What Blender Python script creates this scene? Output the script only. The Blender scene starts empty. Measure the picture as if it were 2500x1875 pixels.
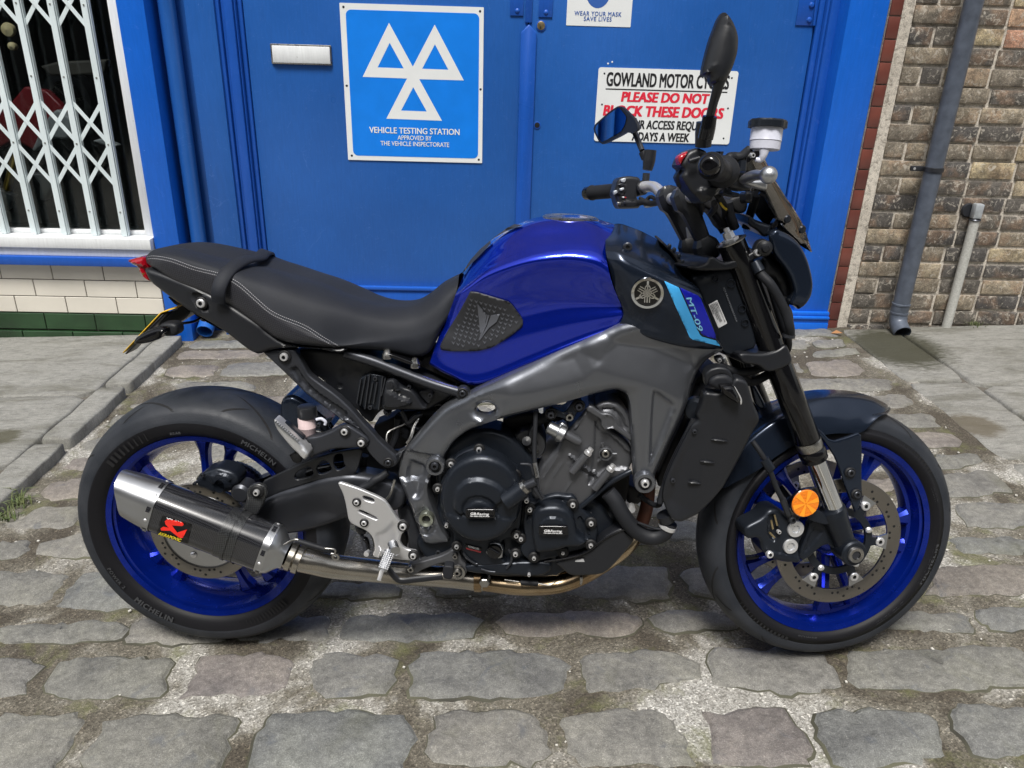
import bpy, bmesh, math, random
import numpy as np
from mathutils import Vector, Matrix, geometry
from mathutils.bvhtree import BVHTree
random.seed(7); rng = np.random.RandomState(5)
sc = bpy.context.scene
R_ = math.radians
# ------------------------------------------------------------------ camera, light, exposure
FPX, CX, CY, CAMH = 1865., 1250., 937.5, 1.326
def cam_rows(yaw, pitch, roll):
    y, p, r = R_(yaw), R_(pitch), R_(roll)
    fwd = np.array([math.sin(y)*math.cos(p), math.cos(y)*math.cos(p), -math.sin(p)])
    right = np.array([math.cos(y), -math.sin(y), 0.]); down = np.cross(fwd, right)
    c, s = math.cos(r), math.sin(r)
    return np.array([c*right - s*down, s*right + c*down, fwd])
RC = cam_rows(2, 23.5, 1.7)
CP = np.array([0, 0, CAMH])
cam = bpy.data.objects.new('camera', bpy.data.cameras.new('camera')); sc.collection.objects.link(cam)
M3 = np.array([RC[0], -RC[1], -RC[2]]).T
m4 = np.eye(4); m4[:3, :3] = M3; m4[:3, 3] = CP
cam.matrix_world = Matrix(m4.tolist())
cam.data.sensor_width = 36; cam.data.sensor_fit = 'HORIZONTAL'; cam.data.lens = 36*FPX/2500
cam.data.clip_start = .02; cam.data.clip_end = 300
sc.camera = cam
w = bpy.data.worlds.new('World'); sc.world = w; w.use_nodes = True
nt = w.node_tree; bg = nt.nodes['Background']
sky = nt.nodes.new('ShaderNodeTexSky'); sky.sky_type = 'NISHITA'; sky.sun_disc = False
sky.sun_elevation = R_(64); sky.sun_rotation = R_(196); sky.air_density = 1.5; sky.dust_density = 3; sky.ozone_density = .8
hs = nt.nodes.new('ShaderNodeHueSaturation'); hs.inputs['Saturation'].default_value = .30
nt.links.new(sky.outputs[0], hs.inputs['Color']); nt.links.new(hs.outputs[0], bg.inputs[0]); bg.inputs[1].default_value = .10
sun = bpy.data.objects.new('sun', bpy.data.lights.new('sun', 'SUN')); sc.collection.objects.link(sun)
sun.data.energy = 2.9; sun.data.angle = R_(17); sun.data.color = (1, .97, .92)
az, el = R_(196), R_(64)
sd = Vector((math.sin(az)*math.cos(el), math.cos(az)*math.cos(el), math.sin(el)))
sun.rotation_euler = sd.to_track_quat('Z', 'Y').to_euler()
sc.view_settings.view_transform = 'Standard'; sc.view_settings.look = 'None'; sc.view_settings.gamma = 1
sc.view_settings.exposure = 0.53
# ------------------------------------------------------------------ pixel frames of the survey crops
CR = {}
for n, (x0, y0, s) in dict(h1=(1400, 260, 5.53), h2=(1640, 260, 5.53), h3=(1640, 540, 5.53), h4=(1640, 820, 5.53), e1=(860, 1120, 5.53),
        e2=(1060, 1060, 5.53), e3=(1260, 1160, 5.53), e4=(1180, 940, 5.53), e5=(640, 840, 5.53), e6=(840, 840, 5.53),
        r1=(180, 920, 2.514), r2=(1680, 920, 2.37), s=(0, 0, 1)).items(): CR[n] = (x0, y0, s)
for i, l in enumerate('abcd'):
    for r in (1, 2, 3): CR[l+str(r)] = ((0, 600, 1200, 1860)[i], (0, 440, 880)[r-1], 3.456)
    CR[l+'4'] = ((0, 600, 1200, 1760)[i], 1320, 2.989)
def P(k, *a):
    x0, y0, s = CR[k]; a = np.array(a, float).reshape(-1, 2)
    return np.stack([x0+a[:, 0]/s, y0+a[:, 1]/s], 1)
def cat(*a): return np.concatenate(a)
def ray(x, y):
    return RC.T @ np.array([(x-CX)/FPX, (y-CY)/FPX, 1.])
GX = .04
def G(x, y, dz=0.):
    d = ray(x, y); t = (dz-CAMH)/(d[2]-GX*d[0]); return CP + t*d
def WY(x, y, Y):
    d = ray(x, y); return CP + d*(Y/d[1])
# motorcycle frame: u forward, v away from the camera, w up (leaning on its stand)
BX, BY, YB, LEAN, ST, WB = -0.632, 1.542, -0.073, .1, .205, 1.43
F_ = np.array([math.cos(YB), math.sin(YB), GX]); F_ /= np.linalg.norm(F_)
L0 = np.array([-math.sin(YB), math.cos(YB), 0]); U0 = np.cross(F_, L0)
U_ = U0*math.cos(LEAN)+L0*math.sin(LEAN); L_ = L0*math.cos(LEAN)-U0*math.sin(LEAN)
O_ = np.array([BX, BY, GX*BX]); MB = np.array([F_, L_, U_])
CB = MB @ (CP-O_)
RK = R_(25); AX = np.array([-math.sin(RK), 0, math.cos(RK)]); S0 = np.array([WB+.108, 0, 0])
def rotst(P_, a):
    d = np.asarray(P_)-S0; c, s = math.cos(a), math.sin(a)
    return S0+d*c+np.cross(AX, d)*s+np.multiply.outer(d@AX, AX)*(1-c)
CS = rotst(CB, -ST)
def braw(x, y): return MB @ ray(x, y)
def S(x, y, v, st=False):
    A = CB; d = braw(x, y)
    if st: B = rotst(CB+d, -ST); A = CS; d = B-A
    if callable(v):
        q = -.12
        for _ in range(12):
            p = A+d*((q-A[1])/d[1]); q = v(p[0], p[2])
    else: q = v
    return A+d*((q-A[1])/d[1])
def SS(pts, v, st=False):
    pts = np.asarray(pts)
    vs = v if isinstance(v, (list, tuple, np.ndarray)) else [v]*len(pts)
    return np.array([S(p[0], p[1], q, st) for p, q in zip(pts, vs)])
# ------------------------------------------------------------------ materials
MT = {}
def mat(name, col, rough=.5, metal=0., bump=0., bscale=200., var=.0, vscale=8., coat=0., spec=.5, col2=None, rvar=.0, trans=0., alpha=1., coord='Object', det=4, emit=None):
    m = bpy.data.materials.new(name); m.use_nodes = True; n = m.node_tree; N = n.nodes; Lk = n.links
    b = N['Principled BSDF']; b.inputs['Base Color'].default_value = (*col, 1); b.inputs['Roughness'].default_value = rough
    b.inputs['Metallic'].default_value = metal; b.inputs['Coat Weight'].default_value = coat; b.inputs['Coat Roughness'].default_value = .04
    b.inputs['Specular IOR Level'].default_value = spec; b.inputs['Transmission Weight'].default_value = trans; b.inputs['Alpha'].default_value = alpha
    tc = N.new('ShaderNodeTexCoord')
    if var or col2:
        t = N.new('ShaderNodeTexNoise'); t.inputs['Scale'].default_value = vscale; t.inputs['Detail'].default_value = 6
        Lk.new(tc.outputs[coord], t.inputs['Vector'])
        r = N.new('ShaderNodeValToRGB'); r.color_ramp.elements[0].position = .3; r.color_ramp.elements[1].position = .7
        c2 = col2 or tuple(min(1, c*(1+var)) for c in col); c1 = col if col2 else tuple(c*(1-var) for c in col)
        r.color_ramp.elements[0].color = (*c1, 1); r.color_ramp.elements[1].color = (*c2, 1)
        Lk.new(t.outputs[0], r.inputs[0]); Lk.new(r.outputs[0], b.inputs['Base Color'])
    if rvar:
        t = N.new('ShaderNodeTexNoise'); t.inputs['Scale'].default_value = vscale*2.3; Lk.new(tc.outputs[coord], t.inputs['Vector'])
        mr = N.new('ShaderNodeMapRange'); mr.inputs[1].default_value = .3; mr.inputs[2].default_value = .7; mr.inputs[3].default_value = rough-rvar; mr.inputs[4].default_value = rough+rvar
        Lk.new(t.outputs[0], mr.inputs[0]); Lk.new(mr.outputs[0], b.inputs['Roughness'])
    if bump:
        t = N.new('ShaderNodeTexNoise'); t.inputs['Scale'].default_value = bscale; t.inputs['Detail'].default_value = det; Lk.new(tc.outputs[coord], t.inputs['Vector'])
        bp = N.new('ShaderNodeBump'); bp.inputs['Strength'].default_value = bump; bp.inputs['Distance'].default_value = .002
        Lk.new(t.outputs[0], bp.inputs['Height']); Lk.new(bp.outputs[0], b.inputs['Normal'])
    MT[name] = m; return m
tankblue = mat('tank_paint', (.0015, .024, .52), .19, .80, coat=1., spec=.6, bump=.05, bscale=2200)
wheelblue = mat('wheel_paint', (.002, .020, .28), .24, .65, coat=.3, rvar=.05, var=.12, vscale=20)
framem = mat('frame_metal', (.185, .194, .215), .30, .84, bump=.05, bscale=900, rvar=.03)
dgrey = mat('dark_metal', (.048, .051, .060), .34, .6, bump=.08, bscale=700, rvar=.04)
castm = mat('cast_metal', (.115, .118, .128), .42, .65, bump=.16, bscale=900, rvar=.05)
blackp = mat('black_plastic', (.011, .012, .015), .38, 0, spec=.5, bump=.1, bscale=1100, rvar=.05)
satin = mat('satin_black', (.016, .024, .042), .22, .6, coat=.3, rvar=.03)
engblk = mat('engine_black', (.016, .020, .028), .33, .45, spec=.5, bump=.1, bscale=1200, rvar=.05)
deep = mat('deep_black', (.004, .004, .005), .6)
gloss = mat('gloss_black', (.004, .004, .005), .12, 0, coat=.4, spec=.3)
rubber = mat('rubber', (.012, .013, .016), .58, 0, spec=.3, bump=.12, bscale=500, var=.3, vscale=14, rvar=.08)
treadr = mat('dusty_tread_rubber', (.014, .017, .023), .55, 0, spec=.35, bump=.25, bscale=300, col2=(.030, .033, .040), vscale=16, rvar=.08)
sidewall = mat('sidewall_rubber', (.006, .006, .008), .55, 0, spec=.28, bump=.08, bscale=400)
tread = mat('tread_print', (.003, .003, .004), .8)
tyremark = mat('tyre_marking', (.045, .047, .052), .5)
vinyl = mat('seat_vinyl', (.013, .015, .021), .62, 0, spec=.3, bump=.3, bscale=1500, var=.15, vscale=10)
silver = mat('silver_metal', (.80, .80, .81), .34, .75, rvar=.06, vscale=60)
steel = mat('steel', (.42, .41, .39), .3, 1., rvar=.08, vscale=30)
chrome = mat('chrome', (.75, .76, .78), .07, 1.)
alu = mat('brushed_aluminium', (.50, .51, .53), .36, 1., bump=.05, bscale=600, rvar=.05)
brightalu = mat('bright_aluminium', (.68, .68, .69), .38, .75, bump=.06, bscale=700, rvar=.05)
discm = mat('disc_steel', (.30, .28, .255), .33, 1., bump=.1, bscale=900, rvar=.06, vscale=40)
pipem = mat('titanium_pipe', (.42, .385, .33), .27, 1., col2=(.52, .49, .44), vscale=9)
pipehot = mat('hot_pipe', (.30, .20, .11), .24, 1., col2=(.48, .38, .25), vscale=12)
rust = mat('rusty_pipe', (.07, .022, .012), .6, .2, var=.4, vscale=30)
redp = mat('red_plastic', (.36, .012, .02), .25, 0, coat=.4)
redlens = mat('red_lens', (.30, .004, .012), .12, 0, coat=1.)
yellow = mat('plate_yellow', (.75, .46, .03), .4)
white = mat('white_print', (.78, .78, .78), .5)
redprint = mat('red_print', (.72, .02, .05), .5)
yellowprint = mat('yellow_print', (.85, .70, .03), .45)
redlogo = mat('red_logo', (.78, .025, .015), .35)
cyan = mat('cyan_decal', (.06, .42, .86), .35)
blueprint = mat('blue_decal', (.006, .012, .42), .3)
cyantext = mat('cyan_print', (.25, .62, .9), .4)
amber = mat('amber_lens', (.80, .20, .004), .25, 0, coat=.8, bump=.8, bscale=260)
milky = mat('milky_plastic', (.55, .56, .64), .35, 0, var=.15, vscale=25)
fluid = mat('pink_fluid_plastic', (.60, .47, .47), .35, 0, var=.12, vscale=30)
blackprint = mat('black_print', (.012, .012, .014), .5)
stitchm = mat('thread', (.30, .30, .32), .7)
yelwire = mat('yellow_wire', (.6, .42, .03), .4)
smoke = mat('smoked_screen', (.05, .055, .065), .05, 0, coat=1., alpha=.5, spec=1.)
def glassy(name, tint, ior=1.5, rough=.0, add=0.):
    m = bpy.data.materials.new(name); m.use_nodes = True; n = m.node_tree; n.nodes.clear(); o = n.nodes.new('ShaderNodeOutputMaterial'); mx = n.nodes.new('ShaderNodeMixShader'); t = n.nodes.new('ShaderNodeBsdfTransparent'); g = n.nodes.new('ShaderNodeBsdfGlossy'); f = n.nodes.new('ShaderNodeFresnel')
    t.inputs[0].default_value = (*tint, 1); g.inputs['Roughness'].default_value = rough; f.inputs[0].default_value = ior; n.links.new(f.outputs[0], mx.inputs[0]); n.links.new(t.outputs[0], mx.inputs[1]); n.links.new(g.outputs[0], mx.inputs[2]); n.links.new(mx.outputs[0], o.inputs[0]); return m
smoke = glassy('tinted_screen', (.62, .66, .72), 1.8, .02)
mirg = mat('mirror_glass', (.75, .78, .82), .02, 1.)
# carbon weave and ribbed vinyl
def checker_mat(name, c1, c2, scale, rough, coat, vec='Object', rot=0):
    m = mat(name, c1, rough, 0, coat=coat); n = m.node_tree
    tc = n.nodes.new('ShaderNodeTexCoord'); mp = n.nodes.new('ShaderNodeMapping'); mp.inputs['Rotation'].default_value = (0, rot, 0)
    ck = n.nodes.new('ShaderNodeTexChecker'); ck.inputs['Scale'].default_value = scale; ck.inputs['Color1'].default_value = (*c1, 1); ck.inputs['Color2'].default_value = (*c2, 1)
    n.links.new(tc.outputs[vec], mp.inputs[0]); n.links.new(mp.outputs[0], ck.inputs[0]); n.links.new(ck.outputs[0], n.nodes['Principled BSDF'].inputs['Base Color'])
    return m
carbon = checker_mat('carbon_weave', (.003, .003, .004), (.030, .031, .036), 420, .25, .8, rot=R_(20))
ribv = checker_mat('ribbed_vinyl', (.011, .011, .014), (.032, .033, .04), 380, .42, 0, rot=R_(25))
# ------------------------------------------------------------------ object helpers
COL = sc.collection
def tag(o, label=None, cat=None, group=None, kind=None):
    if label: o['label'] = label
    if cat: o['category'] = cat
    if group: o['group'] = group
    if kind: o['kind'] = kind
    return o
def mk(name, V, Fc, m, parent=None, smooth=True, mats=None, mi=None, ang=None):
    me = bpy.data.meshes.new(name); me.from_pydata([tuple(map(float, v)) for v in V], [], [tuple(int(i) for i in f) for f in Fc])
    for mm in (mats or [m]): me.materials.append(mm)
    if mi is not None: me.polygons.foreach_set('material_index', mi)
    me.update()
    if smooth:
        me.polygons.foreach_set('use_smooth', [True]*len(me.polygons))
        if ang: me.set_sharp_from_angle(angle=R_(ang))
    o = bpy.data.objects.new(name, me); COL.objects.link(o)
    if parent: o.parent = parent
    return o
def empty(name, loc, label, cat, group=None):
    o = bpy.data.objects.new(name, None); COL.objects.link(o); o.location = loc; o.empty_display_size = .1
    return tag(o, label, cat, group)
def box_vf(x0, x1, y0, y1, z0, z1, b=0.):
    V = [(x, y, z) for x in (x0, x1) for y in (y0, y1) for z in (z0, z1)]
    return V, [(0, 1, 3, 2), (4, 6, 7, 5), (0, 4, 5, 1), (2, 3, 7, 6), (0, 2, 6, 4), (1, 5, 7, 3)]
def bevel_obj(o, wd, seg=2, ang=30):
    bm = bmesh.new(); bm.from_mesh(o.data); bmesh.ops.remove_doubles(bm, verts=bm.verts, dist=1e-5)
    es = [e for e in bm.edges if len(e.link_faces) == 2 and e.calc_face_angle(0) > R_(ang)]
    bmesh.ops.bevel(bm, geom=es, offset=wd, segments=seg, profile=.5, affect='EDGES', clamp_overlap=True)
    bmesh.ops.recalc_face_normals(bm, faces=bm.faces); bm.to_mesh(o.data); bm.free(); return o
def box(name, x0, x1, y0, y1, z0, z1, m, parent=None, bev=.002, seg=2):
    V, Fc = box_vf(x0, x1, y0, y1, z0, z1); o = mk(name, V, Fc, m, parent)
    bevel_obj(o, bev, seg) if bev else None
    o.data.polygons.foreach_set('use_smooth', [True]*len(o.data.polygons)); o.data.set_sharp_from_angle(angle=R_(35))
    return o
def cr(pts, n, closed=False):
    p = np.asarray(pts, float); k = len(p)
    if closed: q = np.concatenate([p[-1:], p, p[:2]]); segs = k
    else: q = np.concatenate([2*p[:1]-p[1:2], p, 2*p[-1:]-p[-2:-1]]); segs = k-1
    t = np.linspace(0, segs, n, endpoint=not closed); i = np.minimum(t.astype(int), segs-1); f = (t-i)[:, None]
    a, b, c, d = q[i], q[i+1], q[i+2], q[i+3]
    return .5*((2*b)+(-a+c)*f+(2*a-5*b+4*c-d)*f*f+(-a+3*b-3*c+d)*f**3)
def tube_vf(pts, r, n=12, res=None, caps=True, flat=1.):
    p = cr(pts, res or max(8, 6*len(pts))) if len(pts) > 2 or res else np.asarray(pts, float)
    k = len(p); rr = np.interp(np.linspace(0, 1, k), np.linspace(0, 1, len(np.atleast_1d(r))), np.atleast_1d(r)) if np.ndim(r) else np.full(k, r)
    T = np.gradient(p, axis=0); T /= np.linalg.norm(T, axis=1)[:, None]+1e-12
    nrm = np.cross(T[0], [0, 1, 0]);
    if np.linalg.norm(nrm) < .1: nrm = np.cross(T[0], [0, 0, 1])
    V = []
    for i in range(k):
        nrm = nrm-T[i]*(nrm@T[i]); nrm /= np.linalg.norm(nrm); b = np.cross(T[i], nrm)
        for j in range(n):
            a = 2*math.pi*j/n; V.append(p[i]+rr[i]*(math.cos(a)*nrm+flat*math.sin(a)*b))
    Fc = [(i*n+j, i*n+(j+1) % n, (i+1)*n+(j+1) % n, (i+1)*n+j) for i in range(k-1) for j in range(n)]
    if caps: Fc += [tuple(range(n-1, -1, -1)), tuple((k-1)*n+j for j in range(n))]
    return V, Fc
def tube(name, pts, r, m, parent=None, n=12, res=None, flat=1., ang=50):
    V, Fc = tube_vf(pts, r, n, res, flat=flat); return mk(name, V, Fc, m, parent, ang=ang)
def join(parts):
    V, Fc = [], []
    for v, f in parts:
        o = len(V); V += list(v); Fc += [tuple(i+o for i in q) for q in f]
    return V, Fc
def lathe_vf(prof, o, ax, n=32, ref=None, closed=True):
    o = np.asarray(o, float); ax = np.asarray(ax, float); ax = ax/np.linalg.norm(ax)
    a = np.cross(ax, [0, 0, 1.]) if ref is None else np.asarray(ref, float)
    if np.linalg.norm(a) < .05: a = np.array([1., 0, 0])
    a = a-ax*(a@ax); a /= np.linalg.norm(a); b = np.cross(ax, a)
    V = []; k = len(prof)
    for r, h in prof:
        for j in range(n):
            t = 2*math.pi*j/n; V.append(o+ax*h+r*(a*math.cos(t)+b*math.sin(t)))
    Fc = [(i*n+j, (i+1)*n+j, (i+1)*n+(j+1) % n, i*n+(j+1) % n) for i in range(k-1) for j in range(n)]
    return V, Fc
def lathe(name, prof, o, ax, m, parent=None, n=32, ang=35, **k):
    V, Fc = lathe_vf(prof, o, ax, n, **k); return mk(name, V, Fc, m, parent, ang=ang)
# polygon tools
def seg_d(Q, A, B):
    d = B-A; L = (d*d).sum(-1)+1e-18
    t = np.clip(((Q[:, None]-A)*d).sum(-1)/L, 0, 1); return np.sqrt((((A+t[..., None]*d)-Q[:, None])**2).sum(-1)).min(1)
def inside(Q, poly):
    x, y = Q[:, 0:1], Q[:, 1:2]; a = poly; b = np.roll(poly, -1, 0)
    c = ((a[:, 1] > y) != (b[:, 1] > y)) & (x < (b[:, 0]-a[:, 0])*(y-a[:, 1])/(b[:, 1]-a[:, 1]+1e-15)+a[:, 0])
    return c.sum(1) % 2 == 1
def sdf(Q, poly):
    d = seg_d(Q, poly, np.roll(poly, -1, 0)); return np.where(inside(Q, poly), d, -d)
def chaikin(p, k=1, q=.2):
    for _ in range(k):
        n = np.roll(p, -1, 0); p = np.stack([p*(1-q)+n*q, p*q+n*(1-q)], 1).reshape(-1, 2)
    return p
def resamp(p, step):
    out = []
    for a, b in zip(p, np.roll(p, -1, 0)):
        n = max(1, int(round(np.linalg.norm(b-a)/step))); out += [a+(b-a)*i/n for i in range(n)]
    return np.array(out)
def sstep(x): x = np.clip(x, 0, 1); return x*x*(3-2*x)
def relief(name, out, v, m, parent, depth=.02, r=.006, res=.006, holes=(), feats=(), st=False, ch=1, mirror=False, smooth=True, back=False, topo=None, local=False, obj=True):
    """plate traced on its own plane, edges rounded, pockets and ribs as real height"""
    vf = v if callable(v) else (lambda u, w_: v)
    tr = (lambda q: np.asarray(q, float)) if local else (lambda q: SS(q, v, st)[:, [0, 2]])
    lo = resamp(chaikin(tr(out), ch), res*.9); hs_ = [resamp(chaikin(tr(h), 2), res*.7) for h in holes]
    loops = [lo]+hs_
    mn, mx = lo.min(0), lo.max(0)
    gx, gy = np.meshgrid(np.arange(mn[0], mx[0], res), np.arange(mn[1], mx[1], res*.87)); gx = gx+(np.arange(gx.shape[0]) % 2)[:, None]*res*.5
    Q = np.stack([gx.ravel(), gy.ravel()], 1)
    for lp in loops:
        t = np.roll(lp, -1, 0)-np.roll(lp, 1, 0); t /= np.linalg.norm(t, axis=1)[:, None]+1e-12; nn = np.stack([-t[:, 1], t[:, 0]], 1)
        for f in (.15, .5, 1.):
            for sg in (1, -1): Q = np.concatenate([Q, lp+nn*sg*r*f]) if False else Q
    def D(q):
        d = sdf(q, lo)
        for h in hs_: d = np.minimum(d, -sdf(q, h))
        return d
    rings = []
    for lp in loops:
        t = np.roll(lp, -1, 0)-np.roll(lp, 1, 0); t /= np.linalg.norm(t, axis=1)[:, None]+1e-12; nn = np.stack([-t[:, 1], t[:, 0]], 1)
        for f in (.2, .6, 1.):
            for sg in (1, -1):
                q = lp+nn*sg*r*f; dq = D(q); rings.append(q[np.abs(dq-r*f) < r*.08])
    dQ = D(Q); Q = Q[dQ > max(r*1.25, res*.45)]
    Q = np.concatenate([Q]+rings)
    pts = np.concatenate(loops+[Q]); edges = []; off = 0
    for lp in loops:
        n = len(lp); edges += [(off+i, off+(i+1) % n) for i in range(n)]; off += n
    vo, eo, fo, ov, oe, of = geometry.delaunay_2d_cdt([Vector(p) for p in pts], edges, [], 0, 1e-7)
    X = np.array([(p.x, p.y) for p in vo]); T = np.array([tuple(f) for f in fo if len(f) == 3])
    cen = X[T].mean(1); keep = D(cen) > -1e-6; T = T[keep]
    d = np.clip(D(X), 0, None)
    e = np.clip(d/r, 0, 1); V3 = np.array([vf(a, b) for a, b in X])
    h = V3+r*(1-np.sqrt(np.clip(1-(1-e)**2, 0, 1)))
    for ft in feats:
        s_ = sdf(X, chaikin(tr(ft[0]), 1)); mode = ft[3] if len(ft) > 3 else 'pocket'
        if mode == 'slope': h = h+ft[1]*(lambda q_: q_*q_/(q_+.012))(np.clip(s_, 0, ft[2]))
        elif mode == 'dome': h = h+ft[1]*np.sqrt(np.clip(1-(1-np.clip(s_/ft[2], 0, 1))**2, 0, 1))
        elif mode == 'line': h = h+ft[1]*np.exp(-(s_/ft[2])**2)
        else: h = h+ft[1]*sstep(s_/ft[2])
    # boundary edges
    from collections import Counter
    cnt = Counter(); 
    a = X[T]; ar = (a[:, 1, 0]-a[:, 0, 0])*(a[:, 2, 1]-a[:, 0, 1])-(a[:, 1, 1]-a[:, 0, 1])*(a[:, 2, 0]-a[:, 0, 0])
    T[ar < 0] = T[ar < 0][:, ::-1]
    for f in T:
        for i in range(3): cnt[(f[i], f[(i+1) % 3])] += 1
    be = [(i, j) for (i, j) in cnt if (j, i) not in cnt]
    V = [np.array([x[0], hh, x[1]]) for x, hh in zip(X, h)]; Fc = [tuple(f) for f in T]
    bi = sorted({i for e_ in be for i in e_}); mp_ = {}
    for i in bi: mp_[i] = len(V); V.append(np.array([X[i][0], h[i]+.0002, X[i][1]])); 
    mq = {}
    for i in bi: mq[i] = len(V); V.append(np.array([X[i][0], V3[i]+depth, X[i][1]]))
    for i, j in be: Fc += [(j, i, mp_[i], mp_[j]), (mp_[j], mp_[i], mq[i], mq[j])]
    if back:
        o_ = len(V); V += [np.array([x[0], vv+depth, x[1]]) for x, vv in zip(X, V3)]; Fc += [tuple(int(i)+o_ for i in f[::-1]) for f in T]
    V = np.array(V)
    if st: V = rotst(V, ST)
    if mirror:
        Vm = np.array(V) if not st else rotst(V, -ST); Vm[:, 1] *= -1; Vm = rotst(Vm, ST) if st else Vm
        n = len(V); V = np.concatenate([V, Vm]); Fc = Fc+[tuple(int(i)+n for i in f[::-1]) for f in Fc]
    if not obj: return V, Fc
    return mk(name, V, Fc, m, parent, smooth, ang=38)
def skin_pts(rows, M, K):
    A = np.array([cr(r, M) for r in rows]); return np.stack([cr(A[:, i], K) for i in range(M)], 1)  # K x M x 3
def skin(name, rows, m, parent, M=60, K=40, mirror=True, st=False, thick=0., mats=None, mif=None, close_ends=True, ang=60):
    g = skin_pts(rows, M, K); K_, M_ = g.shape[:2]
    V = g.reshape(-1, 3); Fc = [(i*M_+j, i*M_+j+1, (i+1)*M_+j+1, (i+1)*M_+j) for i in range(K_-1) for j in range(M_-1)]
    mi = [mif(i/(K_-1), j/(M_-1)) if mif else 0 for i in range(K_-1) for j in range(M_-1)]
    if mirror:
        n = len(V); Vm = V.copy(); Vm[:, 1] *= -1; V = np.concatenate([V, Vm]); Fc = Fc+[tuple(i+n for i in f[::-1]) for f in Fc]; mi = mi+mi
    if st: V = rotst(V, ST)
    o = mk(name, V, Fc, m, parent, True, mats=mats, mi=mi)
    bm = bmesh.new(); bm.from_mesh(o.data); bmesh.ops.remove_doubles(bm, verts=bm.verts, dist=2e-4)
    if thick: bmesh.ops.recalc_face_normals(bm, faces=bm.faces); bmesh.ops.solidify(bm, geom=bm.faces[:], thickness=thick)
    bmesh.ops.recalc_face_normals(bm, faces=bm.faces); bm.to_mesh(o.data); bm.free()
    o.data.polygons.foreach_set('use_smooth', [True]*len(o.data.polygons)); o.data.set_sharp_from_angle(angle=R_(ang)); return o
_txt = {}
def text_vf(s, bold=0., shear=0., sp=1.):
    k = (s, bold, shear, sp)
    if k in _txt: return _txt[k]
    c = bpy.data.curves.new('t', 'FONT'); c.body = s; c.size = 1; c.shear = shear; c.space_character = sp; c.resolution_u = 3
    o = bpy.data.objects.new('t', c); COL.objects.link(o); dg = bpy.context.evaluated_depsgraph_get(); dg.update()
    me = bpy.data.meshes.new_from_object(o.evaluated_get(dg)); V = np.array([v.co[:] for v in me.vertices]); Fc = [tuple(p.vertices) for p in me.polygons]
    bpy.data.objects.remove(o); bpy.data.curves.remove(c); bpy.data.meshes.remove(me)
    V[:, 2] = 0
    if bold:
        n_ = len(V); F0 = Fc; Vs = [V+np.array([dx, dy, .00018*i]) for i, (dx, dy) in enumerate(((0, 0), (bold, bold*.4), (-bold, bold*.4), (bold, -bold*.4), (-bold, -bold*.4)))]; V = np.concatenate(Vs); Fc = [tuple(j+n_*i for j in f) for i in range(5) for f in F0]
    V[:, 0] -= V[:, 0].min(); _txt[k] = (V, Fc); return _txt[k]
CAPH = .73
def text3(name, s, A, B, nrm, m, parent, h=None, bold=0., shear=0., sp=1., lift=.0008, obj=True):
    """letters from A to B (baseline), cap height h, lying on the surface with normal nrm"""
    V, Fc = text_vf(s, bold, shear, sp); A = np.asarray(A, float); B = np.asarray(B, float); x = B-A; L = np.linalg.norm(x); x /= L
    nrm = np.asarray(nrm, float); nrm = nrm-x*(nrm@x); nrm /= np.linalg.norm(nrm); y = np.cross(nrm, x)
    sx = L/V[:, 0].max(); sy = (h/CAPH) if h else sx
    W = [A+x*(v[0]*sx)+y*(v[1]*sy)+nrm*(lift+v[2]) for v in V]
    if not obj: return W, Fc
    return mk(name, W, Fc, m, parent, False)
def bvh(o):
    return BVHTree.FromPolygons([v.co for v in o.data.vertices], [tuple(p.vertices) for p in o.data.polygons])
def hit(b, x, y):
    d = braw(x, y); h = b.ray_cast(Vector(CB), Vector(d).normalized())
    if h[0] is None: return None, None
    n = np.array(h[1]); n = n if n@d < 0 else -n
    return np.array(h[0]), n
def decal(name, poly, b, m, parent, lift=.0008, step=4., res=5.):
    """thin film pressed on to a curved body"""
    p = np.asarray(poly, float); lo = resamp(p, step); mn, mx = lo.min(0), lo.max(0)
    gx, gy = np.meshgrid(np.arange(mn[0], mx[0], res), np.arange(mn[1], mx[1], res)); Q = np.stack([gx.ravel(), gy.ravel()], 1); Q = Q[sdf(Q, lo) > res*.4]
    pts = np.concatenate([lo, Q]); n = len(lo)
    vo, eo, fo, _, _, _ = geometry.delaunay_2d_cdt([Vector(q) for q in pts], [(i, (i+1) % n) for i in range(n)], [], 0, 1e-6)
    X = np.array([(q.x, q.y) for q in vo]); T = [tuple(f) for f in fo]; T = [t for t, c in zip(T, sdf(np.array([X[list(t)].mean(0) for t in T]), lo)) if c > -1e-3]
    V = []; last = None
    for q in X:
        h, nn = hit(b, *q)
        if h is None: h = last if last is not None else S(q[0], q[1], -.15); nn = np.array([0, -1., 0])
        V.append(h+nn*lift); last = V[-1]
    return mk(name, V, T, m, parent)
# ------------------------------------------------------------------ setting materials
def nodes_of(name, rough=.7):
    m = bpy.data.materials.new(name); m.use_nodes = True; n = m.node_tree; b = n.nodes['Principled BSDF']; b.inputs['Roughness'].default_value = rough
    return m, n.nodes, n.links, b
def noise(N, Lk, vec, scale, det=5, rough=.55, dist=0.):
    t = N.new('ShaderNodeTexNoise'); t.inputs['Scale'].default_value = scale; t.inputs['Detail'].default_value = det
    t.inputs['Roughness'].default_value = rough; t.inputs['Distortion'].default_value = dist; Lk.new(vec, t.inputs['Vector']); return t.outputs[0]
def ramp(N, Lk, src, *st):
    r = N.new('ShaderNodeValToRGB'); e = r.color_ramp.elements
    while len(e) < len(st): e.new(.5)
    for i, (p, c) in enumerate(st): e[i].position = p; e[i].color = (*c, 1) if len(c) == 3 else c
    Lk.new(src, r.inputs[0]); return r.outputs[0]
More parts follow.
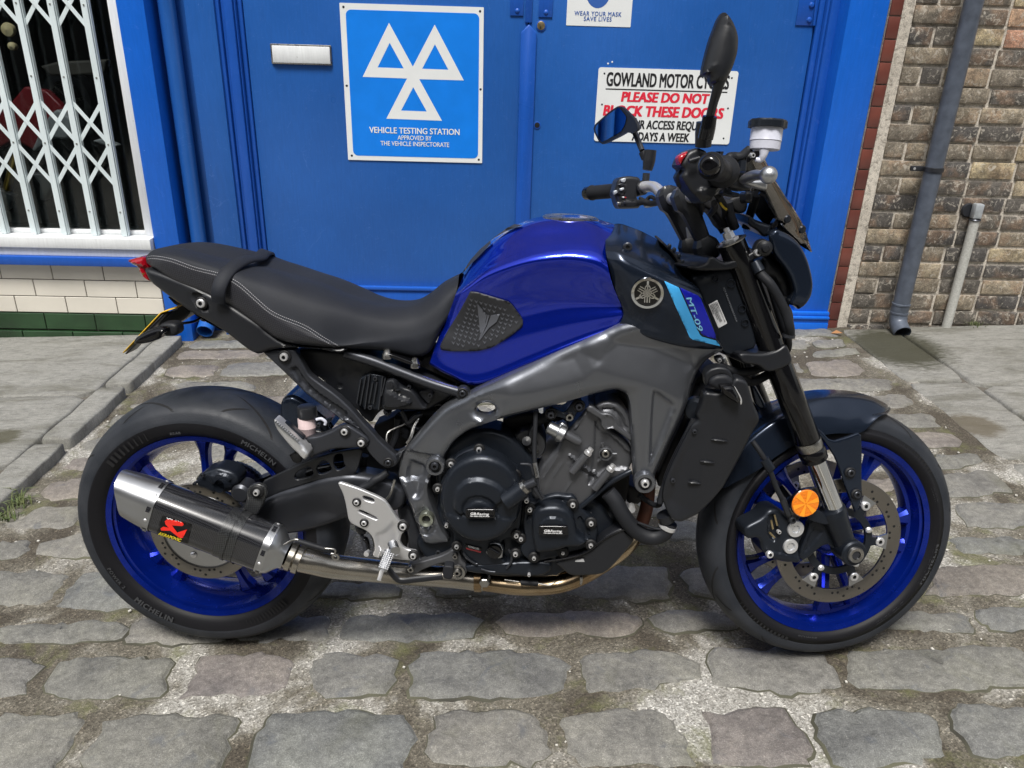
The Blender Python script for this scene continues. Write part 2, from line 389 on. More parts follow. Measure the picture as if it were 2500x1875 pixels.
def mixc(N, Lk, f, a, b, bt='MIX'):
    x = N.new('ShaderNodeMix'); x.data_type = 'RGBA'; x.blend_type = bt
    (Lk.new(f, x.inputs[0]) if not isinstance(f, (int, float)) else setattr(x.inputs[0], 'default_value', f))
    for s_, k in ((a, 6), (b, 7)):
        if isinstance(s_, tuple): x.inputs[k].default_value = (*s_, 1)
        else: Lk.new(s_, x.inputs[k])
    return x.outputs[2]
def bumpn(N, Lk, src, b, strength=.5, dist=.003, prev=None):
    bp = N.new('ShaderNodeBump'); bp.inputs['Strength'].default_value = strength; bp.inputs['Distance'].default_value = dist
    Lk.new(src, bp.inputs['Height'])
    if prev: Lk.new(prev, bp.inputs['Normal'])
    Lk.new(bp.outputs[0], b.inputs['Normal']); return bp.outputs[0]
g3 = lambda v: (v, v, v)
# granite / sandstone setts
m, N, Lk, b = nodes_of('sett_stone', .58); tc = N.new('ShaderNodeTexCoord').outputs['Object']; oi = N.new('ShaderNodeObjectInfo')
off = N.new('ShaderNodeVectorMath'); off.operation = 'MULTIPLY_ADD'; Lk.new(oi.outputs['Random'], off.inputs[0]); off.inputs[1].default_value = (37, 19, 53); Lk.new(tc, off.inputs[2]); vec = off.outputs[0]
n1 = noise(N, Lk, vec, 5, 7, .6, .6); n2 = noise(N, Lk, vec, 60, 6, .7); n3 = noise(N, Lk, vec, 420, 3, .6)
base = ramp(N, Lk, oi.outputs['Random'], (0., (.165, .162, .146)), (.35, (.198, .188, .168)), (.6, (.152, .156, .150)), (.85, (.195, .172, .148)), (1., (.190, .170, .160)))
c = mixc(N, Lk, .85, base, ramp(N, Lk, n1, (.28, (.52, .52, .55)), (.5, g3(1.)), (.72, (1.34, 1.34, 1.26))), 'MULTIPLY')
c = mixc(N, Lk, 1., c, ramp(N, Lk, n2, (.25, g3(.6)), (.5, g3(1.)), (.78, g3(1.5))), 'MULTIPLY')
c = mixc(N, Lk, 1., c, ramp(N, Lk, n3, (.30, g3(.68)), (.58, g3(1.02)), (.68, g3(1.55)), (.76, g3(2.4))), 'MULTIPLY')
blo = noise(N, Lk, vec, 9, 4, .6, 1.5); c = mixc(N, Lk, ramp(N, Lk, blo, (.60, g3(0)), (.72, g3(.5))), c, (.07, .08, .10))
scr = noise(N, Lk, vec, 16, 3, .5, 3.5); c = mixc(N, Lk, ramp(N, Lk, scr, (.494, g3(0)), (.5, g3(.45)), (.506, g3(0))), c, (.36, .36, .33))
Lk.new(c, b.inputs['Base Color']); mg = noise(N, Lk, tc, 3.2, 5, .65, .6); c = mixc(N, Lk, ramp(N, Lk, mg, (.55, g3(0)), (.70, g3(.38))), c, (.10, .10, .055)); Lk.new(c, b.inputs['Base Color'])
q = bumpn(N, Lk, n2, b, .9, .005); q = bumpn(N, Lk, n3, b, .5, .0015, q)
settm = m
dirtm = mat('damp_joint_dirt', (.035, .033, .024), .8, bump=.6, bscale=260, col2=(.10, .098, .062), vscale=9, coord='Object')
# mortar: sandy cement with grit, damp stains and moss
m, N, Lk, b = nodes_of('gritty_mortar', .85); tc = N.new('ShaderNodeTexCoord').outputs['Object']
vo = N.new('ShaderNodeTexVoronoi'); vo.inputs['Scale'].default_value = 250; Lk.new(tc, vo.inputs['Vector'])
vs = N.new('ShaderNodeSeparateColor'); Lk.new(vo.outputs['Color'], vs.inputs[0])
grit = ramp(N, Lk, vs.outputs[0], (0., (.15, .143, .128)), (.35, (.27, .26, .238)), (.75, (.345, .335, .31)), (.93, (.43, .42, .395)), (.975, (.62, .60, .56)))
big = noise(N, Lk, tc, 2.6, 6, .62, .8)
c = mixc(N, Lk, 1., grit, ramp(N, Lk, big, (.40, (.22, .19, .15)), (.50, (.45, .42, .36)), (.58, (.98, .97, .95)), (.75, (1.2, 1.2, 1.2))), 'MULTIPLY')
ms = noise(N, Lk, tc, 7, 5, .7, .4); c = mixc(N, Lk, ramp(N, Lk, ms, (.53, g3(0)), (.66, g3(.6))), c, (.12, .125, .045))
fn = noise(N, Lk, tc, 300, 4, .7); c = mixc(N, Lk, .8, c, ramp(N, Lk, fn, (.3, g3(.6)), (.7, g3(1.4))), 'MULTIPLY')
Lk.new(c, b.inputs['Base Color']); q = bumpn(N, Lk, vo.outputs['Distance'], b, .6, .003); q = bumpn(N, Lk, fn, b, .6, .003, q); mortarm = m
# york stone slabs
m, N, Lk, b = nodes_of('flagstone', .7); tc = N.new('ShaderNodeTexCoord').outputs['Object']; oi = N.new('ShaderNodeObjectInfo')
off = N.new('ShaderNodeVectorMath'); off.operation = 'MULTIPLY_ADD'; Lk.new(oi.outputs['Random'], off.inputs[0]); off.inputs[1].default_value = (17, 29, 3); Lk.new(tc, off.inputs[2]); vec = off.outputs[0]
mp = N.new('ShaderNodeMapping'); mp.inputs['Scale'].default_value = (1, 2.6, 1); Lk.new(vec, mp.inputs[0])
n1 = noise(N, Lk, mp.outputs[0], 3, 7, .6, .8); n2 = noise(N, Lk, mp.outputs[0], 26, 6, .7, .5); n3 = noise(N, Lk, vec, 330, 3, .6)
c = mixc(N, Lk, 1., (.255, .25, .228), ramp(N, Lk, n1, (.3, (.55, .54, .48)), (.5, g3(1.)), (.75, g3(1.2))), 'MULTIPLY')
c = mixc(N, Lk, .8, c, ramp(N, Lk, n2, (.3, g3(.55)), (.5, g3(1.)), (.75, g3(1.35))), 'MULTIPLY'); c = mixc(N, Lk, 1., c, ramp(N, Lk, n3, (.3, g3(.6)), (.64, g3(1.0)), (.72, g3(1.5))), 'MULTIPLY')
geo = N.new('ShaderNodeNewGeometry'); 
def stain(c, X, Y, rad, col, amt, sh=1.):
    d = N.new('ShaderNodeVectorMath'); d.operation = 'SUBTRACT'; Lk.new(geo.outputs['Position'], d.inputs[0]); d.inputs[1].default_value = (X, Y, GX*X)
    e = N.new('ShaderNodeVectorMath'); e.operation = 'MULTIPLY'; Lk.new(d.outputs[0], e.inputs[0]); e.inputs[1].default_value = (sh, 1, .2)
    l = N.new('ShaderNodeVectorMath'); l.operation = 'LENGTH'; Lk.new(e.outputs[0], l.inputs[0])
    a = N.new('ShaderNodeMath'); a.operation = 'MULTIPLY_ADD'; Lk.new(n2, a.inputs[0]); a.inputs[1].default_value = rad*.9; Lk.new(l.outputs[1], a.inputs[2])
    return mixc(N, Lk, ramp(N, Lk, a.outputs[0], (rad*1.1, g3(amt)), (rad*1.5, g3(0))), c, col)
s1 = G(*P('d2', 1180, 1400)[0]); s2 = G(*P('d3', 1800, 540)[0]); s3 = G(*P('a3', 150, 720)[0])
c = stain(c, s1[0]-.03, s1[1], .30, (.035, .034, .018), .93, 1.2); c = stain(c, s2[0], s2[1], .11, (.095, .078, .05), .8); c = stain(c, s3[0]-.05, s3[1], .075, (.06, .055, .03), .85)
Lk.new(c, b.inputs['Base Color']); q = bumpn(N, Lk, n2, b, .9, .005); q = bumpn(N, Lk, n3, b, .6, .0015, q); flagm = m
# old stock brick, colour per brick
def brickmat(name, stops, soot=.8):
    m, N, Lk, b = nodes_of(name, .85); tc = N.new('ShaderNodeTexCoord').outputs['Object']; oi = N.new('ShaderNodeObjectInfo')
    off = N.new('ShaderNodeVectorMath'); off.operation = 'MULTIPLY_ADD'; Lk.new(oi.outputs['Random'], off.inputs[0]); off.inputs[1].default_value = (31, 17, 9); Lk.new(tc, off.inputs[2]); vec = off.outputs[0]
    n1 = noise(N, Lk, vec, 13, 7, .65, .5); n2 = noise(N, Lk, vec, 75, 7, .8, 1.); n3 = noise(N, Lk, vec, 260, 4, .8)
    base = ramp(N, Lk, oi.outputs['Color'] if False else oi.outputs['Random'], *stops)
    at = N.new('ShaderNodeAttribute'); at.attribute_type = 'OBJECT'; at.attribute_name = 'tone'
    base = ramp(N, Lk, at.outputs['Fac'], *stops); hu = noise(N, Lk, vec, 9, 3, .5); base = mixc(N, Lk, ramp(N, Lk, hu, (.5, g3(0)), (.62, g3(.55))), base, (.34, .22, .14))
    c = mixc(N, Lk, 1., base, ramp(N, Lk, n1, (.3, g3(.4)), (.5, g3(.95)), (.75, g3(1.7))), 'MULTIPLY')
    c = mixc(N, Lk, ramp(N, Lk, n2, (.40, g3(soot)), (.56, g3(0))), c, (.045, .04, .034)); c = mixc(N, Lk, 1., c, ramp(N, Lk, n3, (.25, g3(.35)), (.55, g3(1.05)), (.75, g3(2.4))), 'MULTIPLY')
    sm = noise(N, Lk, vec, 34, 6, .75, 1.2); c = mixc(N, Lk, ramp(N, Lk, sm, (.54, g3(0)), (.62, g3(.7))), c, (.58, .53, .45))
    Lk.new(c, b.inputs['Base Color']); q = bumpn(N, Lk, n2, b, .9, .006); bumpn(N, Lk, n3, b, .6, .002, q); return m
brickm = brickmat('stock_brick', ((0., (.095, .088, .084)), (.25, (.19, .168, .14)), (.5, (.38, .315, .225)), (.72, (.60, .49, .30)), (.86, (.66, .54, .35)), (1., (.66, .36, .24))), .58)
redbr = mat('glazed_red_brick', (.085, .026, .022), .32, 0, bump=.25, bscale=60, col2=(.17, .052, .038), vscale=7, coat=.25)
m, N, Lk, b = nodes_of('lime_mortar', .9); tc = N.new('ShaderNodeTexCoord').outputs['Object']
n1 = noise(N, Lk, tc, 5, 5); n2 = noise(N, Lk, tc, 220, 6, .8); n4 = noise(N, Lk, tc, 40, 6, .8, .5)
c = mixc(N, Lk, 1., ramp(N, Lk, n1, (.3, (.54, .49, .42)), (.7, (.74, .68, .59))), ramp(N, Lk, n2, (.3, g3(.38)), (.5, g3(1.)), (.72, g3(1.5))), 'MULTIPLY')
c = mixc(N, Lk, ramp(N, Lk, n4, (.38, g3(.7)), (.5, g3(0))), c, (.13, .11, .085))
Lk.new(c, b.inputs['Base Color']); q = bumpn(N, Lk, n4, b, .9, .008); bumpn(N, Lk, n2, b, .8, .003, q); limem = m
tilem = mat('cream_tile', (.70, .66, .58), .25, 0, bump=.15, bscale=14, var=.07, vscale=4, coat=.2)
greent = mat('green_tile', (.016, .050, .018), .22, 0, bump=.2, bscale=20, var=.35, vscale=6, coat=.3)
grout = mat('dark_grout', (.10, .09, .075), .9, bump=.5, bscale=200)
def paint(name, col, chip=True, gloss=.32, worn=(.25, .24, .22), thr=.70):
    m, N, Lk, b = nodes_of(name, gloss); tc = N.new('ShaderNodeTexCoord').outputs['Object']
    n1 = noise(N, Lk, tc, 1.6, 4, .5); n2 = noise(N, Lk, tc, 24, 7, .75, .4); mp = N.new('ShaderNodeMapping'); mp.inputs['Scale'].default_value = (6, 6, .6); Lk.new(tc, mp.inputs[0]); n3 = noise(N, Lk, mp.outputs[0], 20, 5, .6)
    c = mixc(N, Lk, 1., tuple(col), ramp(N, Lk, n1, (.3, g3(.88)), (.7, g3(1.12))), 'MULTIPLY'); c = mixc(N, Lk, 1., c, ramp(N, Lk, n3, (.3, g3(.93)), (.7, g3(1.06))), 'MULTIPLY')
    n5 = noise(N, Lk, tc, 70, 3, .5, .3); sc_ = noise(N, Lk, tc, 3.5, 3, .5, 4.5)
    if chip:
        c = mixc(N, Lk, ramp(N, Lk, n5, (.775, g3(0)), (.785, g3(.7))), c, tuple(min(1, x*1.5+.16) for x in col)); c = mixc(N, Lk, ramp(N, Lk, sc_, (.497, g3(0)), (.5, g3(.22)), (.503, g3(0))), c, tuple(min(1, x*1.4+.12) for x in col)); c = mixc(N, Lk, ramp(N, Lk, n2, (thr, g3(0)), (thr+.012, g3(.8))), c, worn)
    Lk.new(c, b.inputs['Base Color']); b.inputs['Coat Weight'].default_value = .15; b.inputs['Coat Roughness'].default_value = .25
    rr = ramp(N, Lk, n1, (.3, g3(gloss-.06)), (.7, g3(gloss+.1))); Lk.new(rr, b.inputs['Roughness'])
    q = bumpn(N, Lk, n3, b, .16, .003); bumpn(N, Lk, n2, b, .10, .003, q); return m
doorp = paint('door_blue', (.017, .108, .405), thr=.715); boardp = paint('fascia_blue', (.006, .122, .60), thr=.75); trimp = paint('trim_blue', (.010, .085, .42), worn=(.16, .3, .6), thr=.70)
whitep = paint('window_white', (.74, .76, .77), worn=(.3, .29, .27), gloss=.5, thr=.66); latp = paint('lattice_white', (.66, .74, .76), worn=(.35, .36, .36), gloss=.4, thr=.73)
signw = mat('sign_white', (.78, .80, .80), .35, var=.03, vscale=9); signb = mat('sign_blue', (.008, .21, .80), .3, var=.06, vscale=10)
ironm = mat('grey_iron_pipe', (.085, .10, .13), .38, .1, bump=.35, bscale=45, var=.22, vscale=24); cond = mat('speckled_conduit', (.36, .36, .33), .7, 0, bump=.4, bscale=160, col2=(.5, .5, .47), vscale=130)
galv = mat('galvanised', (.48, .51, .54), .42, .5, var=.2, vscale=30); brassm = mat('brass', (.45, .36, .20), .35, .9, var=.3, vscale=60)
paintedbolt = trimp
# ------------------------------------------------------------------ ground
gz = lambda x: GX*x
def ground_grid(name, x0, x1, y0, y1, m, dz=0., step=.05, amp=.003, kind='structure'):
    nx, ny = int((x1-x0)/step)+1, int((y1-y0)/step)+1
    xs, ys = np.linspace(x0, x1, nx), np.linspace(y0, y1, ny); V = []
    for y in ys:
        for x in xs: V.append((x, y, gz(x)+dz+amp*(math.sin(x*9+y*4)+math.sin(y*13-x*5)+.7*math.sin(x*27+y*19))))
    Fc = [(j*nx+i, j*nx+i+1, (j+1)*nx+i+1, (j+1)*nx+i) for j in range(ny-1) for i in range(nx-1)]
    return tag(mk(name, V, Fc, m), kind=kind)
XL, XR = -1.53, 1.775
gnd = ground_grid('cobbled_yard', -1.62, 1.86, -.6, 3.95, mortarm, -.0075, .03, .0017)
opp = box('building_wall', -30, 30, -9.6, -9.0, -.8, 9.5, mat('opposite_sky_blocker', (.13, .125, .12), .8, var=.3, vscale=2), bev=0); tag(opp, kind='structure')  # unseen wall across the street, added and raised to block low sky for contrast
far = mk('road', [(-40, -40, -1.6), (40, -40, 1.6-.0), (40, 3.6, 1.6), (-40, 3.6, -1.6)], [(0, 1, 2, 3)], settm); far.location.z = -.03; tag(far, kind='structure')
STONES = []
def stone(poly_w, parent=gnd, h=0., m=settm, name='cobblestone', edge=.007, wob=.0048, top=.0, grow=.003):
    p = np.asarray(poly_w, float); cc0 = p.mean(0); dd0 = p-cc0; p = p+dd0/(np.linalg.norm(dd0, axis=1)[:, None]+1e-9)*grow
    p = chaikin(p, 1, .16); p = resamp(p, .022); n = len(p); c0 = p.mean(0)
    ph = rng.rand(4)*6.28; ang = np.linspace(0, 2*math.pi, n, endpoint=False)
    wv = wob*(np.sin(ang*5+ph[0])+.8*np.sin(ang*11+ph[1])+.6*np.sin(ang*23+ph[2]))+rng.randn(n)*wob*.45
    dirs = p-c0; L = np.linalg.norm(dirs, axis=1)[:, None]; dirs = dirs/L; V = []; Rn = L.mean()
    k = [(-.009, -.0105), (-.002, -.0062), (.002, -.0050), (edge*.6, -.0015), (edge*1.4, 0.), (Rn*.45, .0022), (Rn*.75, .003)]
    tl = rng.randn(2)*.008
    for ins, z in k:
        q = p+dirs*(wv*(1 if ins < Rn*.3 else .3))[:, None]-dirs*np.minimum(ins, L*.9)
        for a in q: V.append((a[0], a[1], gz(a[0])+z+h+(a-c0)@tl+.0012*math.sin(a[0]*60+ph[0])*math.sin(a[1]*47+ph[1])))
    V.append((c0[0], c0[1], gz(c0[0])+h+.003)); kk = len(k)
    Fc = [(i*n+j, i*n+(j+1) % n, (i+1)*n+(j+1) % n, (i+1)*n+j) for i in range(kk-1) for j in range(n)]+[((kk-1)*n+j, (kk-1)*n+(j+1) % n, kk*n) for j in range(n)]
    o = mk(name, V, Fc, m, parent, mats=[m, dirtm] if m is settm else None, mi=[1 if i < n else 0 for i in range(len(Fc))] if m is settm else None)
    return o
def gp(pts): return np.array([G(*q)[:2] for q in pts])
TR = [
 P('a4', -60,1262, 630,1270, 600,1330, 470,1500, 400,1640, 380,1760, -60,1760), P('a4', 790,1290, 1100,1272, 1720,1275, 1720,1330, 1690,1400, 1600,1600, 1560,1760, 590,1760, 610,1580, 680,1480),
 P('b4', 230,1240, 1000,1245, 1150,1270, 1195,1350, 1200,1450, 1130,1720, 1100,1760, 0,1760, 40,1550, 120,1370), P('b4', 1400,1290, 1500,1245, 1700,1235, 2080,1250, 2150,1320, 2200,1450, 2150,1600, 2040,1640, 1900,1570, 1700,1640, 1420,1600, 1330,1500, 1340,1420),
 P('c4', 530,1265, 800,1235, 1170,1215, 1270,1245, 1290,1300, 1420,1440, 1480,1600, 1440,1620, 650,1620, 590,1560, 530,1400), P('c4', 1570,1255, 1720,1265, 1830,1215, 2100,1220, 2212,1290, 2330,1550, 2330,1600, 2100,1610, 1660,1630, 1600,1400),
 P('d4', 720,1240, 850,1220, 1000,1255, 1200,1215, 1490,1260, 1560,1320, 1660,1550, 1480,1560, 1430,1600, 940,1640, 820,1600, 770,1510, 720,1330), P('d4', 1690,1210, 1870,1195, 2300,1210, 2400,1540, 1860,1560, 1800,1450, 1690,1280),
 P('a4', -60,845, 240,870, 290,900, 200,1010, 170,1100, -60,1150), P('a4', 480,870, 560,840, 1170,850, 1260,890, 1220,930, 1200,1060, 1130,1130, 310,1120, 380,960), P('a4', 1500,830, 1900,820, 2150,850, 2120,960, 2080,1080, 1900,1110, 1400,1120, 1340,1130, 1370,1060, 1440,930),
 P('b4', 480,880, 560,830, 700,810, 1000,825, 1090,880, 1080,980, 1020,1090, 880,1120, 560,1110, 470,1060), P('c4', -493,830, -413,805, 300,805, 500,840, 540,920, 540,1050, 450,1110, -100,1120, -553,1130, -583,1060, -583,920),
 P('c4', 720,825, 1000,800, 1340,800, 1440,850, 1510,900, 1520,980, 1440,1010, 1220,1010, 1160,1060, 980,1090, 720,1075, 670,1000, 660,880), P('d4', -94,790, 180,775, 760,810, 800,900, 845,960, 840,1060, 680,1085, 300,1080, 150,1060, -30,1040, -80,960),
 P('d4', 910,800, 1150,790, 1550,790, 1700,760, 2100,775, 2212,800, 2350,850, 2350,1040, 2000,1050, 1920,1070, 1100,1065, 1010,1060, 960,980),
 P('a4', -60,620, 700,580, 880,590, 910,620, 850,710, 700,720, -60,740), P('a4', 980,580, 1060,570, 1300,575, 1620,600, 1630,730, 950,730, 940,690), P('b4', -50,580, 380,540, 570,545, 605,570, 600,690, 560,715, 110,720, -60,710),
 P('b4', 760,540, 1300,530, 1600,525, 1690,560, 1690,640, 1630,705, 1100,715, 700,715, 685,690, 720,620), P('c4', 130,530, 430,515, 900,510, 1040,540, 1080,590, 1060,650, 930,690, 580,655, 480,690, 150,670, 60,620, 50,590),
 P('c4', 1200,520, 1260,505, 1560,505, 1700,550, 1790,600, 1780,630, 1290,640, 1210,620, 1185,560), P('d4', 1150,620, 1320,520, 1500,515, 1720,520, 1800,560, 1850,620, 1850,655, 1650,655, 1540,640, 1300,640), P('d4', 1870,490, 2250,470, 2400,480, 2400,640, 2000,635, 1930,600, 1890,540),
 P('c4', 620,230, 900,185, 1240,190, 1270,260, 1310,330, 1300,400, 1150,420, 850,420, 560,395, 500,340), P('c4', 1420,200, 1600,185, 2300,190, 2300,390, 1480,400, 1430,300), P('d4', 1530,200, 1800,170, 2400,180, 2400,370, 1500,390, 1560,300),
 P('b4', 540,390, 600,300, 1000,290, 1110,330, 1080,400, 600,405), P('b4', 1370,320, 1900,310, 1860,395, 1400,400),
 P('a4', -60,220, 350,225, 490,240, 440,320, 370,430, 100,465, -60,440), P('a4', 590,240, 760,220, 1200,230, 1250,480, 1000,480, 450,490, 440,460, 520,330),
 P('a3', -20,1520, 270,1515, 220,1570, 170,1640, -20,1665), P('a3', 370,1520, 700,1450, 1000,1460, 1000,1640, 300,1640), P('a3', 300,1240, 680,1220, 700,1290, 560,1390, 480,1420, 70,1400, 60,1380, 150,1340),
 P('a3', 440,1020, 700,980, 850,985, 850,1140, 440,1160, 345,1120), P('a3', 600,830, 750,820, 900,825, 890,905, 540,910), P('a3', 730,680, 870,650, 1100,650, 1100,750, 700,755, 700,720),
 P('a3', 1130,370, 1240,340, 1500,340, 1500,400, 1090,390), P('a3', 1450,40, 1850,30, 1780,130, 1380,130), P('a3', 1920,20, 2500,0, 2480,110, 1850,130), P('a3', 1510,180, 2080,175, 2150,210, 2120,250, 1520,250, 1470,210),
 P('d2', 430,1350, 680,1330, 710,1390, 470,1410), P('d2', 230,1345, 380,1345, 400,1410, 230,1415), P('d2', 430,1440, 790,1410, 810,1460, 460,1490), P('d2', 370,1530, 750,1505, 850,1590, 850,1640, 440,1650), P('d2', 200,1540, 300,1540, 350,1610, 200,1620),
 P('d3', 200,165, 300,150, 1070,150, 1090,200, 1080,245, 200,245), P('d3', 900,290, 1200,280, 1270,340, 1250,390, 900,400), P('d3', 900,450, 1420,450, 1480,520, 1480,550, 900,560), P('d3', 1000,610, 1600,600, 1680,680, 1660,715, 1000,725),
 P('d3', 1440,790, 1820,780, 1850,850, 1580,900, 1440,905), P('d3', 1500,960, 1930,920, 2000,980, 2110,1090, 1900,1110, 1700,1140, 1500,1140), P('d3', 870,1000, 1110,990, 1130,1090, 900,1100), P('d3', 1620,1210, 1800,1190, 2212,1200, 2400,1230, 2400,1380, 1760,1400, 1700,1310),
 P('d3', 1570,1490, 2100,1480, 2400,1560, 2400,1610, 1740,1620, 1640,1550)]
tb = []
for t in TR:
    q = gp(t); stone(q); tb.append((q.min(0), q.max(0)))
# rows the photograph only glimpses between wheels and engine
rowY = [.42, .62, .80]+list(np.arange(1.72, 3.66, .142)); k = 0
for yy in rowY:
    x = XL+.02+rng.rand()*.1; hh = .135 if yy < 1 else .104
    while x < XR-.09:
        L = min(.20+rng.rand()*.2, XR-.03-x); a, b_ = np.array([x, yy]), np.array([x+L, yy+hh])
        if all((b_[0] < m0[0]-.008) or (a[0] > m1[0]+.008) or (b_[1] < m0[1]-.012) or (a[1] > m1[1]+.012) for m0, m1 in tb):
            j = lambda: rng.randn()*.006
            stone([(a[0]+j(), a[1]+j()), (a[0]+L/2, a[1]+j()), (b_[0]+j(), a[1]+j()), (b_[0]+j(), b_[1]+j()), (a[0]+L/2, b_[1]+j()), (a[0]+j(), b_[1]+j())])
        x += L+.034+rng.rand()*.02
# pavements
lp = ground_grid('pavement', -7.6, -1.66, -.6, 3.75, grout, .015, .1, .001); rp = ground_grid('pavement', 1.80, 8, -.6, 3.75, grout, -.022, .1, .001)
def slab(poly, parent, h, name='paving_slab'):
    p = np.asarray(poly, float); c0 = p.mean(0); p = resamp(chaikin(p, 1, .06), .06); n = len(p); V = []
    p = p+rng.randn(n, 2)*.0022
    d = (p-c0); d /= np.linalg.norm(d, axis=1)[:, None]
    for ins, z in ((0, -.06), (.002, -.006), (.009, 0), (.03, .001)):
        for a in p-d*ins: V.append((a[0], a[1], gz(a[0])+h+z))
    V.append((c0[0], c0[1], gz(c0[0])+h+.001))
    Fc = [(i*n+j, i*n+(j+1) % n, (i+1)*n+(j+1) % n, (i+1)*n+j) for i in range(3) for j in range(n)]+[(3*n+j, 3*n+(j+1) % n, 4*n) for j in range(n)]
    return mk(name, V, Fc, flagm, parent)
Yc = 3.70
for a, b_ in ((-.6, .9), (.91, 1.79), (1.80, 2.51), (2.52, 3.02), (3.03, 3.66)):
    slab([(XL-.115, a+.01), (XL-.005, a+.01), (XL-.005, b_-.006), (XL-.115, b_-.006)], lp, .038, 'kerb_stone')
for x0, x1, ys in ((-2.62, -1.655, (-.6, .5, 1.45, 2.32, 2.94, 3.69)), (-4.1, -2.63, (-.6, 1.0, 2.1, 3.1, 3.69)), (-5.4, -4.11, (-.6, .9, 2.2, 3.69)), (-7.0, -5.41, (-.6, 1.2, 2.5, 3.69))):
    for a, b_ in zip(ys[:-1], ys[1:]): slab([(x0, a), (x1, a), (x1, b_-.008), (x0, b_-.008)], lp, .036)
for a, b_ in ((-.6, 1.05), (1.06, 1.78), (1.79, 2.28), (2.29, 2.98), (2.99, 3.67)):
    slab([(1.80, a), (2.07, a), (2.07, b_-.009), (1.80, b_-.009)], rp, -.004, 'kerb_stone')
for x0, x1, ys in ((2.085, 3.0, (-.6, .8, 1.7, 2.33, 2.93, 3.69)), (3.01, 4.6, (-.6, 1.2, 2.5, 3.69)), (4.61, 6.5, (-.6, 1.4, 2.7, 3.69))):
    for a, b_ in zip(ys[:-1], ys[1:]): slab([(x0, a), (x1, a), (x1, b_-.008), (x0, b_-.008)], rp, -.004)
# ------------------------------------------------------------------ walls
WYY = 3.70
wl = box('shop_wall', -8, -1.62, WYY+.006, WYY+.3, -.3, .345, grout, bev=0); tag(wl, 'low shop wall of cream tiles over two rows of green tiles below the shop window', 'wall')
def tiles(z0, z1, xs, m, nm, y=WYY, tone=None):
    for a, b_ in zip(xs[:-1], xs[1:]):
        yy = y-rng.rand()*.0012; o = box(nm, a+.0022, b_-.0022, yy, yy+.02, z0+.0022, z1-.0022, m, wl, .0015, 1)
j1 = np.arange(-2.142-.248*20, -1.65, .248); j1 = np.append(j1[j1 < -1.7], -1.625); j2 = j1[:-1]+.146; j2 = np.append(j2[j2 < -1.64], -1.625)
tiles(.2375, .32, j1, tilem, 'wall_tile'); tiles(.151, .2375, np.append(np.arange(-2.243-.248*20, -1.66, .248), -1.625), tilem, 'wall_tile')
tiles(.066, .151, np.append(np.arange(-2.105-.248*20, -1.66, .248), -1.625), tilem, 'wall_tile'); tiles(-.022, .064, np.append(np.arange(-2.225-.248*20, -1.66, .248), -1.625), greent, 'wall_tile', WYY-.004)
tiles(-.14, -.024, np.append(np.arange(-2.34-.248*20, -1.66, .248), -1.625), greent, 'wall_tile', WYY-.022)
# window with timber sill, glass and the dark shop behind it
win = empty('shop_window', (-2.4, WYY, .4), 'white framed shop window with dark glass left of the blue boards', 'window')
win_inv = Matrix.Translation(-Vector(win.location))
def wpart(o, root): o.parent = root; o.matrix_parent_inverse = Matrix.Translation(-Vector(root.location)); return o
wpart(box('sill', -8, -1.622, WYY-.045, WYY+.06, .405, .458, whitep, None, .004), win); wpart(box('sill_fascia', -8, -1.622, WYY-.03, WYY+.05, .365, .4045, whitep, None, .003), win)
wpart(box('sill_trim', -8, -1.622, WYY-.055, WYY+.04, .322, .3645, trimp, None, .004), win)
wpart(box('frame', -1.675, -1.622, WYY+.035, WYY+.09, .4585, 1.9, whitep, None, .003), win); wpart(box('frame', -8, -1.676, WYY+.04, WYY+.085, .4585, .478, whitep, None, .003), win)
glassm = glassy('window_glass', (.80, .85, .84), 1.45) # glassm.node_tree.nodes['Principled BSDF'].inputs['Alpha'].default_value = .07; glassm.node_tree.nodes['Principled BSDF'].inputs['Specular IOR Level'].default_value = .5
pane = wpart(box('pane', -8, -1.676, WYY+.06, WYY+.066, .4785, 1.9, glassm, None, 0), win)
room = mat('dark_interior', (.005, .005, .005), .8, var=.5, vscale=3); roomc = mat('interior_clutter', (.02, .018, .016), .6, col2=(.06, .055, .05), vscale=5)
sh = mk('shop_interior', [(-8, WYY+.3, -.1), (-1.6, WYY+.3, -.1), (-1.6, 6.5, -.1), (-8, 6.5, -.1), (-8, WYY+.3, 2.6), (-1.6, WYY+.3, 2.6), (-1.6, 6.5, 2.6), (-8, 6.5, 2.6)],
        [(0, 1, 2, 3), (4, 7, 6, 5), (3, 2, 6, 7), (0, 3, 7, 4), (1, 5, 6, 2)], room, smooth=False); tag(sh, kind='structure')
# a red motorcycle with gold fork standing inside the window
ib = empty('motorcycle', (-2.45, 4.5, .0), 'dark red and white motorcycle with gold fork seen dimly behind the window glass', 'motorcycle')
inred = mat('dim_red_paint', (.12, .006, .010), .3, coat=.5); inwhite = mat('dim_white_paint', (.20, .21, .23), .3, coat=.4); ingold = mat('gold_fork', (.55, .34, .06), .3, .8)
def ipt(*a): return [WY(x, y, 4.35) for x, y in a]
def ipoly(name, pts, m, Y=4.35, d=.06):
    V = [WY(x, y, Y) for x, y in pts]; n = len(V); V2 = V+[v+np.array([0, d, 0]) for v in V]
    o = mk(name, V2, [tuple(range(n))[::-1], tuple(range(n, 2*n))]+[(i, (i+1) % n, n+(i+1) % n, n+i) for i in range(n)], m, None, False); return wpart(bevel_obj(o, .012, 3), ib)
ipoly('fairing', P('a1', 60,900, 200,730, 380,760, 500,880, 560,960, 420,1180, 280,1270, 120,1180, -80,1300, -200,1000), inred)
